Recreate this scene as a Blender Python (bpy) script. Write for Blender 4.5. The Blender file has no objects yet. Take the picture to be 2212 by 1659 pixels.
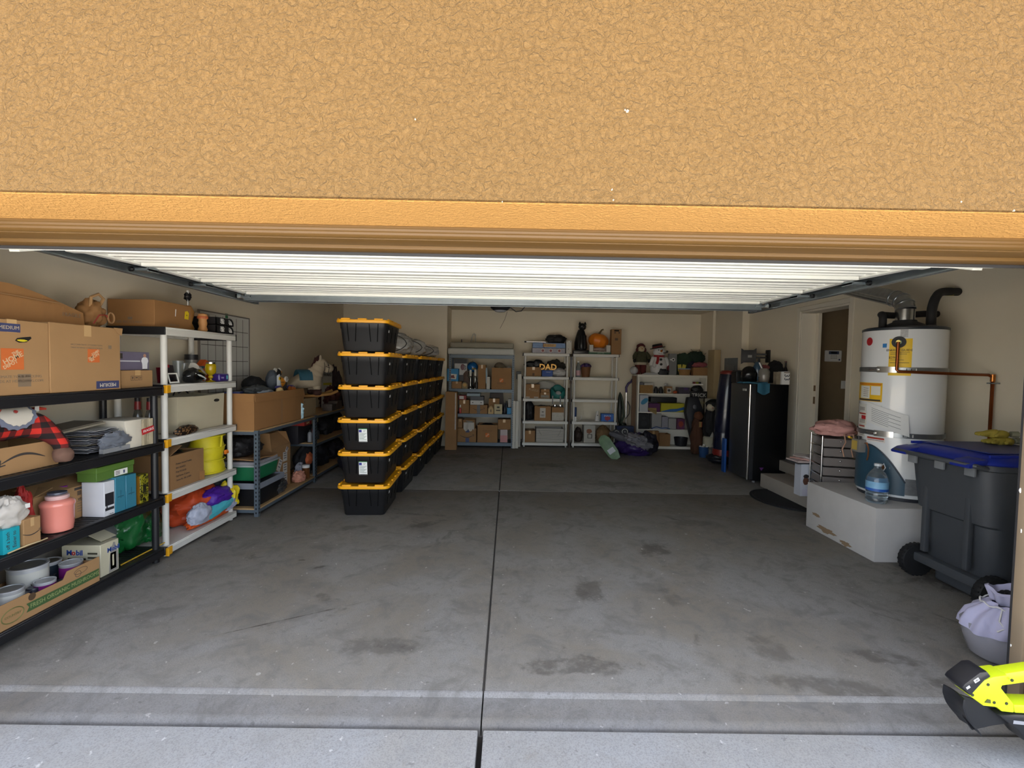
import bpy, bmesh, math, random
from mathutils import Vector, Matrix, noise
random.seed(7)
scene = bpy.context.scene
R_ = math.radians
PI = math.pi
# ---------------------------------------------------------------- camera
FPX, IW, IH, CAMH = 1000.0, 2212.0, 1659.0, 1.58
ROT = (Matrix.Rotation(-math.atan(6.7/FPX), 3, 'Z') @ Matrix.Rotation(PI/2-math.atan(39.4/FPX), 3, 'X')
       @ Matrix.Rotation(0.018, 3, 'Z'))
cam_data = bpy.data.cameras.new('camera')
cam_data.sensor_fit = 'HORIZONTAL'
cam_data.sensor_width = 36.0
cam_data.lens = 36.0*FPX/IW
cam_data.clip_start = 0.05
cam_data.clip_end = 300
cam = bpy.data.objects.new('camera', cam_data)
cam.matrix_world = Matrix.Translation((0, 0, CAMH)) @ ROT.to_4x4()
scene.collection.objects.link(cam)
scene.camera = cam
# ---------------------------------------------------------------- sky, sun, exposure
scene.view_settings.view_transform = 'Standard'
scene.view_settings.look = 'None'
scene.view_settings.gamma = 1.0
scene.view_settings.use_curve_mapping = False
scene.view_settings.exposure = 1.92
scene.cycles.max_bounces = 16
scene.cycles.diffuse_bounces = 10
world = bpy.data.worlds.new('sky')
scene.world = world
world.use_nodes = True
wn = world.node_tree
wn.nodes.clear()
w_out = wn.nodes.new('ShaderNodeOutputWorld')
w_bg = wn.nodes.new('ShaderNodeBackground')
w_sky = wn.nodes.new('ShaderNodeTexSky')
w_sky.sky_type = 'NISHITA'
w_sky.sun_disc = False
w_sky.sun_elevation = R_(80)
w_sky.sun_rotation = R_(20)
w_sky.air_density = 1.0
w_sky.dust_density = 2.0
w_bg.inputs['Strength'].default_value = 0.26
w_hs = wn.nodes.new('ShaderNodeHueSaturation')
w_hs.inputs['Saturation'].default_value = 0.5
wn.links.new(w_sky.outputs[0], w_hs.inputs['Color'])
wn.links.new(w_hs.outputs[0], w_bg.inputs['Color'])
wn.links.new(w_bg.outputs[0], w_out.inputs['Surface'])
sun_data = bpy.data.lights.new('sun', 'SUN')
sun_data.energy = 11.0
sun_data.color = (1.0, 0.93, 0.82)
sun_data.angle = R_(0.6)
sun = bpy.data.objects.new('sun', sun_data)
sun.location = (4, 12, 14)
SUN_DIR = Vector((math.sin(R_(20))*math.cos(R_(80)), math.cos(R_(20))*math.cos(R_(80)), math.sin(R_(80))))
sun.rotation_euler = SUN_DIR.to_track_quat('Z', 'Y').to_euler()
scene.collection.objects.link(sun)

# ---------------------------------------------------------------- helpers
COL = scene.collection
def lin(c):
    if isinstance(c, str):
        c = c.lstrip('#'); c = [int(c[i:i+2], 16)/255 for i in (0, 2, 4)]
    return tuple(x/12.92 if x <= .04045 else ((x+.055)/1.055)**2.4 for x in c)
_mats = {}
def M(col, rough=.6, metal=0.0, var=.08, scale=9.0, bump=0.0, bscale=60.0, spec=.5, alpha=1.0, trans=0.0, detail=3.0, coat=0.0):
    """procedural principled material: colour broken by noise, optional fine relief"""
    key = (col, rough, metal, var, scale, bump, bscale, spec, alpha, trans, detail, coat)
    if key in _mats: return _mats[key]
    m = bpy.data.materials.new('surface_' + str(len(_mats)))
    m.use_nodes = True
    nt = m.node_tree; N = nt.nodes; L = nt.links
    b = N['Principled BSDF']
    c = lin(col)
    tc = N.new('ShaderNodeTexCoord')
    nz = N.new('ShaderNodeTexNoise'); nz.inputs['Scale'].default_value = scale; nz.inputs['Detail'].default_value = detail
    L.new(tc.outputs['Object'], nz.inputs['Vector'])
    mx = N.new('ShaderNodeMix'); mx.data_type = 'RGBA'
    mx.inputs['A'].default_value = (*[x*(1-var) for x in c], 1)
    mx.inputs['B'].default_value = (*[min(1, x*(1+var)) for x in c], 1)
    L.new(nz.outputs['Fac'], mx.inputs['Factor'])
    L.new(mx.outputs['Result'], b.inputs['Base Color'])
    b.inputs['Roughness'].default_value = rough
    b.inputs['Metallic'].default_value = metal
    b.inputs['Specular IOR Level'].default_value = spec
    b.inputs['Alpha'].default_value = alpha
    b.inputs['Transmission Weight'].default_value = trans
    b.inputs['Coat Weight'].default_value = coat
    if bump:
        n2 = N.new('ShaderNodeTexNoise'); n2.inputs['Scale'].default_value = bscale; n2.inputs['Detail'].default_value = 3
        L.new(tc.outputs['Object'], n2.inputs['Vector'])
        bp = N.new('ShaderNodeBump'); bp.inputs['Strength'].default_value = bump; bp.inputs['Distance'].default_value = .004
        L.new(n2.outputs['Fac'], bp.inputs['Height'])
        L.new(bp.outputs['Normal'], b.inputs['Normal'])
    _mats[key] = m
    return m
def CL(col, rough=.6, var=.12, strength=.7, scale=14.0, coat=0.0):
    """creased cloth or film"""
    key = ('cloth', col, rough, var, strength, scale, coat)
    if key in _mats: return _mats[key]
    m = M(col, rough, var=var, scale=scale*.6, coat=coat).copy(); m.name = 'cloth_' + str(len(_mats))
    N = m.node_tree.nodes; L = m.node_tree.links; b = N['Principled BSDF']
    tc = N.new('ShaderNodeTexCoord'); n = N.new('ShaderNodeTexNoise')
    n.noise_type = 'RIDGED_MULTIFRACTAL'; n.inputs['Scale'].default_value = scale; n.inputs['Detail'].default_value = 2; n.inputs['Distortion'].default_value = .6
    L.new(tc.outputs['Object'], n.inputs['Vector'])
    bp = N.new('ShaderNodeBump'); bp.inputs['Strength'].default_value = strength; bp.inputs['Distance'].default_value = .012
    L.new(n.outputs['Fac'], bp.inputs['Height']); L.new(bp.outputs['Normal'], b.inputs['Normal'])
    _mats[key] = m
    return m
def nodes_of(name):
    m = bpy.data.materials.new(name); m.use_nodes = True
    return m, m.node_tree.nodes, m.node_tree.links, m.node_tree.nodes['Principled BSDF']

def curve(pts, n=6):
    """smooth path through points"""
    P = [Vector(p) for p in pts]; out = []
    for i in range(len(P)-1):
        a, b, c, d = P[max(i-1,0)], P[i], P[i+1], P[min(i+2,len(P)-1)]
        for k in range(n):
            t = k/n
            out.append(.5*((2*b)+(c-a)*t+(2*a-5*b+4*c-d)*t*t+(3*b-a-3*c+d)*t**3))
    return out+[P[-1]]
class B:
    """collects shapes into one mesh"""
    def __init__(s): s.v = []; s.f = []
    def add(s, vs, fs, mtx=None):
        o = len(s.v)
        for p in vs:
            p = Vector(p)
            if mtx is not None: p = mtx @ p
            s.v.append(tuple(p))
        s.f += [tuple(i+o for i in f) for f in fs]
        return s
    def box(s, x0, x1, y0, y1, z0, z1, mtx=None):
        vs = [(x0,y0,z0),(x1,y0,z0),(x1,y1,z0),(x0,y1,z0),(x0,y0,z1),(x1,y0,z1),(x1,y1,z1),(x0,y1,z1)]
        return s.add(vs, [(3,2,1,0),(4,5,6,7),(0,1,5,4),(1,2,6,5),(2,3,7,6),(3,0,4,7)], mtx)
    def cbox(s, c, sz, rot=(0,0,0)):
        m = Matrix.Translation(c)
        if rot != (0,0,0):
            from mathutils import Euler
            m = m @ Euler(rot).to_matrix().to_4x4()
        return s.box(-sz[0]/2, sz[0]/2, -sz[1]/2, sz[1]/2, -sz[2]/2, sz[2]/2, m)
    def taper(s, w0, d0, w1, d1, z0, z1, cx=0, cy=0):
        vs = [(cx-w0/2,cy-d0/2,z0),(cx+w0/2,cy-d0/2,z0),(cx+w0/2,cy+d0/2,z0),(cx-w0/2,cy+d0/2,z0),
              (cx-w1/2,cy-d1/2,z1),(cx+w1/2,cy-d1/2,z1),(cx+w1/2,cy+d1/2,z1),(cx-w1/2,cy+d1/2,z1)]
        return s.add(vs, [(3,2,1,0),(4,5,6,7),(0,1,5,4),(1,2,6,5),(2,3,7,6),(3,0,4,7)])
    def loft(s, rings, cap0=True, cap1=True, close=True):
        n = len(rings[0]); vs = [p for r in rings for p in r]; fs = []
        for k in range(len(rings)-1):
            for i in range(n if close else n-1):
                j = (i+1) % n
                fs.append((k*n+i, k*n+j, (k+1)*n+j, (k+1)*n+i))
        if cap0: fs.append(tuple(range(n-1, -1, -1)))
        if cap1: fs.append(tuple((len(rings)-1)*n+i for i in range(n)))
        return s.add(vs, fs)
    def cyl(s, p0, p1, r0, r1=None, n=16, cap=True):
        r1 = r0 if r1 is None else r1
        p0 = Vector(p0); p1 = Vector(p1); d = (p1-p0).normalized()
        q = d.to_track_quat('Z', 'Y').to_matrix()
        ring = lambda p, r: [tuple(p + q @ Vector((r*math.cos(2*PI*i/n), r*math.sin(2*PI*i/n), 0))) for i in range(n)]
        return s.loft([ring(p0, r0), ring(p1, r1)], cap, cap)
    def lathe(s, prof, n=24, c=(0,0,0), cap0=True, cap1=True, sx=1, sy=1):
        return s.loft([[(c[0]+sx*r*math.cos(2*PI*i/n), c[1]+sy*r*math.sin(2*PI*i/n), c[2]+z) for i in range(n)] for r, z in prof], cap0, cap1)
    def tube(s, pts, r, n=8, cap=True):
        pts = [Vector(p) for p in pts]; rings = []; up = None
        for i, p in enumerate(pts):
            d = (pts[min(i+1, len(pts)-1)] - pts[max(i-1, 0)]).normalized()
            if up is None:
                up = Vector((0,0,1)) if abs(d.z) < .9 else Vector((1,0,0))
            a = d.cross(up).normalized(); up = a.cross(d).normalized()
            rr = r[i] if isinstance(r, (list, tuple)) else r
            rings.append([tuple(p + a*rr*math.cos(2*PI*k/n) + up*rr*math.sin(2*PI*k/n)) for k in range(n)])
        return s.loft(rings, cap, cap)
    def prism(s, poly, a0, a1, axis='z'):
        def P(u, v, a): return (u, v, a) if axis == 'z' else ((u, a, v) if axis == 'y' else (a, u, v))
        n = len(poly)
        vs = [P(u, v, a0) for u, v in poly] + [P(u, v, a1) for u, v in poly]
        return s.add(vs, [tuple(range(n-1,-1,-1)), tuple(range(n, 2*n))] + [(i,(i+1)%n,n+(i+1)%n,n+i) for i in range(n)])
    def blob(s, c, r, seed=0, amp=.12, freq=2.0, nu=24, nv=14, flat=None, rot=None, fold=0.0):
        """lumpy closed body: soft goods, plush, bags"""
        rings = []
        m = Matrix.Identity(3) if rot is None else rot
        for j in range(nv+1):
            th = PI*(j/nv)
            th = min(max(th, .04), PI-.04)
            ring = []
            for i in range(nu):
                ph = 2*PI*i/nu
                d = Vector((math.sin(th)*math.cos(ph), math.sin(th)*math.sin(ph), math.cos(th)))
                k = 1 + amp*noise.noise(d*freq + Vector((seed*3.7, seed*1.3, seed)))
                if fold:
                    q = d*freq*1.8 + Vector((seed, 9.1, seed*2.2))
                    q = q + noise.noise_vector(q*.8)*.7
                    k += fold*(1-2.2*abs(noise.noise(q))) + fold*.5*(1-2.2*abs(noise.noise(q*2.3)))
                p = Vector((d.x*r[0]*k, d.y*r[1]*k, d.z*r[2]*k))
                if flat is not None: p.z = max(p.z, -flat*r[2])
                p = m @ p
                ring.append((c[0]+p.x, c[1]+p.y, c[2]+p.z))
            rings.append(ring)
        rings.reverse()
        return s.loft(rings)
    def sheet(s, fn, nu, nv, th=.003):
        """two-sided thin sheet from fn(u,v) -> point"""
        P = [[Vector(fn(i/nu, j/nv)) for i in range(nu+1)] for j in range(nv+1)]
        top = []; bot = []
        for j in range(nv+1):
            for i in range(nu+1):
                du = P[j][min(i+1,nu)]-P[j][max(i-1,0)]; dv = P[min(j+1,nv)][i]-P[max(j-1,0)][i]
                n = du.cross(dv); n = n.normalized() if n.length > 1e-9 else Vector((0,0,1))
                top.append(tuple(P[j][i]+n*th/2)); bot.append(tuple(P[j][i]-n*th/2))
        k = (nu+1)*(nv+1); fs = []
        ix = lambda i, j: j*(nu+1)+i
        for j in range(nv):
            for i in range(nu):
                a,b,c,d = ix(i,j),ix(i+1,j),ix(i+1,j+1),ix(i,j+1)
                fs.append((a,b,c,d)); fs.append((k+d,k+c,k+b,k+a))
        edge = [ix(i,0) for i in range(nu)]+[ix(nu,j) for j in range(nv)]+[ix(i,nv) for i in range(nu,0,-1)]+[ix(0,j) for j in range(nv,0,-1)]
        for a, b in zip(edge, edge[1:]+edge[:1]): fs.append((b, a, k+a, k+b))
        return s.add(top+bot, fs)
    def mesh(s, name):
        me = bpy.data.meshes.new(name); me.from_pydata(s.v, [], s.f); me.update(); return me
    def build(s, name, mat, parent=None, smooth=False, bevel=0.0, seg=2, sub=0, loc=None, rot=None):
        me = s.mesh(name)
        bm = bmesh.new(); bm.from_mesh(me)
        bmesh.ops.recalc_face_normals(bm, faces=bm.faces)
        bm.to_mesh(me); bm.free()
        if bevel:
            bm = bmesh.new(); bm.from_mesh(me)
            es = [e for e in bm.edges if len(e.link_faces) == 2 and e.calc_face_angle(0) > .6]
            bmesh.ops.bevel(bm, geom=es, offset=bevel, segments=seg, affect='EDGES', profile=.6)
            bm.to_mesh(me); bm.free()
        o = bpy.data.objects.new(name, me)
        me.materials.append(mat)
        if smooth or bevel:
            for p in me.polygons: p.use_smooth = True
            try: me.set_sharp_from_angle(angle=R_(50 if smooth else 40))
            except Exception: pass
        if sub:
            md = o.modifiers.new('sub', 'SUBSURF'); md.levels = sub; md.render_levels = sub
        COL.objects.link(o)
        if parent is not None: o.parent = parent
        if loc is not None: o.location = loc
        if rot is not None: o.rotation_euler = rot
        return o
def tag(o, label, cat, group=None):
    o['label'] = label; o['category'] = cat
    if group: o['group'] = group
    return o
def thing(name, label, cat, loc=(0,0,0), rz=0.0, group=None, rot=None):
    o = bpy.data.objects.new(name, None); o.empty_display_size = .05
    COL.objects.link(o); o.location = loc
    o.rotation_euler = rot if rot is not None else (0, 0, rz)
    return tag(o, label, cat, group)
def struct(o): o['kind'] = 'structure'; return o
def stuff(o): o['kind'] = 'stuff'; return o
def copy_tree(o, parent=None, label=None, loc=None):
    c = o.copy(); COL.objects.link(c); c.parent = parent
    if label: c['label'] = label
    if loc is not None: c.location = loc
    for ch in list(o.children): copy_tree(ch, c)
    return c
def share(o, parent=None, loc=None, rot=None):
    """another copy of one mesh part"""
    c = o.copy(); COL.objects.link(c)
    if parent is not None: c.parent = parent
    if loc is not None: c.location = loc
    if rot is not None: c.rotation_euler = rot
    return c
def text(parent, s, size, mat, loc, rot=(PI/2,0,0), name='lettering', align='CENTER', sx=1.0, bold=0.0, shear=0.0):
    cu = bpy.data.curves.new('t', 'FONT'); cu.body = s; cu.size = size; cu.align_x = align; cu.align_y = 'CENTER'
    cu.resolution_u = 2; cu.extrude = .0004; cu.offset = bold; cu.shear = shear
    t = bpy.data.objects.new('t', cu)
    me = bpy.data.meshes.new_from_object(t)
    bpy.data.objects.remove(t); bpy.data.curves.remove(cu)
    me.materials.clear(); me.materials.append(mat)
    o = bpy.data.objects.new(name, me); COL.objects.link(o); o.parent = parent
    o.location = loc; o.rotation_euler = rot; o.scale = (sx, 1, 1)
    return o
# points of the place seen along a photo ray: on the plane Y, X or Z
def ray(u, v): return ROT @ Vector(((u-IW/2)/FPX, -(v-IH/2)/FPX, -1.0))
def pY(u, v, y): d = ray(u, v); return Vector((0,0,CAMH)) + d*(y/d.y)
def pX(u, v, x): d = ray(u, v); return Vector((0,0,CAMH)) + d*(x/d.x)
def pZ(u, v, z=0.0): d = ray(u, v); return Vector((0,0,CAMH)) + d*((z-CAMH)/d.z)
def decal(parent, name, mat, x, z, w, h, y, tilt=0.0, th=.0012):
    """a printed label lying on a front (-Y) face"""
    o = B().box(-w/2, w/2, -th, 0, -h/2, h/2).build(name, mat, parent)
    o.location = (x, y, z); o.rotation_euler = (0, tilt, 0)
    return o
# ---------------------------------------------------------------- materials of the building
def concrete(name, base, dark, stains, speck=True, mott=1.0):
    m, N, L, b = nodes_of(name)
    tc = N.new('ShaderNodeTexCoord')
    def nz(scale, detail=4, rough=.55, dist=0.0):
        n = N.new('ShaderNodeTexNoise'); n.inputs['Scale'].default_value = scale; n.inputs['Detail'].default_value = detail
        n.inputs['Roughness'].default_value = rough; n.inputs['Distortion'].default_value = dist
        L.new(tc.outputs['Object'], n.inputs['Vector']); return n
    def ramp(src, a, c):
        r = N.new('ShaderNodeMapRange'); r.inputs['From Min'].default_value = a; r.inputs['From Max'].default_value = c
        r.interpolation_type = 'SMOOTHSTEP'
        L.new(src, r.inputs['Value']); return r.outputs['Result']
    def mix(fac, A, Bc):
        x = N.new('ShaderNodeMix'); x.data_type = 'RGBA'
        if isinstance(fac, float): x.inputs['Factor'].default_value = fac
        else: L.new(fac, x.inputs['Factor'])
        for k, v in (('A', A), ('B', Bc)):
            if isinstance(v, tuple): x.inputs[k].default_value = (*v, 1)
            else: L.new(v, x.inputs[k])
        return x.outputs['Result']
    def mul(a, bb):
        x = N.new('ShaderNodeMath'); x.operation = 'MULTIPLY'
        for i, v in enumerate((a, bb)):
            if isinstance(v, float): x.inputs[i].default_value = v
            else: L.new(v, x.inputs[i])
        return x.outputs[0]
    c0 = lin(base); c1 = lin(dark)
    col = mix(ramp(nz(1.1, 5, .6, .6).outputs['Fac'], .38, .66), (c0[0]*.98,c0[1]*1.0,c0[2]*1.04), tuple(c*(1-(1-f)*mott) for c, f in zip(c0, (.86,.81,.73))))
    col = mix(ramp(nz(4.5, 6, .7, .6).outputs['Fac'], .47, .70), col, tuple(a*(1-.38*mott) for a in c0))
    col = mix(mul(ramp(nz(13, 6, .75, .8).outputs['Fac'], .48, .68), .6), col, tuple(a*(1-.34*mott) for a in c0))
    col = mix(mul(ramp(nz(2.3, 6, .7, 1.2).outputs['Fac'], .60, .70), .55), col, c1)
    warp = nz(4.0, 8, .7, .3)
    for (sx, sy, rx, ry, ang, st) in stains:
        mp = N.new('ShaderNodeMapping'); mp.vector_type = 'TEXTURE'
        mp.inputs['Location'].default_value = (sx, sy, 0); mp.inputs['Rotation'].default_value = (0, 0, ang)
        mp.inputs['Scale'].default_value = (rx, ry, 1)
        L.new(tc.outputs['Object'], mp.inputs['Vector'])
        ln = N.new('ShaderNodeVectorMath'); ln.operation = 'LENGTH'; L.new(mp.outputs[0], ln.inputs[0])
        ad = N.new('ShaderNodeMath'); ad.operation = 'MULTIPLY_ADD'
        L.new(warp.outputs['Fac'], ad.inputs[0]); ad.inputs[1].default_value = 3.0; L.new(ln.outputs['Value'], ad.inputs[2])
        f = mul(mul(ramp(ad.outputs[0], 2.34, 1.92), ramp(nz(9, 6, .7).outputs['Fac'], .30, .55)), st*1.15)
        col = mix(f, col, c1)
    if speck:
        col = mix(mul(ramp(nz(30, 3, .6).outputs['Fac'], .665, .70), .75), col, tuple(a*.55 for a in c0))
        col = mix(mul(ramp(nz(23, 2, .5, .3).outputs['Fac'], .71, .74), .8), col, tuple(min(1, a*1.7) for a in c0))
        col = mix(mul(ramp(nz(7, 7, .75, 1.5).outputs['Fac'], .63, .68), .5), col, tuple(min(1, a*1.35) for a in c0))
    fine = nz(160, 3, .6)
    col = mix(mul(ramp(fine.outputs['Fac'], .42, .68), .55), col, tuple(a*.55 for a in c0))
    L.new(col, b.inputs['Base Color'])
    rr = N.new('ShaderNodeMapRange'); rr.inputs['To Min'].default_value = .55; rr.inputs['To Max'].default_value = .85
    L.new(warp.outputs['Fac'], rr.inputs['Value']); L.new(rr.outputs[0], b.inputs['Roughness'])
    bp = N.new('ShaderNodeBump'); bp.inputs['Strength'].default_value = .25; bp.inputs['Distance'].default_value = .004
    L.new(nz(45, 6, .7).outputs['Fac'], bp.inputs['Height']); L.new(bp.outputs['Normal'], b.inputs['Normal'])
    return m
STAINS = []
for u, v, rx, ry, ang, st in [(1410,1190,.22,.16,.3,.6),(1275,1280,.14,.3,.1,.5),(1450,1290,.10,.16,0,.35),(905,1135,.34,.10,.5,.55),(880,1110,.5,.05,-.1,.5),
        (1190,1005,.45,.22,0,.55),(760,1140,.18,.09,.4,.5),(820,1395,.35,.12,.1,.45),(1230,1440,.40,.10,0,.55),(1660,1400,.16,.22,.2,.4),(1790,1480,.5,.10,-.1,.5),
        (2050,1480,.3,.10,-.2,.5),(2040,1240,.5,.35,.3,.7),(1900,1420,.35,.08,-.2,.5),(480,1165,.10,.10,.6,.6),(690,1225,.08,.03,.6,.7),(610,1340,.6,.012,.5,.8),(650,1210,.06,.03,0,.7),
        (1500,1130,.25,.12,0,.35),(1330,1045,.5,.2,0,.4),(700,1290,.05,.10,.9,.45),(330,1325,.3,.08,.4,.3),(1000,985,.6,.3,0,.45),(1560,1010,.7,.3,0,.4)]:
    p = pZ(u, v); STAINS.append((p.x, p.y, rx, ry, ang, st))
MAT_FLOOR = concrete('garage_concrete', '#86827b', '#403932', STAINS)
MAT_DRIVE = concrete('driveway_concrete', '#a6a6a4', '#938c80', [], mott=.35)
MAT_LIP = concrete('apron_concrete', '#7d7a76', '#524d47', [])

def stucco_mat(name, col, strength, scale):
    m, N, L, b = nodes_of(name)
    tc = N.new('ShaderNodeTexCoord')
    n1 = N.new('ShaderNodeTexNoise'); n1.inputs['Scale'].default_value = scale; n1.inputs['Detail'].default_value = 4; n1.inputs['Distortion'].default_value = .9
    L.new(tc.outputs['Object'], n1.inputs['Vector'])
    n2 = N.new('ShaderNodeTexNoise'); n2.inputs['Scale'].default_value = 1.6; n2.inputs['Detail'].default_value = 3
    L.new(tc.outputs['Object'], n2.inputs['Vector'])
    r = N.new('ShaderNodeMapRange'); r.interpolation_type = 'SMOOTHSTEP'
    r.inputs['From Min'].default_value = .30; r.inputs['From Max'].default_value = .72
    L.new(n1.outputs['Fac'], r.inputs['Value'])
    n3 = N.new('ShaderNodeTexNoise'); n3.inputs['Scale'].default_value = scale*2.6; n3.inputs['Detail'].default_value = 4; n3.inputs['Distortion'].default_value = .5
    L.new(tc.outputs['Object'], n3.inputs['Vector'])
    ad = N.new('ShaderNodeMath'); ad.operation = 'MULTIPLY_ADD'; ad.inputs[1].default_value = 1.1
    L.new(n3.outputs['Fac'], ad.inputs[0]); L.new(r.outputs['Result'], ad.inputs[2])
    bp = N.new('ShaderNodeBump'); bp.inputs['Strength'].default_value = strength; bp.inputs['Distance'].default_value = .011
    L.new(ad.outputs[0], bp.inputs['Height']); L.new(bp.outputs['Normal'], b.inputs['Normal'])
    c = lin(col)
    mx = N.new('ShaderNodeMix'); mx.data_type = 'RGBA'
    mx.inputs['A'].default_value = (*[x*.92 for x in c], 1); mx.inputs['B'].default_value = (*[min(1, x*1.06) for x in c], 1)
    L.new(n2.outputs['Fac'], mx.inputs['Factor']); L.new(mx.outputs['Result'], b.inputs['Base Color'])
    b.inputs['Roughness'].default_value = .9; b.inputs['Specular IOR Level'].default_value = .2
    return m
MAT_STUCCO = stucco_mat('rough_stucco', '#87683f', 1.0, 46)
MAT_SOFFIT = stucco_mat('smooth_stucco', '#c79656', .5, 55)  # paler than the wall face: warm driveway bounce put into the colour
MAT_TRIM = M('#664b25', .45, var=.06, scale=4, bump=.08, bscale=30)
MAT_WALL = M('#d9cfba', .85, var=.03, scale=3, bump=.15, bscale=120)
MAT_CREAM = M('#d8d0bf', .6, var=.03)
MAT_GALV = M('#8e979c', .38, .85, var=.18, scale=14)
MAT_WHITE_STEEL = M('#eeeee6', .4, var=.03)
MAT_BLACKP = M('#17171a', .5, var=.15)
MAT_CARD = M('#a07c53', .85, var=.10, scale=6, bump=.05, bscale=90)
MAT_CARD2 = M('#966c40', .85, var=.10, scale=6, bump=.05, bscale=90)
MAT_CARD3 = M('#8f6b45', .85, var=.12, scale=6)
MAT_INK = M('#3a3431', .7, var=.1)
MAT_WHITE = M('#e9e7e2', .55, var=.04)
MAT_CHROME = M('#d8d8d8', .18, 1.0, var=.03)
MAT_TAPE = M('#c4a172', .25, var=.05, coat=.3)

# ---------------------------------------------------------------- ground and slabs
JX = -0.097
def slab(name, x0, x1, y0, y1, z, mat, parent, bev=.012):
    b = B().box(x0, x1, y0, y1, z-.09, z)
    return b.build(name, mat, parent, bevel=bev, seg=2)
floor = struct(B().box(-3.4, 4.3, 2.192, 9.9, -.30, -.016).box(-3.4, 4.3, 2.0, 2.1919, -.30, -.075).build('floor', M('#4a4744', .9)))
slab('concrete_slab', -3.35, JX-.005, 2.19, 5.797, 0, MAT_FLOOR, floor)
slab('concrete_slab', JX+.005, 4.25, 2.19, 5.797, 0, MAT_FLOOR, floor)
slab('concrete_slab', -3.35, JX-.006, 5.803, 9.85, 0, MAT_FLOOR, floor, .004)
slab('concrete_slab', JX+.006, 4.25, 5.803, 9.85, 0, MAT_FLOOR, floor, .004)
B().box(-3.35, 4.25, 5.7965, 5.8035, -.0159, -.0015).build('joint_strip', M('#8f8c86', .9), floor)
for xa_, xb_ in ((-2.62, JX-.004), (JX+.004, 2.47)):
    B().prism([(2.1885,-.0005),(2.180,-.0022),(2.158,-.0115),(2.158,-.0125),(2.180,-.0032),(2.1885,-.0015)], xa_, xb_, 'x').build('pale_edge', concrete('pale_concrete', '#8d8a86', '#6b665f', []), floor)  # thin strip of paler concrete along the apron's inner bevel
for x0, x1 in ((-2.62, JX-.003), (JX+.003, 2.47)):
    b = B().prism([(2.003,-.09),(2.1895,-.09),(2.1895,-.001),(2.180,-.003),(2.155,-.013),(2.045,-.016),(2.030,-.019),(2.008,-.030),(2.003,-.038)], x0, x1, 'x')
    b.build('apron_slab', MAT_LIP, floor, bevel=.003)
drive = struct(B().box(-14, 14, -16, 2.0, -.40, -.075).build('driveway_base', M('#2a2725', .95)))
for x0, x1 in ((-7.0, JX-.012), (JX+.012, 7.0)):
    for y0, y1 in ((-9.0, -3.02), (-3.0, 1.966)):
        slab('driveway_slab', x0, x1, y0, y1, -.015, MAT_DRIVE, drive, .006)
ground = struct(B().box(-60, 60, -70, 2.2, -.62, -.401).build('ground', M('#a59a88', .95, var=.1, scale=1)))

# ---------------------------------------------------------------- building shell
XL, XR, XR2, XR3 = -3.2, 4.12, 4.0, 3.95
SOF, HEAD, JAMBL, JAMBR = 2.146, 2.085, -2.55, 2.37
YF, YT, YI = 1.61, 1.95, 2.27      # stucco face, trim face, inside face
# front wall: header and two sides
fw = struct(B().box(-6, 6, YF, YI, SOF, 3.7).build('wall_front', MAT_STUCCO))
B().box(-6, 6, YF+.02, YT, SOF-.004, SOF).build('soffit_band', MAT_SOFFIT, fw)
B().box(-6, JAMBL-.12, YF, YI, -.08, SOF-.004).build('wall_pier', MAT_STUCCO, fw)
B().box(JAMBR+.20, 6, YF, YI, -.08, SOF-.004).build('wall_pier', MAT_STUCCO, fw)
rnd = random.Random(3)
for u, v, s in [(1355,240,.010),(897,258,.006),(1322,410,.006),(1325,432,.005),(1350,238,.005),(1085,436,.004),(2076,436,.005),(2190,455,.006)]:
    p = pY(u, v, YF-.001)
    B().blob((0,0,0), (s*.45, .003, s*.45), seed=u, amp=1.1, freq=2.5, nu=10, nv=6).build('paint_fleck', M('#d9cdb8',.8), fw, loc=p)
# header trim: brick mould, jamb board, stop with weather seal
def header_piece(name, poly, mat):
    return B().prism(poly, JAMBL-.12, JAMBR+.20, 'x').build(name, mat, trim, bevel=.003)
trim = struct(bpy.data.objects.new('trim_1', None)); COL.objects.link(trim)
z0 = SOF
header_piece('brick_mould', [(YT-.035,z0),(YT-.035,z0-.012),(YT-.028,z0-.016),(YT-.026,z0-.024),(YT-.018,z0-.028),(YT-.016,z0-.036),(YT-.006,z0-.042),(YT+.012,z0-.046),(YT+.012,z0)], MAT_TRIM)
header_piece('jamb_board', [(YT+.0121,z0),(YT+.0121,z0-.048),(YT+.105,z0-.050),(YT+.105,z0)], MAT_TRIM)
header_piece('door_stop', [(YT+.106,z0),(YT+.106,z0-.064),(YT+.150,z0-.070),(YT+.158,z0-.066),(YT+.158,z0)], MAT_TRIM)
header_piece('weather_seal', [(YT+.159,z0),(YT+.159,z0-.060),(YT+.166,z0-.080),(YT+.172,z0-.080),(YT+.172,z0)], M('#2b2a2c', .7))
header_piece('header_filler', [(YT+.173,z0),(YT+.173,z0-.02),(YI,z0-.02),(YI,z0)], MAT_CREAM)
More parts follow.
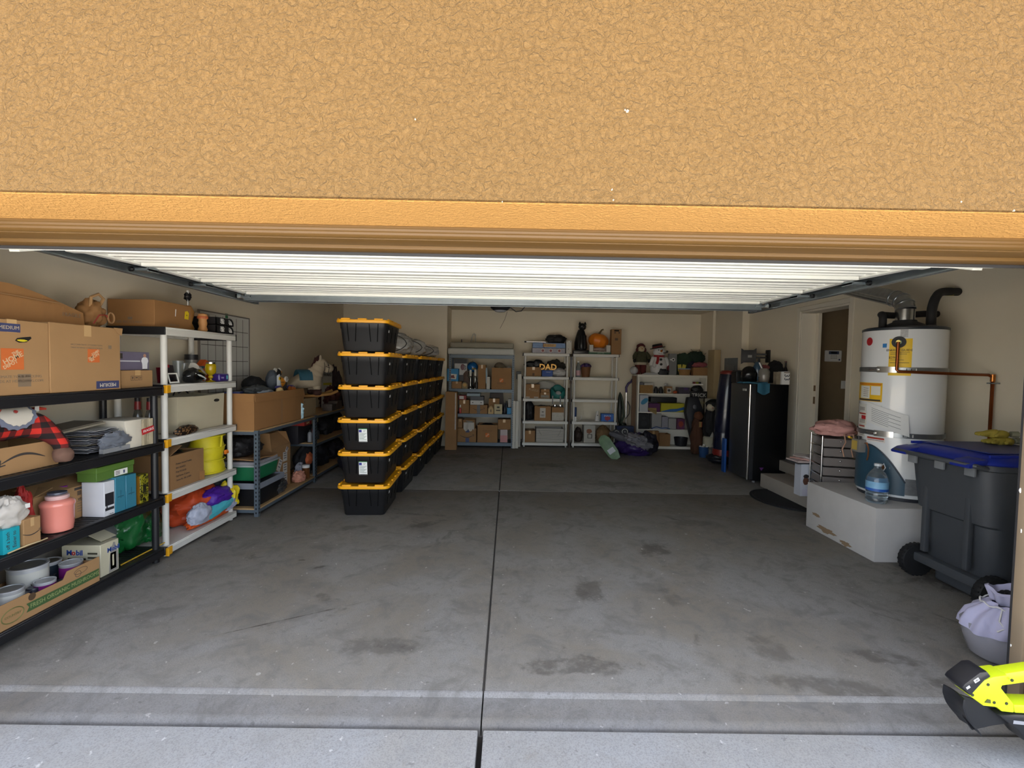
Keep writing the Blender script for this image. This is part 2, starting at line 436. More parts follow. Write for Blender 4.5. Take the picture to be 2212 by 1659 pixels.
# side jambs
for s, xj in ((-1, JAMBL), (1, JAMBR)):
    tj = struct(bpy.data.objects.new('trim_2' if s < 0 else 'trim_3', None)); COL.objects.link(tj)
    def jp(name, x0, x1, y0, y1, mat):
        B().box(min(xj+s*x0, xj+s*x1), max(xj+s*x0, xj+s*x1), y0, y1, -.012, SOF-.085).build(name, mat, tj, bevel=.004)
    jp('door_stop', 0, .05, YT+.106, YT+.158, M('#8c7a64', .5, var=.12, scale=7))
    jp('weather_seal', .004, .05, YT+.159, YT+.172, M('#2b2a2c', .7))
    jp('jamb_board', .018, .05, YT-.02, YT+.105, MAT_TRIM)
    jp('brick_mould', .021, .20, YT-.04, YT-.021, MAT_TRIM)
    jp('stud_post', .051, .20, YT-.02, YT+.18, MAT_TRIM)
rp = random.Random(5)
for k in range(6):
    zz = .3+1.2*rp.random()
    B().blob((0,0,0), (.002, .002+.004*rp.random(), .004+.010*rp.random()), seed=k, amp=.5, nu=8, nv=5).build('paint_chip', MAT_WHITE, tj, loc=(JAMBR-.001, YT+.115+.04*rp.random(), zz))
# inner walls
H = 2.78
struct(B().box(XL-.15, XL, YI, 9.75, 0, H).build('wall_left', MAT_WALL))
wb = struct(B().box(XL-.15, 4.3, 9.6, 9.75, 0, H).build('wall_back', MAT_WALL))
B().box(XL, -1.205, 8.95, 9.6, 0, H).build('wall_return', MAT_WALL, wb)
B().box(-1.205, 3.95, 8.95, 9.6, 2.71, H).build('alcove_soffit', MAT_WALL, wb)
wr = struct(B().box(XR2, XR2+.3, 7.98, 9.02, 0, H).build('wall_right_rear', MAT_WALL))
struct(B().box(XR3, XR3+.3, 9.02, 9.6, 0, H).build('wall_right_alcove', MAT_WALL))
DY0, DY1, DZ1 = 5.60, 6.56, 2.42     # doorway in the right wall
wr = struct(B().box(XR, XR+.16, YI, DY0, 0, H).box(XR, XR+.16, DY1, 7.98, 0, H).box(XR, XR+.16, DY0, DY1, DZ1, H).box(XR, XR+.16, DY0, DY1, 0, .32).build('wall_right', MAT_WALL))
struct(B().box(XL-.15, JAMBL-.20, YT+.17, YI+.001, 0, H).build('wall_front_left', MAT_WALL))
struct(B().box(JAMBR+.201, XR+.16, YT+.2, YI+.001, 0, H).build('wall_front_right', MAT_WALL))
struct(B().box(XL-.15, XR+.3, YI, 9.75, H, H+.12).build('ceiling', M('#d8d2c4', .9)))
struct(B().box(-6.4, 6.4, 1.25, 10.3, 3.7, 3.95).build('roof', M('#8a6a52', .9)))  # unseen; eave edge placed to set where the driveway shade ends
struct(B().box(-6, XL-.16, YI, 10.0, -.05, 3.7).build('wall_outer_left', MAT_STUCCO))  # unseen outer walls, added to keep light from leaking in
struct(B().box(5.6, 6, YI, 10.0, -.05, 3.7).build('wall_outer_right', MAT_STUCCO))
struct(B().box(-6, 6, 9.76, 10.0, -.05, 3.7).build('wall_outer_back', MAT_STUCCO))
# ---------------------------------------------------------------- overhead door, tracks, opener
gd = thing('garage_door', 'white ribbed steel sectional garage door raised overhead on galvanized tracks', 'garage door', (0, 0, 2.2))
DXL, DXR = -2.50, 2.38
def door_section(y0, z0, y1, z1, rail=True):
    d = Vector((y1-y0, z1-z0)); L = d.length; e = d/L; n = Vector((e.y, -e.x))   # n points down
    def q(s, h): p = Vector((y0, z0)) + e*s + n*h; return (p.x, p.y)
    prof = [(0,-.04),(0,.012)]
    k = 6; step = L/k
    for i in range(k):
        a = i*step
        prof += [(a+step*.12,.012),(a+step*.22,.0),(a+step*.62,.0),(a+step*.72,.012)]
    prof += [(L,.012),(L,-.04)]
    o = B().prism([q(s, h) for s, h in prof], DXL, DXR, 'x').build('door_section', MAT_WHITE_STEEL, gd)
    if rail:
        for s0 in (.03, L-.085):
            B().prism([q(s0,.0),(q(s0,.034)),(q(s0+.055,.034)),q(s0+.055,.0)], DXL+(.0 if s0 < .1 else .06), DXR-(.0 if s0 < .1 else .06), 'x').build('rail', MAT_WHITE_STEEL, o, bevel=.004)
    for xx in (DXL, DXR-.05):
        B().prism([q(0,.0),q(0,.022),q(L,.022),q(L,.0)], xx, xx+.05, 'x').build('end_stile', MAT_WHITE_STEEL, o)
    return o
for a in [(2.34,-.075,2.60,.005,False),(2.603,.008,3.18,.03,True),(3.183,.03,3.77,.03,True),(3.773,.03,4.40,.03,True)]:
    door_section(*a)
B().box(DXL-.12, DXR+.05, 2.325, 2.345, -.085, -.05).build('bottom_seal', MAT_WHITE_STEEL, gd)
st = B().prism([(4.36,.02),(4.36,-.055),(4.375,-.06),(4.375,.01),(4.43,.01),(4.43,-.06),(4.445,-.055),(4.445,.02)], DXL+.02, DXR-.02, 'x').build('strut', MAT_GALV, gd)
for i, xx in enumerate((DXL-.02, DXR+.02)):
    s = -1 if i == 0 else 1
    for yy in (3.18, 3.77, 4.40):
        br = B().box(xx-s*.10, xx-s*.01, yy-.05, yy+.05, -.03, -.012).box(xx-s*.10, xx-s*.09, yy-.05, yy+.05, -.035, .0).build('roller_bracket', MAT_GALV, gd, bevel=.003)
        B().cyl((xx-s*.02, yy, -.01), (xx+s*.05, yy, -.01), .006, n=8).build('axle', MAT_CHROME, br)
        B().cyl((xx+s*.045, yy, -.01), (xx+s*.062, yy, -.01), .017, n=14).build('roller_wheel', MAT_BLACKP, br)
    B().box(xx-.03, xx+.03, 4.36, 4.44, -.035, .01).build('top_fixture', MAT_CHROME, gd, bevel=.004)
for s, xt, nm in ((-1, -2.58, 'left'), (1, 2.46, 'right')):
    lab = 'galvanized horizontal door track above the black and white shelves' if s < 0 else 'galvanized horizontal door track in front of the silver flue pipe'
    t = thing('door_track', lab, 'track', (xt, 2.45, 2.19), 0, 'overhead door tracks')
    prof = [(s*.03,.026),(s*-.005,.026),(s*-.005,.022),(s*.026,.022),(s*.026,-.024),(s*-.012,-.024),(s*-.012,-.030),(s*.03,-.030)]
    prof = [(a*1.0, b) for a, b in prof]
    B().prism(prof, 0, 2.32, 'y').build('channel', MAT_GALV, t)
    B().box(*sorted((s*.03, s*.034)), 0, 2.38, .0, .06).box(*sorted((s*-.004, s*.034)), 0, 2.38, .056, .060).build('angle_iron', MAT_GALV, t)
    B().cyl((s*.07, .3, .10), (s*.07, 1.5, .10), .022, n=10).build('extension_spring', M('#c9a51e', .5), t)
    B().box(-.012, .012, 2.30, 2.325, -.03, .56).build('hanger_strap', MAT_GALV, t)
    B().box(-.012, .012, .9, .925, .03, .57).build('hanger_strap', MAT_GALV, t)
p = pY(1081, 660, 6.0)
op = thing('door_opener', 'black domed garage door opener hanging from the ceiling with loose cord', 'door opener', (p.x, 6.0, p.z-.075))
B().lathe([(.03,0),(.09,.012),(.125,.04),(.135,.08),(.135,.16)], 28, sy=1.0).build('housing', MAT_BLACKP, op, smooth=True)
B().lathe([(.02,-.012),(.06,-.008),(.085,.010)], 20).build('lens', M('#8f9094', .2, coat=.5), op, smooth=True)
B().box(-.02,.02,-.02,.02,.16,H-p.z+.07).build('hanger', MAT_GALV, op)
B().box(-.03,.03,-1.6,0,.17,.20).build('rail', MAT_GALV, op)
B().tube([(.13,0,.05),(.20,0,.0),(.27,0,.01),(.33,0,.08),(.34,0,.2)], .006).build('power_cord', MAT_BLACKP, op)
B().tube([(.09,0,.0),(.06,0,-.1),(.0,0,-.22)], .0025, 6).build('pull_cord', MAT_INK, op)

# ---------------------------------------------------------------- shelf units
LV = [.087, .513, .951, 1.382, 1.838]
LVB = [.107, .508, .935, 1.37]
def plastic_unit(name, label, loc, rz, W, D, levels, mat, capmat, lip=.062, post_mat=None, postr=.024, slots=False, group=None, post_in=.045):
    t = thing(name, label, 'shelving unit', loc, rz, group)
    for k, z in enumerate(levels):
        z -= .002
        b = B().box(0, W, 0, D, z-.012, z)
        b.box(.0, W, 0, .018, z-lip, z-.0121).box(.0, W, D-.018, D, z-lip, z-.0121)
        for i in range(1, 4): b.box(W*i/4-.008, W*i/4+.008, .0181, D-.0181, z-lip*.8, z-.0121)
        sh = b.build('shelf', mat, t, bevel=.004, seg=1)
        if slots:
            b = B(); n = 34
            for i in range(n):
                x = .05+(W-.1)*i/(n-1)
                for y0, y1 in ((.04, D*.32), (D*.36, D*.64), (D*.68, D-.04)):
                    b.box(x-.006, x+.006, y0, y1, z, z+.0015)
            stuff(b.build('slot_ribs', M('#060607', .7), sh))
        for x0, x1 in ((-.004, .0), (W, W+.004)):
            B().box(x0-.008 if x0 < 0 else x0, x1 if x0 < 0 else x1+.008, .0, D, z-lip, z+.001).build('end_cap', capmat, sh, bevel=.003, seg=1)
    pm = post_mat or mat
    first = None
    for k in range(len(levels)):
        z1 = levels[k]-.013
        z0 = 0 if k == 0 else levels[k-1]
        for x in (.035, W-.035):
            for y in (post_in, D-post_in):
                B().cyl((x, y, z0-.002 if z0 else 0), (x, y, z1-.002), postr, n=12).build('post' if k else 'foot', pm, t, smooth=True)
    return t
MAT_GREYP = M('#cfcdc6', .5, var=.04)
black_unit = plastic_unit('shelving_unit', 'black plastic four-tier shelving unit nearest the garage opening', (-2.68, 2.36, 0), PI/2, 1.24, .48, LVB, M('#18181b', .45, var=.2), MAT_BLACKP, slots=True, lip=.066)
white_unit = plastic_unit('shelving_unit', 'light grey plastic five-tier shelving unit between black unit and metal rack', (-2.70, 3.665, 0), PI/2, .93, .46, LV, MAT_GREYP, MAT_BLACKP)
for k in range(4):
    c = B().box(-.035, .03, -.012, -.0005, LV[k]-.066, LV[k]-.004).box(-.035, -.028, -.03, -.0121, LV[k]-.066, LV[k]-.004).build('connector_clip', M('#e0a11c', .45), white_unit, bevel=.002)
    c['label'] = 'yellow connector clip'
plastic_unit('shelving_unit', 'grey plastic five-tier shelving unit with a striped fabric bin, against back wall', (.279, 9.0, 0), 0, .888, .44, LV, MAT_GREYP, MAT_BLACKP, lip=.055, postr=.017, post_in=.024)
plastic_unit('shelving_unit', 'nearly empty grey plastic shelving unit below the black cat statue and pumpkin', (1.246, 9.02, 0), 0, .888, .42, LV, MAT_GREYP, MAT_BLACKP, lip=.055, postr=.017, post_in=.024)

def rack(name, label, loc, rz, W, D, levels, post_h, wood=True, beam_h=.045):
    t = thing(name, label, 'metal rack', loc, rz)
    m = M('#5d6872', .5, .35, var=.12)
    for z in levels:
        z -= .002
        sh = B().box(0, W, 0, .03, z-beam_h, z-.014).box(0, W, D-.03, D, z-beam_h, z-.014).box(0, .03, .0301, D-.0301, z-beam_h, z-.014).box(W-.03, W, .0301, D-.0301, z-beam_h, z-.014).build('beam_frame', m, t)
        B().box(.004, W-.004, .004, D-.004, z-.0139, z).build('shelf_board', M('#b39163', .8, var=.14, scale=30) if wood else m, t)
    for x, sx in ((0, 1), (W, -1)):
        for y, sy in ((0, 1), (D, -1)):
            b = B().box(*sorted((x-sx*.004, x+sx*.036)), *sorted((y-sy*.005, y-sy*.001)), 0, post_h).box(*sorted((x-sx*.004, x-sx*.001)), *sorted((y-sy*.001, y+sy*.036)), 0, post_h)
            po = b.build('post', m, t)
            k = B(); n = int(post_h/.042)
            for i in range(n):
                zz = .03+i*.042
                k.box(*sorted((x+sx*.010, x+sx*.022)), *sorted((y-sy*.0062, y-sy*.0051)), zz, zz+.018)
                k.box(*sorted((x-sx*.0052, x-sx*.0041)), *sorted((y+sy*.010, y+sy*.022)), zz, zz+.018)
            stuff(k.build('keyholes', M('#0c0d0f', .9), po))
    return t
rack_a = rack('metal_rack', 'low slotted-angle metal rack holding a wide carton, beside grey plastic shelves', (-2.525, 4.66, 0), PI/2, 1.40, .46, [.085, .882], .879)
rack_b = rack('metal_rack', 'low slotted-angle metal rack half hidden behind the tote stacks', (-2.55, 6.12, 0), PI/2, 1.55, .44, [.085, .51, .882], .879)
rack_c = rack('metal_rack', 'grey steel rack with thin mattress on top, at back wall left', (-1.14, 8.82, 0), 0, 1.235, .46, [.10, .65, 1.125, 1.775], 1.785, wood=False, beam_h=.06)

# cream bookcase at the back right
MAT_BOOK = M('#d9d5c8', .55, var=.04)
bookcase = thing('bookcase', 'cream wooden bookcase with snowman on top, right of empty grey shelves', 'bookcase', (2.52, 9.02, 0))
BW, BD, BH = 1.36, .32, 1.455
BL = [.05, .385, .725, 1.09]
B().box(0, .03, 0, BD, 0, BH-.045).build('side_panel', MAT_BOOK, bookcase)
B().box(BW-.03, BW, 0, BD, 0, BH-.045).build('side_panel', MAT_BOOK, bookcase)
B().box(-.01, BW+.01, -.01, BD, BH-.0449, BH-.002).build('top_board', MAT_BOOK, bookcase, bevel=.004)
B().box(.0301, BW-.0301, BD-.008, BD, .0, BH-.046).build('back_panel', MAT_BOOK, bookcase)
for z in BL: B().box(.0301, BW-.0301, .004, BD-.0081, z-.022, z-.002).build('shelf', MAT_BOOK, bookcase)
B().box(.0301, BW-.0301, .006, .02, 0, .0275).build('kickboard', MAT_BOOK, bookcase)

# ---------------------------------------------------------------- stacked totes
TP = .340
def make_tote():
    t = thing('storage_tote', 'x', 'storage tote', (0,0,0), 0, 'black totes with yellow lids')
    mb = M('#131315', .5, var=.12, scale=30, bump=.03, bscale=200)
    my = M('#f0aa18', .40, var=.05)
    def rr(w, d, r, z, n=4):
        pts = []
        for cx, cy, a0 in ((w/2-r, d/2-r, 0), (-w/2+r, d/2-r, PI/2), (-w/2+r, -d/2+r, PI), (w/2-r, -d/2+r, 3*PI/2)):
            for i in range(n+1):
                a = a0 + PI/2*i/n; pts.append((cx+r*math.cos(a), cy+r*math.sin(a), z))
        return pts
    B().loft([rr(.405,.635,.04,.0), rr(.415,.645,.045,.008), rr(.462,.700,.05,.225), rr(.470,.708,.05,.23), rr(.482,.722,.05,.295)]).build('body', mb, t, smooth=True)
    lid = B().loft([rr(.500,.745,.06,.288), rr(.530,.778,.07,.290), rr(.536,.784,.07,.300), rr(.532,.780,.07,.318), rr(.500,.750,.06,.322), rr(.490,.740,.06,.318)]).build('lid', my, t, smooth=True)
    for x in (-.165, 0, .165):
        for s in (-1, 1):
            B().box(x-.045, x+.045, *sorted((s*.362, s*.385)), .3165, .334).build('lid_tab', my, lid, bevel=.004, seg=1)
    for y in (-.27, -.09, .09, .27):
        for s in (-1, 1):
            B().box(*sorted((s*.240, s*.262)), y-.06, y+.06, .3165, .334).build('lid_tab', my, lid, bevel=.004, seg=1)
    mr = M('#0d0d0e', .8, spec=.1)
    # vertical ribs on the ends and sides
    def yb(z): return -(.3225+(.35-.3225)*z/.225) 
    for x in (-.11, .11):
        for dx in (-.045, .045):
            for s in (-1, 1):
                B().add([(x+dx*.75-.004, s*(-yb(.10)-.001), .10),(x+dx*.75+.004, s*(-yb(.10)-.001), .10),(x+dx+.004, s*(-yb(.28)-.003), .28),(x+dx-.004, s*(-yb(.28)-.003), .28),
                       (x+dx*.75-.004, s*(-yb(.10)+.003), .10),(x+dx*.75+.004, s*(-yb(.10)+.003), .10),(x+dx+.004, s*(-yb(.28)+.006), .28),(x+dx-.004, s*(-yb(.28)+.006), .28)],
                      [(0,1,2,3),(4,5,6,7),(0,1,5,4),(1,2,6,5),(2,3,7,6),(3,0,4,7)]).build('rib', mr, t)
    def xb(z): return .2075+(.231-.2075)*z/.225
    for y in (-.2, .0, .2):
        for s in (-1, 1):
            B().add([(s*(xb(.10)-.001), y-.05, .10),(s*(xb(.10)-.001), y-.042, .10),(s*(xb(.27)-.003), y-.042, .27),(s*(xb(.27)-.003), y-.05, .27),
                   (s*(xb(.10)+.004), y-.05, .10),(s*(xb(.10)+.004), y-.042, .10),(s*(xb(.27)+.006), y-.042, .27),(s*(xb(.27)+.006), y-.05, .27)],
                  [(0,1,2,3),(4,5,6,7),(0,1,5,4),(1,2,6,5),(2,3,7,6),(3,0,4,7)]).build('rib', mr, t)
    st = B().box(0, .0012, -.027, .027, -.022, .022).build('sticker', M('#f2f2f0', .5), t, loc=(xb(.215)+.003, -.21, .225), rot=(0, .06, 0))
    return t
tote0 = make_tote()
ORD = ['bottom', 'second', 'third', 'fourth', 'fifth', 'top']
COLN = ['nearest column of the tote wall', 'second column of the tote wall', 'middle column of the tote wall', 'fourth column of the tote wall', 'farthest column of the tote wall']
tote_cols = [(-1.4975, 5.085, .045), (-1.50, 5.96, -.008), (-1.485, 6.79, .012), (-1.485, 7.59, -.01), (-1.475, 8.39, 0)]
rt = random.Random(11)
first = True
for ci, (x, y, rz) in enumerate(tote_cols):
    n = 6 if ci == 0 else 5
    for k in range(n):
        o = tote0 if first else copy_tree(tote0)
        first = False
        o.location = (x+(rt.random()-.5)*.012 - (.012 if (ci == 0 and k == 5) else 0), y+(rt.random()-.5)*.012, k*TP)
        o.rotation_euler = (0, 0, rz+(rt.random()-.5)*.012)
        nm = ORD[k] if k < n-1 else 'topmost'
        o['label'] = f"black tote with yellow lid, {nm} of the {COLN[ci]}"
        if k in (1, 2) and ci == 0:
            lab = decal(o, 'product_label', M('#e6e8e4', .5), .0-.005, .165, .085, .155, -.3436)
            lab.rotation_euler = (.122, 0, 0)
            B().box(-.0425,.0425,-.0018,-.0012,.058,.0775).build('green_band', M('#4f9a5c',.6), lab)
            B().box(-.040,-.012,-.0018,-.0012,.025,.052).build('blue_badge', M('#2b2f86',.6), lab)
            b = B()
            for q in range(7): b.box(-.035, .035-.012*(q%3), -.0018, -.0012, .012-.011*q, .016-.011*q)
            b.build('print_lines', M('#6d7d72',.6), lab)
            text(lab, '27', .024, MAT_INK, (.016, -.002, .038))
            B().box(-.041,.041,-.0018,-.0012,-.0755,-.070).build('rule_line', MAT_INK, lab)
# see-through vacuum bags lying on the totes
def clear_bag(label, c, r, seed):
    t = thing('storage_bag', label, 'storage bag', (c[0], c[1], 5*TP-.006), 0, 'clear zip bags on the totes')
    B().blob((0,0,r[2]*.86), r, seed, .22, 2.2, 48, 28, flat=.86, fold=.10).build('bag', CL('#a5a49f', .25, .25, coat=.5), t, smooth=True)
    mk = M('#111113', .6)
    B().tube([(-r[0]*.15, -r[1]*.98, r[2]*1.35), (-r[0]*.05, -r[1]*1.06, r[2]*1.15), (r[0]*.05, -r[1]*1.08, r[2]*.85), (r[0]*.02,-r[1]*1.04,r[2]*.6)], .011, 8).build('handle_strap', mk, t)
    pts = [(r[0]*.95*math.cos(a), -r[1]*(.55+.35*abs(math.sin(a))), r[2]*.9+r[2]*.75*math.sin(a)) for a in [2*PI*i/20 for i in range(21)]]
    B().tube(pts, .005, 6).build('piping', mk, t)
    return t
clear_bag('clear zip bag on the second tote column, largest and nearest', (-1.52, 5.98), (.25, .34, .155), 3)
clear_bag('clear zip bag on the middle tote column, between two others', (-1.48, 6.80), (.25, .36, .135), 5)
clear_bag('clear zip bag on the far totes, next to the mattress', (-1.46, 7.75), (.25, .46, .115), 8)
# ---------------------------------------------------------------- builders for the small things
def fit_left(u0, u1, vt, z, d, xf=-2.70):
    """base centre, width and height of something whose front stands on the plane X = xf (facing +X)"""
    a = pX(u0, 900, xf).y; b = pX(u1, 900, xf).y
    h = pX((u0+u1)/2, vt, xf).z - z
    return (xf-d/2, (a+b)/2, z), b-a, h
def fit_back(u0, u1, vt, z, d, yf):
    a = pY(u0, 850, yf).x; b = pY(u1, 850, yf).x
    h = pY((u0+u1)/2, vt, yf).z - z
    return ((a+b)/2, yf+d/2, z), b-a, h
def carton(name, label, loc, w, d, h, rz=0.0, mat=None, cat='box', tape=True, flaps=None, group=None, contents=None):
    """cardboard box, front facing local -Y; flaps = angles (deg from closed) of front, back, left, right flap when open"""
    mat = mat or MAT_CARD
    t = thing(name, label, cat, loc, rz, group)
    e = .005
    if flaps is None:
        B().box(-w/2, w/2, -d/2, d/2, 0, h).build('body', mat, t, bevel=.003, seg=1)
        if tape:
            tw = min(.05, w*.2)
            B().box(-tw/2, tw/2, -d/2-.001, -d/2, h-min(.07,h*.3), h).box(-tw/2, tw/2, -d/2-.001, d/2, h, h+.001).build('tape', MAT_TAPE, t)
            B().box(-w/2+.002, w/2-.002, -.001, .001, h, h+.0006).build('flap_seam', MAT_CARD3, t)
    else:
        b = B().box(-w/2, w/2, -d/2, d/2, 0, e)
        b.box(-w/2, w/2, -d/2, -d/2+e, e, h).box(-w/2, w/2, d/2-e, d/2, e, h).box(-w/2, -w/2+e, -d/2+e, d/2-e, e, h).box(w/2-e, w/2, -d/2+e, d/2-e, e, h)
        b.build('body', mat, t)
        fl = min(d*.48, w*.48, .22)
        for k, ang in enumerate(flaps):
            if ang is None: continue
            a = R_(ang)
            if k < 2:
                s = -1 if k == 0 else 1
                o = B().box(-w/2+.004, w/2-.004, 0, fl, -.002, .002).build('flap', mat, t)
                o.location = (0, s*d/2, h+.002); o.rotation_euler = (a, 0, 0) if s < 0 else (a, 0, PI)
            else:
                s = -1 if k == 2 else 1
                o = B().box(-d/2+.004, d/2-.004, 0, fl, -.002, .002).build('flap', mat, t)
                o.location = (s*w/2, 0, h+.002); o.rotation_euler = (a, 0, -PI/2) if s < 0 else (a, 0, PI/2)
        if contents: B().blob((0,0,h-.05), (w*.44, d*.44, .06), 4, .4, 2.5).build('contents', contents, t, smooth=True)
    return t
def smile(t, y, cx, cz, L, mat, flip=1, inv=1):
    """curved arrow print on a carton front"""
    n = 14; pts = []; bot = []
    for i in range(n+1):
        a = i/n; x = cx+(a-.5)*L
        zc = cz - inv*.16*L*math.sin(PI*a)
        th = L*(.012+.045*math.sin(PI*a)**.7)
        pts.append((x, zc+th*.3)); bot.append((x, zc-th*.7))
    B().prism(pts+bot[::-1], y-.0008, y, 'y').build('arrow_print', mat, t)
    ex = cx + flip*L/2
    B().prism([(a, cz+inv*(b-cz)) for a, b in [(ex-flip*.10*L, cz+.05*L),(ex+flip*.04*L, cz+.07*L),(ex+flip*.02*L, cz-.09*L),(ex-flip*.012*L, cz-.085*L),(ex+flip*.005*L, cz+.035*L),(ex-flip*.10*L, cz+.025*L)]], y-.0008, y, 'y').build('arrow_head', mat, t)
def open_cyl(b, r0, r1, h, th=.004, n=24, c=(0,0,0)):
    return b.lathe([(r0,0),(r1,h),(r1-th,h),(r0-th,th)], n, c, True, True)
def skin(name, pts, edges, mat, parent, sub=2):
    me = bpy.data.meshes.new(name); me.from_pydata([p[:3] for p in pts], edges, [])
    o = bpy.data.objects.new(name, me); COL.objects.link(o)
    md = o.modifiers.new('s', 'SKIN'); md.use_smooth_shade = True
    for i, p in enumerate(pts):
        r = p[3]; me.skin_vertices[0].data[i].radius = r if isinstance(r, tuple) else (r, r)
    me.skin_vertices[0].data[0].use_root = True
    md2 = o.modifiers.new('d', 'SUBSURF'); md2.levels = sub; md2.render_levels = sub
    dg = bpy.context.evaluated_depsgraph_get()
    me2 = bpy.data.meshes.new_from_object(o.evaluated_get(dg))
    o.modifiers.clear(); o.data = me2; me2.materials.clear(); me2.materials.append(mat)
    for p in me2.polygons: p.use_smooth = True
    o.parent = parent
    return o
def simple(name, label, cat, b, mat, loc, rz=0.0, group=None, **k):
    o = b.build(name, mat, None, **k); o.location = loc
    o.rotation_euler = (0, 0, rz)
    return tag(o, label, cat, group)
L90 = PI/2
ORANGE = M('#c8672e', .8); NAVY = M('#3a3f66', .7); GREYINK = M('#7d6a55', .8); INK2 = M('#5c4a3a', .8)

# ================================================================= black unit, top level
def depot_logo(t, x, z, s, y, flip=False, tilt=0.0):
    lg = decal(t, 'store_logo', ORANGE, x, z, s, s, y, PI if flip else 0)
    k = s/.10
    for txt, zz, sz in (('THE', .030, .018), ('HOME', .004, .034), ('DEPOT', -.026, .022)):
        text(lg, txt, sz*k, M('#cdb08a', .8), (.0 + zz*k*.4, -.0016, zz*k), (PI/2, R_(-28), 0), bold=.0006)
    return lg
z = LVB[3]
loc, w, h = fit_left(-62, 108.5, 690, z, .40)
bxA = carton('moving_box', 'brown moving box at the photo edge, torn hand hole showing yellow', loc, w, .40, h, L90, group='cardboard moving boxes on the black unit')
y = -.2005
depot_logo(bxA, w/2-.20, h*.48, .115, y)
text(bxA, 'ESTIMATE YOUR PACKING', .021, GREYINK, (w/2-.17, y, h*.245))
text(bxA, 'NEEDS AT HDMOVING.COM', .021, GREYINK, (w/2-.17, y, h*.185))
hole = B().prism([(-.04,-.008),(-.02,-.018),(.02,-.014),(.045,.008),(.042,.018),(.0,.012),(-.03,.006)], y-.002, y, 'y').build('torn_hole', M('#15110d', .9), bxA, loc=(w/2-.145, 0, h*.745))
B().blob((-.005,y-.002,-.006),(.026,.003,.006), 2, .3).build('yellow_content', M('#d9c822', .6), hole)
mk = decal(bxA, 'size_label', NAVY, w/2-.215, h-.045, .115, .046, y); text(mk, 'MEDIUM', .028, M('#b9a98f', .8), (0, -.0016, 0))
decal(bxA, 'patch_print', GREYINK, w/2-.14, .08, .07, .07, y, th=.0004)
loc, w, h = fit_left(110.5, 262, 703, z, .42, -2.695)
bxB = carton('moving_box', 'brown moving box stood upside down, all its printing inverted', loc, w, .42, h, L90, group='cardboard moving boxes on the black unit')
y = -.2105
depot_logo(bxB, w*.08, h*.54, .085, y, True)
text(bxB, 'QUICKLY ESTIMATE YOUR PACKING', .0135, GREYINK, (-.005, y, h*.66), (PI/2, PI, 0))
text(bxB, 'SUPPLY NEEDS AT HDMOVING.COM', .0135, GREYINK, (-.005, y, h*.705), (PI/2, PI, 0))
decal(bxB, 'code_print', GREYINK, w*.33, h*.685, .024, .024, y, th=.0005)
mk = decal(bxB, 'size_label', NAVY, w*.29, .035, .175, .05, y); text(mk, 'MEDIUM', .034, M('#c9bfae', .8), (0, -.0016, 0), (PI/2, PI, 0))
fl = B().prism([(0,0),(.07,.0),(.062,-.05),(.03,-.034)], 0, .004, 'y').build('torn_corner', MAT_CARD, bxB); fl.location = (w/2-.055, y-.006, h+.002)
hB = h+z
# long carton lying behind
loc = (-3.0, 2.83, hB)
t = thing('long_carton', 'long sagging brown carton lying across the two moving boxes', 'box', (-2.98, 2.9, hB+.004), L90)
def top_edge(a): return .20 - .115*max(0, (a-.40)/.6)**1.4
b = B(); rings = []
for i in range(13):
    a = i/12; x = -.62+.81*a; hh = top_edge(a)
    rings.append([(x,-.17,0),(x,-.17-.01*math.sin(a*5),hh),(x,.17,hh+.02*math.sin(a*4)),(x,.17,0)])
b.loft(rings).build('body', MAT_CARD2, t)
text(t, 'FRAGILE', .034, GREYINK, (.09, -.1805, .06))
B().prism([(-.55,.148),(.02,.128),(.02,.121),(-.55,.141)], -.186, -.180, 'y').build('tape_edge', MAT_CARD3, t)
# crumpled paper bag with loop handle
t = thing('paper_bag', 'crumpled brown paper bag with looped handle beside recyclable carton', 'bag', (-2.86, 3.185, hB+.003), L90)
B().blob((0,0,.085),(.07,.08,.098),6,.25,2.4,40,26,flat=.87,fold=.06).build('bag', CL('#8a6238',.8), t, smooth=True)
B().tube([(-.03,-.03,.14),(-.045,-.05,.20),(0,-.06,.225),(.05,-.05,.20),(.035,-.03,.14)], .010, 8).build('handle', MAT_CARD, t)
B().tube([(.05+.025*math.cos(a), -.10, .07+.035*math.sin(a)) for a in [2*PI*i/14 for i in range(15)]], .006, 6).build('handle_ring', MAT_CARD3, t)
B().tube([(-.07,-.085,.02),(-.04,-.098,.08),(.01,-.10,.085),(.04,-.10,.05)], .004, 6).build('red_cord', M('#8e2c22', .7), t)
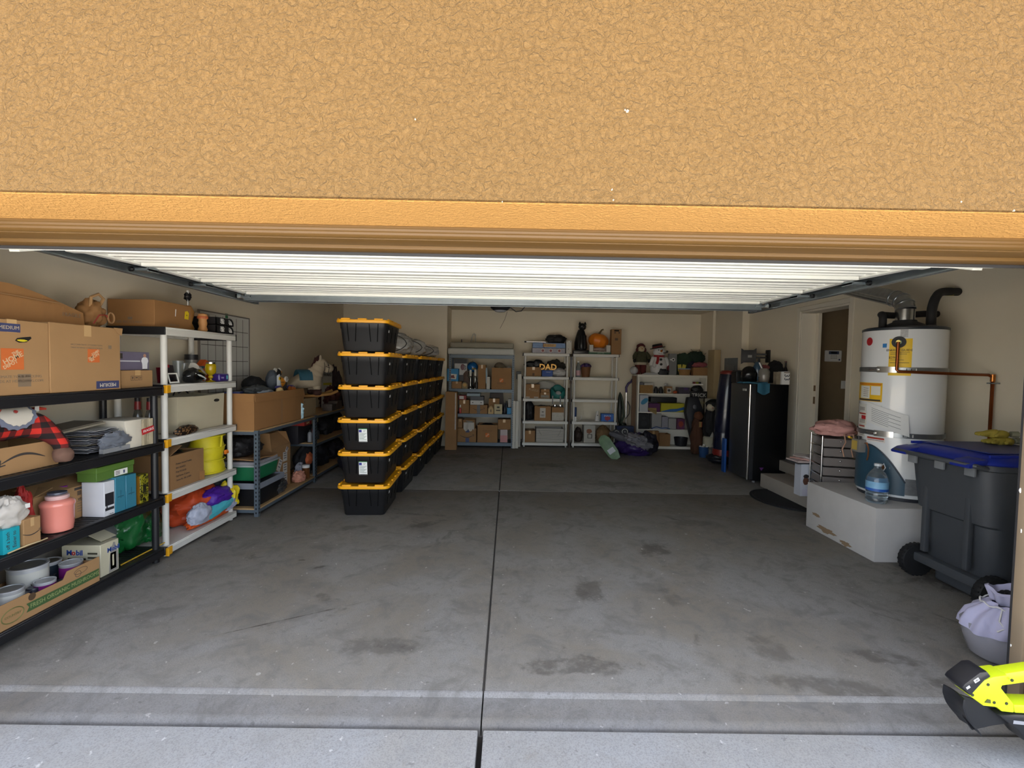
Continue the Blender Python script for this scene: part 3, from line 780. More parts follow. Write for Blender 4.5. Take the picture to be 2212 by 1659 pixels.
# icon carton and the pan box above it
loc, w, h = fit_left(264, 331, 800, z, .30, -2.74)
t = carton('icon_carton', 'small brown carton with three handling icons, under the purple grey box', loc, w, .30, h, L90)
y = -.1505
for i in range(3):
    x = -w*.17+i*.036
    fr = B().box(x-.015,x+.015,y-.0006,y,h*.42,h*.42+.034).build('icon_frame', INK2, t)
    B().box(x-.0125,x+.0125,y-.001,y-.0006,h*.42+.0025,h*.42+.0315).build('icon_ground', MAT_CARD, fr)
    if i == 0: B().prism([(x-.008,h*.42+.027),(x+.008,h*.42+.027),(x+.004,h*.42+.014),(x+.002,h*.42+.007),(x-.002,h*.42+.007),(x-.004,h*.42+.014)], y-.0016, y-.001, 'y').build('glass_icon', INK2, fr)
    if i == 1: B().prism([(x-.011,h*.42+.016),(x-.006,h*.42+.026),(x+.006,h*.42+.026),(x+.011,h*.42+.016),(x+.001,h*.42+.018),(x+.001,h*.42+.006),(x-.001,h*.42+.006),(x-.001,h*.42+.018)], y-.0016, y-.001, 'y').build('umbrella_icon', INK2, fr)
    if i == 2:
        for dx in (-.005, .005): B().prism([(x+dx-.001,h*.42+.007),(x+dx+.001,h*.42+.007),(x+dx+.001,h*.42+.02),(x+dx+.004,h*.42+.02),(x+dx,h*.42+.027),(x+dx-.004,h*.42+.02),(x+dx-.001,h*.42+.02)], y-.0016, y-.001, 'y').build('arrow_icon', INK2, fr)
z2 = z+h+.002
loc, w, h = fit_left(258, 324, 760, z2, .26, -2.76)
t = thing('cookware_box', 'purple grey retail box printed with a person in a white shirt', 'box', loc, L90)
B().box(-w/2,w/2,-.13,.13,0,h).build('body', M('#6a6478', .45, var=.15), t, bevel=.003)
y = -.1302
B().box(-w/2+.004,w*.18,y-.0008,y,h*.46,h*.52).build('blade_print', M('#c9cad0', .3), t)
pr = B().prism([(w*.26,h*.05),(w*.25,h*.36),(w*.22,h*.5),(w*.25,h*.66),(w*.31,h*.72),(w*.37,h*.72),(w*.43,h*.66),(w*.46,h*.5),(w*.43,h*.36),(w*.42,h*.05)], y-.0008, y, 'y').build('shirt_print', M('#d9d9de', .5), t)
B().cyl((w*.34,y-.0008,h*.80),(w*.34,y,h*.80),.0135,n=12).build('head_print', M('#b98b74', .6), t)
B().box(w*.26,w*.42,y-.0009,y,0.002,h*.06).build('trouser_print', MAT_INK, t)
B().box(-w/2+.004,-w*.38,y-.0008,y,h*.62,h*.9).build('side_print', MAT_INK, t)
False and simple('sauce_tin', 'blue flat tin behind the purple grey box on the black unit', 'tin', B().box(-.1,.1,-.06,.06,0,.10), M('#2f5b9c',.4), (-2.98, 3.47, z+.12) if False else (-2.94, 3.535, z), L90, bevel=.006)
# ================================================================= grey unit, top shelf
z = LV[4]
xf = -2.815
Y0 = 3.70; Y1 = pX(413, 690, xf).y
h = pX(335, 646, xf).z - z
t = carton('recyclable_carton', 'brown carton with yellow price tag on the top grey shelf', (xf-.185, (Y0+Y1)/2, z), Y1-Y0, .37, h*.98, L90, MAT_CARD2, tape=False)
w = Y1-Y0; y = -.1855
tg = B().prism([(-.026,-.03),(.022,-.034),(.03,.022),(.012,.04),(-.018,.032)], y-.001, y, 'y').build('price_tag', M('#e5c61d', .5), t, loc=(w/2-.06, 0, h*.58)); text(tg, '99', .02, MAT_INK, (0, y-.002, 0))
text(t, 'THIS SIDE UP', .022, GREYINK, (.0, y, .03))
text(t, '100% RECYCLABLE', .026, GREYINK, (-w/2-.0008, .02, .035), (PI/2, 0, -PI/2))
B().box(-w/2-.0012,-w/2-.0004,-.01,.025,.055,.075).build('recycle_print', GREYINK, t)
decal(t, 'tape_scrap', MAT_WHITE, .02, h*.62, .008, .06, y, .1)
# carved ornaments behind that carton
t = thing('carved_ornament', 'wooden carved ornament with black ball finial, rising behind the tagged carton', 'ornament', (-2.93, 4.25, z))
B().lathe([(.04,0),(.05,.03),(.03,.08),(.045,.14),(.05,.18),(.025,.235)], 14).build('body', M('#a8793f', .6, var=.2), t, smooth=True)
B().cyl((0,0,.23),(0,0,.30),.010,n=10).build('stem', MAT_CHROME, t)
B().blob((0,0,.315),(.028,.028,.036),3,.5,3).build('finial', MAT_BLACKP, t, smooth=True)
B().cyl((0,0,.34),(0,0,.372),.009,n=8).build('tip', MAT_WHITE, t)
t = thing('clay_ornament', 'small tan clay ornament of stacked rounds between carton and black baskets', 'ornament', (-2.80, 4.255, z))
B().lathe([(.03,0),(.04,.02),(.03,.05),(.038,.08),(.032,.105),(.042,.135),(.034,.16),(.0,.17)], 14).build('body', M('#c08b54', .6, var=.15), t, smooth=True)
B().lathe([(.043,.118),(.045,.13),(.043,.142)], 14, cap0=False, cap1=False).build('band', M('#b55f35', .6), t)
# black desk trays with arc cut-outs
for k in range(2):
    zz = z+k*.074
    t = thing('desk_tray', ('lower' if k == 0 else 'upper')+' of two stacked black trays with white arc cut-outs', 'tray', (-2.83, 4.44, zz), L90, 'black arc trays')
    W2 = .27
    b = B().box(-W2/2,W2/2,-.12,.12,0,.006)
    b.prism([(-W2/2,0),(W2/2,0),(W2/2,.035),(W2/2-.012,.055),(W2/2-.035,.070),(-W2/2,.070)], -.12, -.114, 'y').prism([(-W2/2,0),(W2/2,0),(W2/2,.070),(-W2/2,.070)], .114, .12, 'y')
    b.box(-W2/2,-W2/2+.006,-.12,.12,0,.07).build('tray', MAT_BLACKP, t)
    for j, (cx, cz, a0, a1) in enumerate([(-.075,.012,0,90),(-.015,.062,180,270),(.055,.012,0,90)]):
        for r in (.018, .034, .050):
            pts = [(cx+r*.95*math.cos(R_(a0+(a1-a0)*i/8)), -.1215, cz+r*.85*math.sin(R_(a0+(a1-a0)*i/8))) for i in range(9)]
            B().tube(pts, .0032, 6).build('arc', M('#c6c6c2', .5), t)
simple('paper_stack', 'thin paper bundle lying on the upper black tray', 'papers', B().box(-.09,.05,-.07,.07,0,.012).box(-.08,.06,-.06,.06,.012,.03), M('#b9a58a',.8,var=.2), (-2.93, 4.40, z+.149), L90)
# calendar whiteboard on the left wall
XW = XL
a = pX(432, 700, XW+.02); c = pX(538, 690, XW+.02)
t = thing('whiteboard', 'white calendar board with hand-drawn grid on the left wall', 'whiteboard', (XW+.0, (a.y+c.y)/2, 1.06), L90)
w = c.y-a.y; hh = c.z-1.06
B().box(-w/2,w/2,-.016,-.001,0,hh).build('panel', M('#c9c9c4', .3, var=.04), t)
for bx in ((-w/2-.012,-w/2,0,hh),(w/2,w/2+.012,0,hh),(-w/2-.012,w/2+.012,hh,hh+.014),(-w/2-.012,w/2+.012,-.014,0)):
    B().box(bx[0],bx[1],-.022,-.001,bx[2],bx[3]).build('frame_edge', M('#77706a', .5), t)
for i in range(1, 7): B().box(-w/2+w*i/7-.003,-w/2+w*i/7+.003,-.0168,-.016,.05,hh-.02).build('grid_line', MAT_INK, t)
for i in range(1, 6): B().box(-w/2+.02,w/2-.02,-.0168,-.016,hh*i/6-.003,hh*i/6+.003).build('grid_line', MAT_INK, t)
B().box(-.02,.03,-.018,-.0168,hh-.03,hh+.02).build('green_tape', M('#2f6b45', .5), t)
# ================================================================= grey unit, second shelf
z = LV[3]
GLASS = M('#c9cfcf', .06, var=.0, trans=.85, alpha=.55)
def on_left(u, d_in, z):           # a spot on a shelf: photo column u, distance behind the front plane
    xf = -2.70-d_in
    return (xf, pX(u, 850, xf).y, z)
t = thing('tumbler', 'red metallic tumbler behind the front post on the second grey shelf', 'tumbler', on_left(350, .24, z))
open_cyl(B(), .032, .040, .13).build('body', M('#8e1f38', .25, .6), t, smooth=True)
t = thing('baby_monitor', 'white-framed black screen device propped on the second grey shelf', 'screen device', on_left(375, .06, z), L90)
f = B().box(-.055,.055,-.008,.008,0,.085).build('screen', M('#16151a', .15), t, bevel=.004); f.rotation_euler = (-.25, 0, 0); f.location = (0,0,.003)
f = B().box(-.055,-.045,-.012,-.0081,0,.085).box(.045,.055,-.012,-.0081,0,.085).box(-.0449,.0449,-.012,-.0081,.075,.085).box(-.0449,.0449,-.012,-.0081,0,.012).build('frame', MAT_WHITE, t); f.rotation_euler = (-.25,0,0); f.location = (0,0,.003)
t = thing('book', 'dark book with a red spine corner leaning by the glass vase', 'book', on_left(368, .15, z), L90)
f = B().box(-.05,.05,-.012,.012,0,.15).build('cover', M('#2a2528', .5), t); f.rotation_euler = (-.22,.1,0); f.location=(0,0,.006)
f = B().box(-.05,.0,-.0135,-.012,.125,.15).build('red_corner', M('#a62a2c', .5), t); f.rotation_euler = (-.22,.1,0); f.location=(0,0,.006)
for i, (u, di, r, hh) in enumerate([(385, .16, .042, .19), (398, .22, .036, .17)]):
    t = thing('glass_vase', ['tall clear glass vase next to the dark leaning book', 'shorter clear glass vase behind the black helmet'][i], 'vase', on_left(u, di, z), 0, 'glass vases')
    open_cyl(B(), r*.7, r, hh, .003).build('glass', GLASS, t, smooth=True)
t = thing('storage_jar', 'jar with wide black lid at the back of the second grey shelf', 'jar', on_left(414, .33, z))
B().cyl((0,0,0),(0,0,.20),.05,n=20).build('glass', M('#8f8d88', .2, alpha=.8), t, smooth=True)
B().cyl((0,0,.2),(0,0,.25),.056,n=20).build('lid', MAT_BLACKP, t, smooth=True)
t = thing('toy_ramp', 'orange and blue plastic toy ramp behind the yellow goblet', 'toy', on_left(436, .24, z), L90)
B().prism([(-.10,.10),(.02,.205),(.10,.17),(.12,.06),(.06,.0),(-.06,.0),(-.05,.07)], -.03, .03, 'y').build('shell', M('#cf5a26', .45), t, bevel=.006)
B().prism([(-.13,.11),(-.02,.12),(0,.135),(-.03,.145),(-.12,.135)], -.034, .034, 'y').build('slide', M('#2b556b', .45), t)
t = thing('helmet', 'glossy black helmet-like mask resting on the second grey shelf', 'helmet', on_left(418, .10, z), L90)
B().blob((0,0,.055),(.115,.07,.075),9,.25,2.2,24,14,flat=.72).build('shell', M('#0f1011', .12, coat=.6), t, smooth=True)
B().tube([(-.06,-.055,.08),(.0,-.068,.06),(.07,-.062,.035),(.11,-.03,.02)], .007, 8).build('white_trim', M('#c9cdc9', .3), t)
t = thing('paper_sheet', 'crumpled white paper tucked behind the black helmet', 'paper', on_left(428, .20, z), L90)
B().sheet(lambda u, v: (-.10+.2*u, .02*math.sin(5*u+3*v), .05+.12*v*(1-.4*u)+.01*math.sin(9*u)), 10, 6, .002).build('sheet', M('#d6d3ca', .7), t)
B().box(-.02,.02,-.01,.01,0,.05).build('stand', MAT_WHITE, t)
t = thing('goblet', 'yellow glass mason-jar goblet with silver rim', 'goblet', on_left(455.5, .06, z))
B().lathe([(.040,0),(.042,.006),(.012,.016),(.010,.03),(.020,.04),(.020,.05),(.012,.06),(.030,.072),(.043,.09),(.045,.135),(.042,.158),(.036,.166)], 24).build('glass', M('#c9ad12', .08, trans=.5, var=.02), t, smooth=True)
B().lathe([(.037,.1661),(.037,.18),(.034,.18)], 24).build('rim', MAT_CHROME, t, smooth=True)
t = thing('diaper_pack', 'small purple plastic-wrapped pack at the end of the second grey shelf', 'pack', on_left(474, .08, z), L90)
B().box(-.075,.075,-.05,.05,0,.072).build('wrap', M('#3f2a7d', .3, var=.15, coat=.3), t, bevel=.018, seg=3)
B().box(.03,.05,-.0515,-.0495,.018,.055).build('teal_print', M('#57a9b5', .4), t); text(t, 'Pampers', .022, M('#b9b3d6', .5), (-.025, -.0505, .035)) if False else text(t, 'baby', .024, M('#b9b3d6', .5), (-.03, -.0508, .036))
# ================================================================= grey unit, third shelf
z = LV[2]
loc, w, h = fit_left(384, 484, 853, z, .30, -2.785)
t = thing('fabric_bin', 'cream folding fabric bin with dark oval handle hole on third grey shelf', 'bin', loc, L90)
b = B(); e = .004
b.taper(w*.97, .28, w, .30, 0, .004)
for k, (pa, pb) in enumerate([((-w/2,-.15),(w/2,-.15)),((w/2,-.15),(w/2,.15)),((w/2,.15),(-w/2,.15)),((-w/2,.15),(-w/2,-.15))]):
    b.sheet(lambda u, v, pa=pa, pb=pb: (pa[0]*(.97+.03*v)+(pb[0]-pa[0])*u*(.97+.03*v), (pa[1]+(pb[1]-pa[1])*u)*(.96+.04*v)-(.012*math.sin(PI*u)*math.sin(PI*v) if True else 0), h*v*(1 - (.03*math.sin(PI*u)))), 8, 6, .004)
b.build('body', M('#b9b097', .85, var=.04, bump=.1, bscale=150), t)
B().prism([(.030*math.cos(a)*(1.2), .014*math.sin(a)) for a in [2*PI*i/18 for i in range(18)]], -.162, -.155, 'y').build('handle_hole', M('#19150f', .9), t, loc=(w*.30, 0, h*.80), bevel=0)
B().tube([(-.16,.0,h),(-.13,0,h+.05),(-.09,0,h+.02),(-.02,.0,h+.045),(.03,0,h+.01)], .006, 6).build('cable', MAT_BLACKP, t)
def leopard():
    m, N, L, b = nodes_of('leopard_print')
    v = N.new('ShaderNodeTexVoronoi'); v.inputs['Scale'].default_value = 55; tc = N.new('ShaderNodeTexCoord'); L.new(tc.outputs['Object'], v.inputs['Vector'])
    r = N.new('ShaderNodeValToRGB'); r.color_ramp.elements[0].color = (*lin('#7a5a3a'),1); r.color_ramp.elements[0].position = .38; r.color_ramp.elements[1].color = (*lin('#17110e'),1); r.color_ramp.elements[1].position = .45
    L.new(v.outputs['Distance'], r.inputs[0]); L.new(r.outputs[0], b.inputs['Base Color']); b.inputs['Roughness'].default_value = .35
    return m
t = thing('leopard_pouch', 'dark leopard-print pouch lying in front of the cream bin', 'pouch', on_left(402, .022, z), L90)
B().blob((0,0,.034),(.14,.036,.046),4,.18,2,24,12,flat=.72).build('pouch', leopard(), t, smooth=True)
# ================================================================= grey unit, fourth shelf
z = LV[1]
loc, w, h = fit_left(366, 439, 978, z, .34, -2.735)
t = carton('tumbler_carton', 'brown carton with printed product lines on the fourth grey shelf', loc, w, .34, h, L90, MAT_CARD3, tape=False, flaps=(-8, None, 25, None), contents=MAT_BLACKP)
y = -.1705
for i, s_ in enumerate(['Product: Aerosol Tumbler', 'SKU: AGA0221', 'PO#: PO132120', 'Qty/Carton: 12 pieces', 'Carton No.: 381 of 1074']):
    text(t, s_, .021, MAT_INK, (-w*.34, y-.0005, h*.74-i*.034), align='LEFT', sx=.85)
B().sheet(lambda u, v: (w*.37+.055*u, y-.002-.004*u, h*.28*v), 3, 3, .003).build('loose_flap', MAT_CARD2, t)
t = thing('pop_up_hamper', 'yellow pop-up mesh hamper with an orange tab on the fourth grey shelf', 'hamper', on_left(446, .16, z), L90)
rg = []
for i in range(9):
    a = i/8; r = .148+.010*math.sin(a*PI*4)
    rg.append((r, .004+.36*a))
B().lathe(rg, 28, sx=1.0, sy=.9).build('mesh_body', M('#c9bb17', .6, var=.1, scale=20), t, smooth=True)
for zz in (.02, .13, .25, .355): B().tube([(.160*math.cos(2*PI*i/28), .144*math.sin(2*PI*i/28), zz) for i in range(29)], .005, 6).build('hoop', M('#d2c51f', .5), t)
B().blob((.055,-.15,.19),(.035,.012,.02),3,.4,2).build('orange_tab', M('#e07a22', .6), t)
B().blob((.165,-.02,.24),(.03,.02,.012),5,.4,2).build('orange_tab', M('#d2691e', .6), t)
B().tube([(-.03,-.16,.36),(-.045,-.165,.31),(-.06,-.168,.26)], .008, 6).build('strap', M('#c9bb17', .6), t)
# ================================================================= grey unit, bottom shelf: folded play tent, green bag
z = LV[0]
c = on_left(428, .19, z)
t = thing('play_tent', 'bundled play tent of purple, teal, yellow, orange and white panels', 'play tent', c, L90)
def panel(name, cc, r, seed, col, rot=None, amp=.2): B().blob(cc, r, seed, amp, 2.2, 44, 26, flat=.8, rot=rot, fold=.10).build(name, CL(col, .5), t, smooth=True)
panel('orange_panel', (-.02,.02,.14),(.29,.18,.17),2,'#b8431c')
panel('orange_hem', (-.02,-.12,.045),(.30,.06,.05),12,'#cf561f')
panel('purple_panel', (.07,-.10,.19),(.20,.10,.085),5,'#4b1e93')
panel('teal_roll', (.02,-.15,.10),(.30,.055,.055),7,'#4fb6c4', Matrix.Rotation(-.12,3,'Y'), .12)
panel('white_panel', (.20,-.12,.10),(.13,.08,.08),9,'#a9adc4')
panel('white_corner', (-.22,-.15,.12),(.12,.06,.09),19,'#a9aebf')
panel('yellow_panel', (.26,-.10,.145),(.085,.10,.12),11,'#d6bd1a', None, .35)
t = thing('green_bag', 'dark green plastic bag slumped behind the black corner post', 'bag', (-2.93, 3.585, LVB[0]+.002), L90)
B().blob((-.01,.04,.165),(.185,.12,.19),14,.25,2,44,28,flat=.86,fold=.14).build('bag', CL('#135c2a', .3, coat=.3), t, smooth=True)
B().blob((.14,-.04,.10),(.09,.06,.10),21,.3,2.5,36,22,flat=.9,fold=.2).build('knot', CL('#14602c', .3, coat=.3), t, smooth=True)
# ================================================================= black unit, third level: plush horse, mailers, fragile box
z = LVB[2]
def plaid():
    m, N, L, b = nodes_of('buffalo_plaid')
    tc = N.new('ShaderNodeTexCoord'); sp = N.new('ShaderNodeSeparateXYZ'); L.new(tc.outputs['Object'], sp.inputs[0])
    fs = []
    for ax in ('X', 'Z'):
        a = N.new('ShaderNodeMath'); a.operation = 'MULTIPLY'; a.inputs[1].default_value = 15.0; L.new(sp.outputs[ax], a.inputs[0])
        f = N.new('ShaderNodeMath'); f.operation = 'FRACT'; L.new(a.outputs[0], f.inputs[0])
        g = N.new('ShaderNodeMath'); g.operation = 'GREATER_THAN'; g.inputs[1].default_value = .5; L.new(f.outputs[0], g.inputs[0]); fs.append(g.outputs[0])
    s = N.new('ShaderNodeMath'); s.operation = 'ADD'; L.new(fs[0], s.inputs[0]); L.new(fs[1], s.inputs[1])
    d = N.new('ShaderNodeMath'); d.operation = 'MULTIPLY'; d.inputs[1].default_value = .5; L.new(s.outputs[0], d.inputs[0])
    r = N.new('ShaderNodeValToRGB'); r.color_ramp.interpolation = 'CONSTANT'
    r.color_ramp.elements[0].color = (*lin('#c3281c'),1); r.color_ramp.elements[1].position = .4; r.color_ramp.elements[1].color = (*lin('#5e1512'),1)
    e = r.color_ramp.elements.new(.8); e.color = (*lin('#1a1010'),1)
    L.new(d.outputs[0], r.inputs[0]); L.new(r.outputs[0], b.inputs['Base Color']); b.inputs['Roughness'].default_value = .9
    return m
loc, w, h = fit_left(-12, 124, 960, z, .30, -2.735)
t = carton('arrow_carton', 'brown carton with large black curved arrow under the plaid plush horse', loc, w, .30, h, L90, tape=False, flaps=(None, None, None, 60))
smile(t, -.1505, w/2-.20, h*.42, .24, MAT_INK, -1, -1)
hz = h
t = thing('plush_horse', 'red and black plaid plush horse with white lace saddle, straddling the carton', 'plush toy', (loc[0]+.06, loc[1]-.045, z), L90)
pts = [(-.10,-.0,hz+.118,.095),(.03,-.0,hz+.122,.09),(.11,.0,hz+.11,.082),(.155,-.05,hz+.09,.07),(.165,-.125,hz+.02,.048),(.165,-.165,hz-.025,.042),(.16,-.17,hz-.06,.044),
       (-.19,-.0,hz+.135,.08),(-.25,-.03,hz+.14,.06),(-.18,.09,hz+.05,.045),(-.18,.13,hz+.03,.04),(.11,.12,hz+.04,.04),(.11,.15,hz+.02,.035)]
bd = skin('body', pts, [(0,1),(1,2),(2,3),(3,4),(4,5),(5,6),(0,7),(7,8),(0,9),(9,10),(2,11),(11,12)], plaid(), t)
B().blob((.158,-.176,hz-.082),(.054,.048,.05),3,.12,2,24,14,flat=.8).build('hoof', CL('#6b4f42',.9), t, smooth=True)
B().blob((-.18,.15,hz+.03),(.04,.04,.04),5,.12,2,24,14,flat=.8).build('hoof', CL('#6b4f42',.9), t, smooth=True)
def drape(r, z0, lift):
    def fn(u, v):
        a = 2*PI*u; rr = r*v*(1+(.05*math.cos(16*a) if v > .9 else 0))
        x = rr*math.cos(a); q = rr*math.sin(a)
        ang = q/.108
        return (-.02+x, -(.096+lift)*math.sin(.9-ang*.9), hz+.12+(.096+lift)*math.cos(.9-ang*.9))
    return fn
B().sheet(drape(.115, 0, .006), 48, 8, .004).build('lace_trim', M('#6f7587', .8, bump=.2), t)
sd = B().sheet(drape(.088, 0, .013), 36, 8, .004).build('saddle', M('#c9c2b4', .9), t)
B().sheet(drape(.010, 0, .020), 12, 3, .003).build('snowflake', M('#a33a33', .8), sd)
B().blob((-.13,-.03,hz+.20),(.07,.05,.03),8,.4,3,24,14,fold=.2).build('mane', CL('#b3392a',.9), t, smooth=True)
B().blob((-.20,-.05,hz+.195),(.06,.05,.035),18,.4,3,24,14,fold=.1).build('white_fur', CL('#b9b4ac',.9), t, smooth=True)
B().tube([(.13,.02,hz+.175),(.18,-.01,hz+.19),(.21,-.03,hz+.185)], [.014,.012,.006], 8).build('tail', M('#c0402d', .8), t)
B().box(-.012,.012,-.001,.001,-.016,.016).build('care_tag', MAT_WHITE, t, loc=(.15,-.035,hz+.19))
# stack of plastic mailers
rm = random.Random(4)
nm = 13
base = on_left(187, .20, z)
for k in range(nm):
    w = .23+.03*rm.random(); dd = .24
    t_h = .0095
    col = ['#8f9298', '#73777f', '#a8a9aa', '#595d66', '#8b8577'][k % 5]
    b = B().sheet(lambda u, v, k=k, w=w: (-w/2+w*u, -dd/2+dd*v, .0045*math.sin(7*u+k*.15)*math.sin(4*v+1)+.002*math.sin(19*u)), 14, 8, .0045)
    o = b.build('plastic_mailer', CL(col, .35, coat=.2), None, smooth=True)
    o.location = (base[0]-.015*rm.random(), base[1]+.03*(rm.random()-.5), z+.012+k*.0118)
    o.rotation_euler = (0, 0, L90+(rm.random()-.5)*.12)
    which = 'lowest' if k == 0 else ('topmost' if k == nm-1 else ['second','third','fourth','fifth','sixth','seventh','eighth','ninth','tenth','eleventh','twelfth'][k-1])
    tag(o, f'flat grey plastic mailer beside the plaid horse, {which} in its pile counted from below' if k not in (0, nm-1) else f'flat grey plastic mailer beside the plaid horse, {which} of its pile', 'mailer', 'plastic mailers in a pile')
t = thing('crumpled_mailer', 'crumpled grey plastic mailer bulging from the front of the pile', 'mailer', (base[0]+.172, base[1]+.02, z+.002), L90)
B().blob((0,0,.075),(.11,.022,.05),31,.4,2.2,44,26,fold=.2).build('film', CL('#6f7580', .3, coat=.3), t, smooth=True)
B().box(-.11,.11,-.014,.014,0,.03).build('lower_film', CL('#8d8f92', .35), t)
# picture panels stood behind
t = thing('picture_board', 'pale flat panel lying tilted over the mailer pile toward the fragile box', 'board', (-2.95, 3.10, z+.175), L90)
f = B().box(-.18,.16,-.12,.10,0,.012).build('board', M('#8d8574', .7, var=.15), t); f.rotation_euler = (0, -.085, 0)
f = B().box(-.17,.15,-.11,.09,.0121,.020).build('top_sheet', M('#6a6256', .5, var=.15), t); f.rotation_euler = (0, -.085, 0)
loc, w, h = fit_left(286, 337, 905, z, .26, -2.695)
t = thing('fragile_box', 'battered white taped box marked with a red fragile sticker', 'box', (loc[0]-.03, loc[1]-.01, z), L90-.06)
def fb(p):
    return (p[0]+.008*math.sin(p[2]*30+p[1]*9), p[1]+.006*math.sin(p[0]*25), p[2])
bb = B().loft([[fb((x, yy, zz)) for x, yy in ((-w/2,-.13),(-w/4,-.137),(0,-.139),(w/4,-.137),(w/2,-.13),(w/2,.13),(-w/2,.13))] for zz in (0, h*.3, h*.6, h*.9, h)])
bb.build('body', CL('#cfc8b8', .5, .06, .35, 9), t, bevel=.008)
wr_ = B().sheet(lambda u, v: (w*.05+w*.43*u, -.139-.004-.003*math.sin(8*u), .004+(h-.008)*v), 6, 4, .003).build('newsprint_wrap', CL('#a89c82', .6, .25, .4, 22), t)
lab = B().box(-.055,.055,-.0012,0,-.022,.022).build('warning_sticker', M('#b3262b', .5), t, loc=(w*.27,-.148,h*.56), rot=(0,-.18,0))
text(lab, 'FRAGILE', .026, MAT_WHITE, (.004,-.0017,0))
# bottles at the back of that level
for i, u in enumerate((304, 326)):
    t = thing('red_cap_bottle', ['clear bottle with dark red cap, farther of two beside the cream bin', 'clear bottle with dark red cap, nearer of two beside the cream bin'][i], 'bottle', ((-2.975, -2.878)[i], 3.722, LV[2]), 0, 'red capped bottles')
    B().lathe([(.03,0),(.032,.01),(.032,.17),(.022,.215),(.018,.225)], 18).build('glass', M('#7d776c', .1, trans=.6), t, smooth=True)
    B().cyl((0,0,.2251),(0,0,.29),.024,.022,14).build('cap', M('#7c1f20', .4), t, smooth=True)
    B().cyl((0,0,.2901),(0,0,.32),.020,n=14).build('cap_top', MAT_BLACKP, t, smooth=True)

# ================================================================= black unit, second level
z = LVB[1]
loc, w, h = fit_left(66, 221, 1058, z, .28, -2.875)
t = carton('toy_carton', 'large open brown carton with printed handling text behind the pink jar', loc, w, .28, h, L90, tape=False, flaps=(20, None, 15, -28), contents=MAT_BLACKP)
y = -.1406
for x in (w*.12, w*.22):
    B().box(x-.014,x+.014,y-.0006,y,h*.72,h*.72+.03).build('icon_frame', INK2, t)
text(t, 'vtech', .032, INK2, (w*.17, y-.0004, h*.60), bold=.0008)
for i in range(5): B().box(w*.09,w*.09+.05+.02*((i*7)%3),y-.0005,y,h*.52-i*.017,h*.52-i*.017+.006).build('print_line', GREYINK, t)
bc = B().box(w*.24,w*.44,y-.0005,y,h*.26,h*.38).build('barcode_frame', INK2, t)
for i in range(16): B().box(w*.25+i*w*.0112,w*.25+i*w*.0112+.003,y-.0012,y-.0006,h*.28,h*.36).build('bar', MAT_CARD, bc)
text(t, 'FRAGILE', .026, GREYINK, (w*.32, y-.0004, h*.12))
B().box(w*.05,w*.2,y-.0005,y,h*.90,h*.98).build('edge_print', MAT_INK, t)
B().blob((-.02,-.08,h+.0),(.08,.05,.02),4,.4,3).build('purple_content', M('#8c2d8c', .5), t)
loc, w, h = fit_left(222, 245, 1040, z, .15, -2.715)
t = thing('appliance_box', 'white box with a coffee maker photo and teal sides', 'box', (loc[0], loc[1], z), L90)
B().box(-w/2,w/2,-.075,.075,0,h).build('body', M('#d2d4da', .4), t, bevel=.002, seg=1)
y = -.0753
pic = B().box(-w*.42,w*.42,y-.0006,y,h*.30,h*.66).build('machine_body', M('#26262b', .4), t)
B().box(-w*.42,w*.42,y-.0006,y,h*.16,h*.24).build('machine_base', M('#2b2b30', .4), t)
B().box(-w*.30,-w*.2,y-.0006,y,h*.24,h*.30).build('machine_leg', M('#2b2b30', .4), t)
text(t, '1 PACK', .012, MAT_INK, (.01, y-.0004, h*.04))
for k, (u0, u1) in enumerate(((247, 269), (270, 292.5))):
    loc, w, h = fit_left(u0, u1, 1030-5*k, z, .15, -2.71)
    t = thing('teal_box', ['plain teal box, left of two beside the white appliance box', 'plain teal box, right of two beside the gold book'][k], 'box', (loc[0], loc[1], z), L90, 'teal boxes')
    B().box(-w/2,w/2,-.075,.075,0,h).build('body', M('#35798f', .45), t, bevel=.003, seg=1)
    text(t, 'espresso', .016, M('#24586b', .6), (0, -.0756, h*.5), (PI/2, -PI/2, 0))
    B().box(-w*.3,w*.3,-.0756,-.075,h*.42,h*.45).build('logo_print', M('#24586b', .6), t)
hteal = h
loc, w, h = fit_left(206, 287, 1002, z+hteal+.003, .13, -2.735)
t = thing('shoe_box', 'green shoe box with white size label on top of the teal boxes', 'shoe box', (loc[0], loc[1], z+hteal+.003), L90)
B().box(-w/2,w/2,-.065,.065,0,h*.72).build('base', M('#4f6f2c', .6), t, bevel=.003, seg=1)
B().box(-w/2-.004,w/2+.004,-.069,.069,h*.60,h).build('lid', M('#56772f', .6), t, bevel=.003, seg=1)
lb = decal(t, 'size_label', MAT_WHITE, w*.12, h*.30, w*.36, h*.42, -.0695)
B().prism([(.02,-.012),(.03,-.012),(.032,.01),(.018,.01)], -.002, -.0013, 'y').build('shoe_print', NAVY, lb)
for i in range(3): B().box(-w*.15,-.01,-.002,-.0013,.008-.01*i,.012-.01*i).build('print_line', MAT_INK, lb)
loc, w, h = fit_left(294.5, 300, 1030, z, .26, -2.72)
simple('gold_book', 'thin shiny gold book beside the teal boxes', 'book', B().box(-w/2,w/2,-.13,.13,0,h), M('#b8862f', .3, .6), loc, L90)
loc, w, h = fit_left(301, 319, 1025, z, .26, -2.715)
t = thing('patterned_box', 'green box with black floral pattern at the end of the black shelf', 'box', loc, L90)
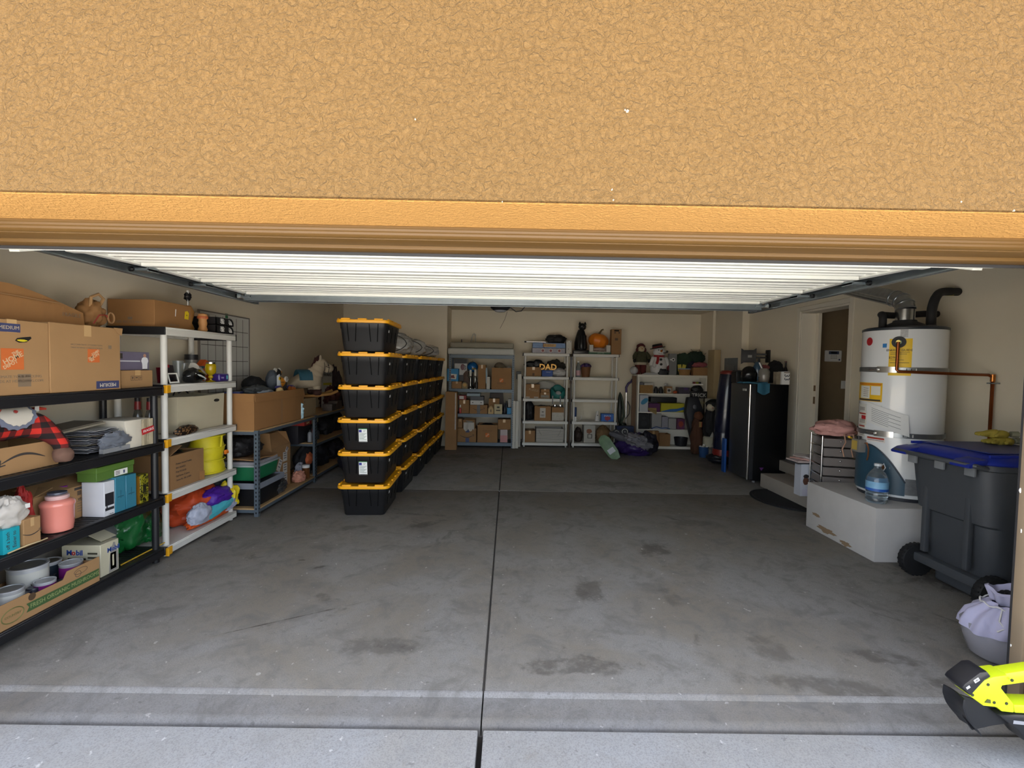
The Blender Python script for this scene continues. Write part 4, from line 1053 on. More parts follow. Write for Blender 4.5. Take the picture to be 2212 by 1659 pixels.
def floral():
    m, N, L, b = nodes_of('floral_print')
    n = N.new('ShaderNodeTexNoise'); n.inputs['Scale'].default_value = 26; n.inputs['Distortion'].default_value = 2.5; n.inputs['Detail'].default_value = 1
    tc = N.new('ShaderNodeTexCoord'); L.new(tc.outputs['Object'], n.inputs['Vector'])
    r = N.new('ShaderNodeValToRGB'); r.color_ramp.elements[0].color = (*lin('#1c1d0c'),1); r.color_ramp.elements[0].position = .46; r.color_ramp.elements[1].color = (*lin('#8e8a22'),1); r.color_ramp.elements[1].position = .5
    L.new(n.outputs['Fac'], r.inputs[0]); L.new(r.outputs[0], b.inputs['Base Color']); b.inputs['Roughness'].default_value = .4
    return m
B().box(-w/2,w/2,-.13,.13,0,h).build('body', floral(), t, bevel=.002, seg=1)
B().box(-w*.18,w*.18,-.1312,-.13,h*.35,h*.65).build('title_label', M('#232312', .5), t)
# pink jar
t = thing('pink_jar', 'glossy salmon pink ceramic jar with grey clamp lid', 'jar', on_left(119, .085, z))
B().lathe([(.062,0),(.072,.006),(.078,.05),(.080,.155),(.084,.162),(.084,.178),(.070,.192),(.050,.198)], 32).build('body', M('#e08a7b', .18, var=.03, coat=.4), t, smooth=True)
B().lathe([(.052,.1985),(.056,.205),(.056,.222),(.045,.226)], 28).build('lid', M('#d0adaa', .3), t, smooth=True)
B().lathe([(.040,.2265),(.048,.232),(.046,.242),(.02,.245)], 28).build('lid_knob', M('#4b4e5c', .3), t, smooth=True)
loc, w, h = fit_left(45, 83, 1120, z, .16, -2.705)
t = carton('small_carton', 'small brown carton with curved arrow print next to the pink jar', loc, w, .16, h, L90)
smile(t, -.0805, -.005, h*.5, .10, MAT_INK, 1)
t = thing('bath_bag', 'white mesh bag with teal label at the photo edge', 'bag', on_left(8, .06, z), L90)
B().blob((.0,.0,.21),(.085,.05,.08),3,.3,2.2,36,22,fold=.15).build('bag', CL('#c9c3bb', .6), t, smooth=True)
lb = B().box(-.07,.018,-.052,.04,0,.135).build('teal_pack', M('#1f9fae', .4), t, bevel=.005)
text(lb, 'Easier to', .026, MAT_INK, (-.012,-.0525,.07), (PI/2, -PI/2, 0)); text(lb, 'off a bath', .026, MAT_INK, (-.045,-.0525,.07), (PI/2, -PI/2, 0))
B().box(.05,.075,-.052,-.049,.22,.245).build('size_tag', MAT_WHITE, t)
B().tube([(-.05,-.055,.004),(.05,-.062,.012),(.12,-.06,.008),(.17,-.05,.006)], .004, 6).build('string', M('#c9b58a', .8), t)
simple('red_cloth', 'red cloth poking up behind the small arrow carton', 'cloth', B().blob((0,0,.13),(.035,.04,.15),5,.35,2.3,30,20,flat=.86,fold=.2), CL('#a3231f', .7), on_left(44, .14, z), L90, smooth=True)

# ================================================================= black unit, bottom level
z = LVB[0]
def can(label, u, d_in, r, h, band, lidm, wall='#bfc1c4', zz=None, letter=None):
    t = thing('paint_can', label, 'paint can', on_left(u, d_in, zz if zz is not None else z), L90, 'cans in the mushroom tray')
    B().lathe([(r,0),(r,h*.94),(r*1.03,h*.95),(r*1.03,h),(r*.9,h),(r*.88,h*.95)], 28).build('body', M(wall, .35, .2), t, smooth=True)
    B().lathe([(r*1.006,h*.12),(r*1.006,h*.86)], 28, cap0=False, cap1=False).build('wrap', M(band, .4), t, smooth=True)
    B().lathe([(r*.87,h*.955),(r*.8,h*.985),(r*.5,h*.972)], 28).build('lid', M(lidm, .3, .3), t, smooth=True)
    if letter: text(t, letter, r*.62, MAT_INK, (.0, -r*1.02, h*.52))
    return t
loc, w, h = fit_left(-12, 209, 1238, z, .34, -2.692)
tray = thing('produce_tray', 'low brown produce tray printed FRESH ORGANIC MUSHROOMS holding paint cans', 'tray', (loc[0], loc[1], z), L90)
TW = w; TH = .135
b = B().box(-w/2,w/2,-.17,.17,0,.004)
b.box(-w/2,w/2,.166,.17,.004,TH*.8).box(-w/2,-w/2+.004,-.166,.166,.004,TH).box(w/2-.004,w/2,-.166,.166,.004,TH)
b.prism([(-w/2,.004),(w/2,.004),(w/2,TH*1.2),(w*.13,TH*1.2),(w*.09,TH*.90),(-w*.21,TH*.90),(-w*.25,TH*1.05),(-w/2,TH*1.05)], -.17, -.166, 'y').build('body', MAT_CARD, tray)
y = -.1702
B().prism([(w/2-.465,.035),(w/2-.004,.035),(w/2-.004,.085),(w/2-.465,.085),(w/2-.45,.06)], y-.0006, y, 'y').build('green_band', M('#3f5a30', .7), tray)
text(tray, 'FRESH ORGANIC MUSHROOMS', .034, M('#8f9a62', .7), (w/2-.225, y-.0008, .06), sx=.92)
B().tube([(w*.28+.045*math.cos(2*PI*i/16), y, .128+.018*math.sin(2*PI*i/16)) for i in range(17)], .0016, 4).build('mushroom_print', INK2, tray)
B().tube([(w*.25+.02*math.cos(2*PI*i/12), y, .115+.018*math.sin(2*PI*i/12)) for i in range(13)], .0016, 4).build('mushroom_print', INK2, tray)
B().cyl((-w*.22,y-.0006,.112),(-w*.22,y,.112),.021,n=18).build('round_seal', M('#4d3a26', .8), tray)
B().tube([(-w/2+.065+.058*math.cos(2*PI*i/20), y, .06+.038*math.sin(2*PI*i/20)) for i in range(21)], .003, 4).build('oval_print', M('#6a6a3a', .8), tray)
text(tray, 'COUNTRY', .018, M('#6a6a3a', .8), (-w/2+.065, y-.0008, .06))
can('largest white lettered can at the back of the mushroom tray', 52, .225, .092, .20, '#c9c9c2', '#8a8a86', zz=z+.005, letter='valspar')
can('white paint can at the photo edge in the mushroom tray', 10, .09, .06, .165, '#c3c3bd', '#9a9a96', zz=z+.005)
can('paint can with magenta band in the middle of the tray', 88, .08, .050, .125, '#7b2070', '#a9a9ad', zz=z+.005)
can('paint can with magenta band and whitest lid, right end of tray', 146, .115, .058, .150, '#7b2070', '#d5d7dc', zz=z+.005)
can('dark paint can behind the magenta can, nearest the oil boxes', 97, .27, .062, .15, '#24303a', '#22262b', zz=z+.005)
for i, (u, di, r, h) in enumerate([(66, .05, .034, .085), (62, .10, .030, .105), (120, .05, .036, .092), (42, .105, .03, .10), (94, .042, .032, .07)]):
    t = thing('small_jar', ['small jar with dark lid, second from the photo edge', 'small jar with dark lid against the magenta can', 'small jar with dark lid at the tray front middle', 'small dark jar in front of the largest white can', 'lowest small jar with dark lid at the tray front'][i], 'jar', on_left(u, di, z+.005), 0, 'small jars in the mushroom tray')
    B().cyl((0,0,0),(0,0,h*.7),r,n=20).build('body', M('#9fa7bd', .35), t, smooth=True)
    B().lathe([(r*1.04,h*.7),(r*1.04,h*.96),(r*.95,h),(r*.5,h*.985)], 20).build('lid', M('#2a2b36', .35), t, smooth=True)
# motor oil cases
def oil(label, u0, u1, vt, d, xf):
    loc, w, h = fit_left(u0, u1, vt, z, d, xf)
    t = thing('oil_case', label, 'box', (loc[0], loc[1], z), L90, 'motor oil cases')
    B().box(-w/2,w/2,-d/2,d/2,0,h).build('body', M('#bfb9a0', .55, var=.08), t, bevel=.003, seg=1)
    for yy, rot, cx, ww in ((-d/2, 0, 0, w), ):
        bl = B().box(cx+ww*.02,cx+ww*.34,yy-.0007,yy,h*.10,h*.62).build('black_panel', M('#15140f', .5), t)
        n1 = text(bl, '1', h*.5, M('#c9c3a8', .5), (cx+ww*.17, yy-.0012, h*.36), bold=.001)
        mo = text(t, 'Mobil', h*.20, M('#22428e', .5), (cx+ww*.20, yy-.0006, h*.74), bold=.0012)
        B().prism([(ww*.40,h*.02),(ww*.47,h*.55),(ww*.55,h*.80),(ww*.62,h*.86),(ww*.66,h*.94),(ww*.76,h*.92),(ww*.80,h*.72),(ww*.92,h*.60),(ww*.90,h*.04)], yy-.0007, yy, 'y').build('jug_print', M('#8f8c86', .5), t, loc=(-ww*.47,0,0))
    # near end
    xx = -w/2
    bl = B().box(xx-.0007,xx,-d*.12,d*.34,h*.10,h*.60).build('black_panel', M('#15140f', .5), t)
    text(bl, '1', h*.5, M('#c9c3a8', .5), (xx-.0012, d*.11, h*.36), (PI/2,0,-PI/2), bold=.001)
    text(t, 'M', h*.22, M('#22428e', .5), (xx-.0006, d*.30, h*.76), (PI/2,0,-PI/2), bold=.0015)
    text(t, 'o', h*.22, M('#b5262a', .5), (xx-.0006, d*.19, h*.76), (PI/2,0,-PI/2), bold=.0015)
    text(t, 'bil', h*.22, M('#22428e', .5), (xx-.0006, d*.04, h*.76), (PI/2,0,-PI/2), bold=.0015)
    for i in range(5): B().box(xx-.0007,xx,-d*.42,-d*.17,h*(.2+.13*i),h*(.2+.13*i)+.012).build('print_bar', M('#3a382c', .6), t)
    B().sheet(lambda u, v: (-w/2+.04+.12*u, -d/2+.03+.1*v, h+.012+.045*v), 3, 3, .003).build('torn_flap', M('#bfb9a0', .55), t)
    return t
oil('printed motor oil case with grey jug picture on the bottom black shelf', 212, 252, 1172, .26, -2.715)
t = thing('grey_crate', 'translucent grey plastic crate behind the motor oil case', 'crate', (-2.98, 3.33, z), L90)
B().lathe([(.10,0),(.115,.03),(.12,.20),(.10,.25),(.06,.265)], 24).build('shell', M('#6f7072', .35, alpha=.9), t, smooth=True)
simple('yellow_stick', 'thin yellow stick on the bottom shelf under the green bag', 'stick', B().cyl((-.2,0,.005),(.22,0,.005),.005,n=8), M('#b8962a',.5), (-2.74, 3.46, LVB[0]), L90)

# ================================================================= metal rack A, top board: wide carton with toys
z = .883
xf = -2.545
Ya = pX(549, 890, xf).y; Yb = pX(656, 890, xf).y
h = pX(552, 851, xf).z - z
t = carton('wide_carton', 'wide brown carton on the low metal rack, piled with toys', (xf-.20, (Ya+Yb)/2, z), Yb-Ya, .40, h, L90, MAT_CARD2, tape=False, flaps=(-100, None, -95, None))
w = Yb-Ya
for ch in t.children:
    if ch.name.startswith('flap'): ch.scale = (1, .45, 1)
B().box(-w*.02,-w*.02+.05,-.2012,-.2002,.0,h).build('tape_band', MAT_CARD3, t)
zc = z+h
lc = (xf-.20, (Ya+Yb)/2)
def toy(name, label, cat, u, v, x, rz=L90, group=None):
    p = pX(u, v, x); return thing(name, label, cat, p, rz, group)
# grey cushion and board books that rest in the carton mouth
yb_ = lambda u, x: pX(u, 830, x).y
t = thing('grey_cushion', 'grey and dark folded cushion on the wide carton, beside pelican toy', 'cushion', (-2.74, yb_(552,-2.74), z), L90)
B().blob((0,0,h+.015),(.15,.12,.05),6,.25,2,40,24,fold=.1).build('pad', CL('#45484a', .6), t, smooth=True)
B().blob((.03,-.09,h-.005),(.12,.05,.03),9,.25,2,40,24,fold=.15).build('silver_edge', CL('#a9aeb8', .35), t, smooth=True)
B().box(-.1,.1,-.08,.1,.008,h-.02).build('filling', M('#4a3a2a', .9), t)
simple('board_book', 'blue board book lying on the near end of the wide carton', 'book', B().box(-.10,.10,-.07,.07,h-.012,h+.010).box(-.08,.08,-.05,.05,.008,h-.0121), M('#27347d', .4, var=.3, scale=20), (-2.83, 4.79, z), L90+.3)
simple('black_hat', 'round black cap on the pile behind the grey cushion', 'hat', B().blob((0,0,h+.06),(.13,.12,.10),2,.15,2,30,18).box(-.08,.08,-.08,.08,.008,h), CL('#101012', .8), (-2.87, yb_(547,-2.87), z), L90, smooth=True)
# pelican toy
t = thing('pelican_toy', 'grey and white pelican head toy with orange bill', 'toy', (-2.72, yb_(592,-2.72), z), L90)
B().box(-.06,.06,-.05,.06,.008,h-.02).build('wedge', M('#3a3027', .9), t)
B().blob((-.005,.02,h+.105),(.075,.07,.125),4,.1,2,30,20,flat=.95).build('head', CL('#41474f', .7), t, smooth=True)
B().sheet(lambda u, v: (-.045+.09*u*(.75+.6*(1-v)), -.055-.012*math.sin(PI*u), h-.02+.185*v+(.02*math.sin(PI*u) if v > .8 else 0)), 10, 8, .006).build('white_face', M('#c6cbd3', .7), t, smooth=True)
B().cyl((-.005,-.066,h+.135),(-.005,-.074,h+.135),.022,n=18).build('eye', M('#d9b21c', .4), t)
B().cyl((-.005,-.0745,h+.135),(-.005,-.078,h+.135),.012,n=16).build('pupil', MAT_BLACKP, t)
B().blob((.095,-.03,h+.085),(.085,.04,.055),5,.15,1.5,28,18).build('bill', M('#cf8420', .55), t, smooth=True)
B().tube([(.03,-.065,h+.09),(.09,-.072,h+.09),(.17,-.04,h+.075)], .004, 6).build('bill_line', MAT_INK, t)
# monkey and small toys on the front rim
t = thing('plush_monkey', 'small tan plush monkey face with purple hat on the carton rim', 'plush toy', (-2.60, yb_(604,-2.60), z), L90)
B().box(-.03,.03,-.02,.02,.008,h-.02).build('wedge', M('#3a3027', .9), t)
B().blob((0,0,h+.005),(.055,.035,.038),4,.1,2,28,18).build('head', CL('#d1b077', .8), t, smooth=True)
B().cyl((.012,-.034,h+.015),(.012,-.038,h+.015),.005,n=10).build('eye', MAT_BLACKP, t)
B().blob((.01,.02,h+.035),(.05,.035,.02),8,.2,2,24,14).build('hat', CL('#2e2a66', .7), t, smooth=True)
t = thing('tiger_plush', 'small orange striped plush lying on the carton beside the monkey', 'plush toy', (-2.63, yb_(628,-2.63), z), L90)
B().box(-.03,.03,-.02,.02,.008,h-.02).build('wedge', M('#3a3027', .9), t)
skin('body', [(-.06,0,h+.01,.03),(0,0,h+.012,.032),(.06,0,h+.005,.025),(.03,-.05,h-.0,.012),(-.04,-.05,h+.0,.012)], [(0,1),(1,2),(1,3),(0,4)], CL('#b5601c', .8), t)
for x in (-.04,-.01,.03): B().tube([(x, .034*math.cos(a), h+.012+.034*math.sin(a)) for a in [PI*i/8 for i in range(9)]], .004, 6).build('stripe', M('#2b2d6a', .7), t)
t = thing('cow_plush', 'black and white spotted plush head beyond the pelican', 'plush toy', (-2.80, yb_(598,-2.80), z), L90)
B().box(-.05,.05,-.03,.03,.008,h-.02).build('wedge', M('#3a3027', .9), t)
B().blob((0,0,h+.19),(.06,.05,.05),6,.1,2,28,18).build('head', CL('#1d1b1a', .8), t, smooth=True)
B().blob((0,.01,h+.09),(.05,.045,.12),6,.1,2,28,18).build('body', CL('#1d1b1a', .8), t, smooth=True)
for x in (-.055, .05): B().blob((x,-.01,h+.225),(.03,.02,.028),3,.2,2,20,12).build('ear', CL('#c9c4ba', .8), t, smooth=True)
B().blob((.02,-.04,h+.20),(.02,.012,.02),3,.2,2,16,10).build('blaze', CL('#b98b55', .8), t, smooth=True)
t = thing('ring_toy', 'round white toy disc with black markings by the pelican bill', 'toy', (-2.66, yb_(618,-2.66), z), L90)
B().box(-.02,.02,-.0,.03,.008,h+.10).build('stand', M('#3a3027', .9), t)
B().cyl((0,-.012,h+.12),(0,.008,h+.12),.034,n=24).build('disc', M('#c2bfb6', .6), t, smooth=True)
text(t, '17', .034, MAT_INK, (0,-.0128,h+.12))
# rocking horse
t = thing('rocking_horse', 'cream plush rocking horse with teal saddle on wooden rockers', 'rocking horse', (-2.72, yb_(662,-2.72)-.04, 1.115), R_(42))
hy = 0
pts = [(-.20,0,.235,.10),(-.06,0,.225,.115),(.09,0,.235,.115),(.15,0,.33,.085),(.20,0,.425,.078),(.27,-.0,.40,.068),(.345,0,.36,.066),
       (.13,-.09,.15,.055),(.12,-.10,.08,.05),(.13,.09,.15,.055),(.12,.10,.08,.05),(-.19,-.09,.15,.055),(-.20,-.10,.08,.05),(-.19,.09,.15,.055),(-.20,.10,.08,.05)]
skin('body', pts, [(0,1),(1,2),(2,3),(3,4),(4,5),(5,6),(2,7),(7,8),(2,9),(9,10),(0,11),(11,12),(0,13),(13,14)], CL('#b3a48c', .9, strength=.3), t)
for s in (-1, 1):
    for x in (.12, -.20): B().blob((x, s*.10, .062),(.06,.055,.048),3,.08,2,24,14,flat=.8).build('hoof', CL('#3d2018', .8), t, smooth=True)
    B().tube([(-.36,s*.10,.055),(-.25,s*.10,.025),(-.05,s*.10,.018),(.15,s*.10,.020),(.30,s*.10,.035),(.40,s*.10,.075)], .018, 10).build('rocker', M('#a87b45', .5, var=.15), t, smooth=True)
hd = B().tube(curve([(.10,0,.27),(.145,0,.34),(.185,0,.41),(.205,0,.44)]), [.105]*6+[.09]*6+[.08]*7, 20).blob((.215,0,.435),(.088,.078,.082),3,.04,2,28,18).blob((.30,0,.385),(.078,.064,.062),3,.04,2,28,18).build('head', CL('#b3a48c', .9, strength=.3), t, smooth=True)
B().sheet(lambda u, v: (-.11+.17*u, -.125*math.cos(PI*v), .225+.135*math.sin(PI*v)), 8, 14, .012).build('saddle', CL('#2d5a6b', .7), t, smooth=True)
B().blob((.13,0,.43),(.035,.03,.11),7,.5,3,28,18,fold=.25,rot=Matrix.Rotation(.45,3,'Y')).build('mane', CL('#3a1712', .9), t, smooth=True)
for s in (-1, 1):
    B().blob((.185,s*.045,.52),(.018,.012,.042),3,.1,2,18,12).build('ear', CL('#b9ab93', .9), t, smooth=True)
    B().blob((.285,s*.066,.425),(.010,.006,.010),3,.05,2,12,8).build('eye', MAT_BLACKP, t, smooth=True)
for a, r in ((.29, .070), (.225, .092)):
    B().tube([(a+.012*math.cos(2*PI*i/18)*0, r*math.cos(2*PI*i/18), .39+(.015 if a < .25 else -.002)+r*math.sin(2*PI*i/18)) for i in range(19)], .004, 6).build('bridle', MAT_INK, t)
B().tube([(.24,-.085,.41),(.30,-.08,.39)], .004, 6).build('bridle_strap', MAT_INK, t)
# cream carton that carries the rocking horse
loc, w, h = fit_left(648, 706, 830, z, .34, -2.60)
t = carton('tall_carton', 'plain tan carton under the rocking horse', (-2.76, yb_(663,-2.62), z), .36, .36, 1.113-z, L90, M('#a08a68', .85), tape=False)
decal(t, 'side_label', GREYINK, -.16, .19, .03, .02, -.1805, th=.0005)
simple('teal_bag', 'crumpled pale blue plastic bag wedged between the two cartons on the rack', 'bag', B().blob((0,0,.10),(.022,.08,.125),5,.35,2.5,36,22,flat=.8,fold=.25), CL('#8fb6c4', .3, coat=.3), (-2.62, 5.695, z), L90, smooth=True)
# rack B top: dark clutter, a book
zb = .883
for i, (u, x, r, col, lab, nm) in enumerate([
    (712, -2.78, (.13,.12,.16), '#4d2320', 'maroon cloth bundle on the far metal rack', 'cloth_bundle'),
    (738, -2.72, (.14,.12,.13), '#1d1a1e', 'black cloth bundle on the far metal rack beside totes', 'cloth_bundle'),
    (722, -2.92, (.12,.10,.30), '#3a3034', 'tall dark cloth bundle behind the comic book', 'cloth_bundle')]):
    simple(nm, lab, 'cloth bundle', B().blob((0,0,r[2]*.85),r,i+40,.35,2.4,40,26,flat=.85,fold=.2), CL(col, .8), (x, yb_(u, x), zb), L90, smooth=True)
t = thing('comic_book', 'white hardcover book with bold black title on far rack', 'book', (-2.80, yb_(706,-2.80), zb), L90-.35)
B().box(-.10,.10,-.012,.012,0,.60).build('cover', M('#a9a9a2', .5, var=.1), t)
text(t, 'STAR', .062, MAT_INK, (.0,-.0126,.555), bold=.002); text(t, 'WARS', .062, MAT_INK, (.0,-.0126,.505), bold=.002)
B().box(-.09,.09,-.0128,-.012,.35,.385).build('yellow_band', M('#a8a02a', .5), t)
for i, (u, x, s) in enumerate([(712,-2.60,.10),(724,-2.62,.12)]):
    simple('floral_box', ['small dark floral box at the front of far rack', 'larger dark floral box at the front of far rack'][i], 'box', B().box(-.09,.09,-.07,.07,0,s), M(['#4a3f38','#57483e'][i],.6,var=.5,scale=40), (x, yb_(u, x), zb), L90, bevel=.004)
for i, (yy, zz, r, col, lab) in enumerate([(6.95, .511, (.20,.12,.15), '#1a171c', 'black bag on the middle board of the far rack, beside totes'), (7.35, .511, (.18,.12,.15), '#231d20', 'dark bag at the far end of the middle rack board'),
    (6.75, .086, (.20,.13,.17), '#15141a', 'black bag on the bottom board of the far rack'), (7.25, .086, (.22,.13,.17), '#201a22', 'dark bag at the far end of the bottom rack board'), (7.42, .883, (.15,.12,.16), '#2a2022', 'dark bag on top at the far end of the rack')]):
    simple('duffel_bag', lab, 'bag', B().blob((0,0,r[2]*.85),r,i+140,.3,2.2,40,26,flat=.84,fold=.12), CL(col, .7), (-2.77, yy, zz), L90, 'dark bags on the far rack', smooth=True)
# ================================================================= rack A bottom board
z = .086
n0 = set(bpy.data.objects)
simple('black_tub', 'large black plastic tub on the bottom board of the near metal rack', 'tub', B().loft([[(-.30,-.19,0),(.30,-.19,0),(.30,.19,0),(-.30,.19,0)],[(-.33,-.205,.20),(.33,-.205,.20),(.33,.205,.20),(-.33,.205,.20)],[(-.345,-.215,.20),(.345,-.215,.20),(.345,.215,.20),(-.345,.215,.20)],[(-.345,-.215,.215),(.345,-.215,.215),(.345,.215,.215),(-.345,.215,.215)]]), M('#141418', .4), (-2.75, 5.06, z), L90, bevel=.01)
t = thing('grey_tray', 'grey rimmed tray lying on the black tub', 'tray', (-2.75, 5.06, z+.217), L90)
B().box(-.35,.36,-.215,.215,0,.012).build('plate', M('#3a3c42', .4), t)
B().box(-.35,.36,-.222,-.2151,-.03,.03).box(-.35,.36,.2151,.222,-.03,.03).box(.3601,.367,-.222,.222,-.03,.03).box(-.357,-.3501,-.222,.222,-.03,.03).build('rim', M('#7d828c', .35, var=.2), t)
t = thing('green_tub', 'green storage tub with a grey rim in the near metal rack', 'tub', (-2.77, 5.04, z+.255), L90)
B().taper(.56,.36,.62,.40,0,.15).build('body', M('#1f6a45', .35), t, bevel=.02, seg=3)
B().box(-.325,.325,-.215,.215,.15,.172).build('rim', M('#9aa0a0', .4), t, bevel=.006)
B().box(-.30,.30,-.19,.19,.1721,.20).build('folded_paper', CL('#8d8b90', .6), t)
simple('flattened_cardboard', 'flattened brown cardboard lying on the green tub', 'cardboard', B().sheet(lambda u, v: (-.32+.60*u, -.20+.36*v, .012*math.sin(6*u+2*v)), 8, 5, .012), MAT_CARD3, (-2.77, 5.03, z+.475), L90)
simple('dark_bag', 'black bag stuffed under the rack top behind the post', 'bag', B().blob((0,0,.085),(.30,.15,.10),8,.25,2,40,24,flat=.85,fold=.15), CL('#1c1a1c', .6), (-2.84, 5.0, z+.50), L90, smooth=True)
for o in set(bpy.data.objects)-n0:
    if o.parent is None: o.scale = (.74, 1, 1); o.location.y = 4.95
loc, w, h = fit_left(601, 640, 955, z, .38, -2.60)
t = carton('labelled_carton', 'tall open brown carton with white shipping labels in the metal rack', (-2.86, (pX(598,1000,-2.60).y+pX(640,1000,-2.60).y)/2+.02, z), .40, .38, .50, L90-.06, MAT_CARD3, tape=False, flaps=(55, None, 100, 60))
y = -.1905
for i, (x, zz, ww, hh, tl) in enumerate([(-.04,.28,.075,.14,.5),(.08,.36,.09,.11,0),(.08,.22,.09,.12,0),(.08,.09,.09,.12,0),(.12,.44,.05,.06,.6)]):
    d = decal(t, 'shipping_label', M('#bdb9b0', .6), x, zz, ww, hh, y, tl)
    for q in range(3): B().box(-ww*.35,ww*.3,-.0018,-.0013,hh*(.3-.25*q),hh*(.3-.25*q)+.012).build('print_line', M('#6b6468', .7), d)
t = thing('foil_pan', 'crumpled disposable foil pan on the edge of the rack bottom board', 'foil pan', (-2.595, yb_(603,-2.60)-.02, z), L90)
B().blob((0,0,.075),(.14,.05,.08),15,.25,2.2,44,26,flat=.85,fold=.16).build('foil', CL('#9a9da2', .22, .3, coat=.2), t, smooth=True)
t.children[0].active_material = (lambda m: (m.node_tree.nodes['Principled BSDF'].inputs['Metallic'].__setattr__('default_value', .9), m)[1])(CL('#9fa2a8', .25, .31))
t = thing('copper_jar', 'copper coloured jar with white lid at the rack bottom', 'jar', (-2.60, yb_(661,-2.60), z))
B().cyl((0,0,0),(0,0,.135),.048,n=24).build('glass', M('#8c5a36', .15, .5), t, smooth=True)
B().cyl((0,0,.1351),(0,0,.17),.046,n=24).build('lid', MAT_WHITE, t, smooth=True)
t = thing('steel_thermos', 'dark steel thermos standing behind the copper jar', 'thermos', (-2.66, yb_(673,-2.66), z))
B().lathe([(.045,0),(.045,.14),(.04,.16),(.03,.17)], 22).build('body', M('#5a544e', .25, .8), t, smooth=True)
simple('salmon_cloth', 'salmon and white cloth bundle beside the copper jar', 'cloth', B().blob((0,0,.055),(.075,.06,.065),22,.3,2.4,36,22,flat=.8,fold=.2), CL('#c98b74', .8), (-2.61, yb_(645,-2.61), z), L90, smooth=True)
simple('grey_cloth', 'light grey cloth resting behind the salmon bundle', 'cloth', B().blob((0,0,.085),(.075,.05,.09),25,.3,2.4,36,22,flat=.9,fold=.2), CL('#9c9ea8', .8), (-2.70, yb_(648,-2.70), z), L90, smooth=True)
# rack B middle and bottom: backpack, boxes
zm = .511
t = thing('game_box', 'red and cream board game box on the middle board of far rack', 'box', (-2.74, pX(668,920,-2.64).y+.05, zm+.24), L90)
B().box(-.20,.02,-.10,.10,0,.055).build('red_half', M('#9c2a26', .5), t); B().box(.0201,.24,-.10,.10,0,.055).build('cream_half', M('#a79d7c', .5), t)
text(t, 'GAME', .04, M('#d8c98a', .6), (-.09,-.1005,.028))
for k, (x, hh, col) in enumerate([(-.14,.16,'#8d8f95'),(-.06,.20,'#5b2f33'),(.02,.18,'#a9abb0'),(.09,.15,'#3c3f44')]):
    tt = thing('spray_bottle', ['grey capped bottle, nearest of four on far rack middle board', 'maroon bottle among four on far rack middle board', 'pale bottle among four on far rack middle board', 'dark bottle, farthest of four on far rack middle board'][k], 'bottle', (-2.66, 6.34+x, zm), 0, 'bottles on the far rack')
    B().lathe([(.028,0),(.03,.01),(.03,hh*.7),(.014,hh*.85)], 16).build('body', M(col, .3), tt, smooth=True)
    B().cyl((0,0,hh*.8501),(0,0,hh),.015,n=12).build('cap', MAT_BLACKP, tt, smooth=True)
simple('game_stack', 'dark stacked game boxes carrying the red box', 'box', B().box(-.20,.24,-.08,.12,.0,.237), M('#26242a', .5, var=.4, scale=20), (-2.80, pX(668,920,-2.64).y+.05, zm), L90, bevel=.004)
zb = .086
t = thing('backpack', 'black backpack with orange panel on the bottom of far rack', 'backpack', (-2.74, pX(664,1000,-2.66).y+.12, zb), L90)
B().blob((0,0,.165),(.20,.12,.19),33,.2,2,40,24,flat=.86,fold=.1).build('bag', CL('#141317', .7), t, smooth=True)
B().blob((-.08,-.085,.21),(.09,.045,.085),34,.2,2,30,20).build('orange_panel', CL('#c2633a', .7), t, smooth=True)
t = thing('stroller_bag', 'dark purple patterned bag on the floor between far rack and totes', 'bag', (-2.30, 6.85, 0), L90-.2)
B().blob((0,0,.20),(.26,.15,.23),36,.2,2,40,24,flat=.86,fold=.1).build('bag', CL('#17131f', .7), t, smooth=True)
def maze():
    m, N, L, b = nodes_of('tribal_print')
    n = N.new('ShaderNodeTexVoronoi'); n.feature = 'DISTANCE_TO_EDGE'; n.inputs['Scale'].default_value = 22
    tc = N.new('ShaderNodeTexCoord'); L.new(tc.outputs['Object'], n.inputs['Vector'])
    r = N.new('ShaderNodeValToRGB'); r.color_ramp.elements[0].color = (*lin('#1b1524'),1); r.color_ramp.elements[0].position = .06; r.color_ramp.elements[1].color = (*lin('#8d8794'),1); r.color_ramp.elements[1].position = .09
    L.new(n.outputs['Distance'], r.inputs[0]); L.new(r.outputs[0], b.inputs['Base Color']); return m
B().sheet(lambda u, v: (-.13+.2*u, -.150-.02*math.sin(PI*u), .20+.17*v), 8, 8, .006).build('patterned_pocket', maze(), t)
B().blob((.12,-.15,.36),(.045,.03,.07),5,.1,2,24,14).build('green_buckle', M('#7d8c22', .4), t, smooth=True)
# ================================================================= back wall: steel rack with mattress
def rbox(name, label, u0, u1, vt, z, d, yf, col, cat='box', group=None, bev=.003, rough=.6, var=.08):
    loc, w, h = fit_back(u0, u1, vt, z, d, yf)
    t = thing(name, label, cat, loc, 0, group)
    m = col if not isinstance(col, str) else M(col, rough, var=var)
    B().box(-w/2,w/2,-d/2,d/2,0,h).build('body', m, t, bevel=bev, seg=1)
    return t, w, h, -d/2-.0005
def cart(label, u0, u1, vt, z, d, yf, name='carton', mat=None, group='cartons along the back wall', flaps=None, tape=True, contents=None):
    loc, w, h = fit_back(u0, u1, vt, z, d, yf)
    return carton(name, label, loc, w, d, h, 0, mat or MAT_CARD3, group=group, flaps=flaps, tape=tape, contents=contents), w, h, -d/2-.0008
def spot(u, y, z): return (pY(u, 850, y).x, y, z)
YR = 8.83
z = 1.776
xa, xb = pY(967, 760, YR).x, pY(1111, 760, YR).x
t = thing('mattress', 'folded white quilted mattress on top of the grey steel rack', 'mattress', ((xa+xb)/2, YR+.24, z))
w = xb-xa
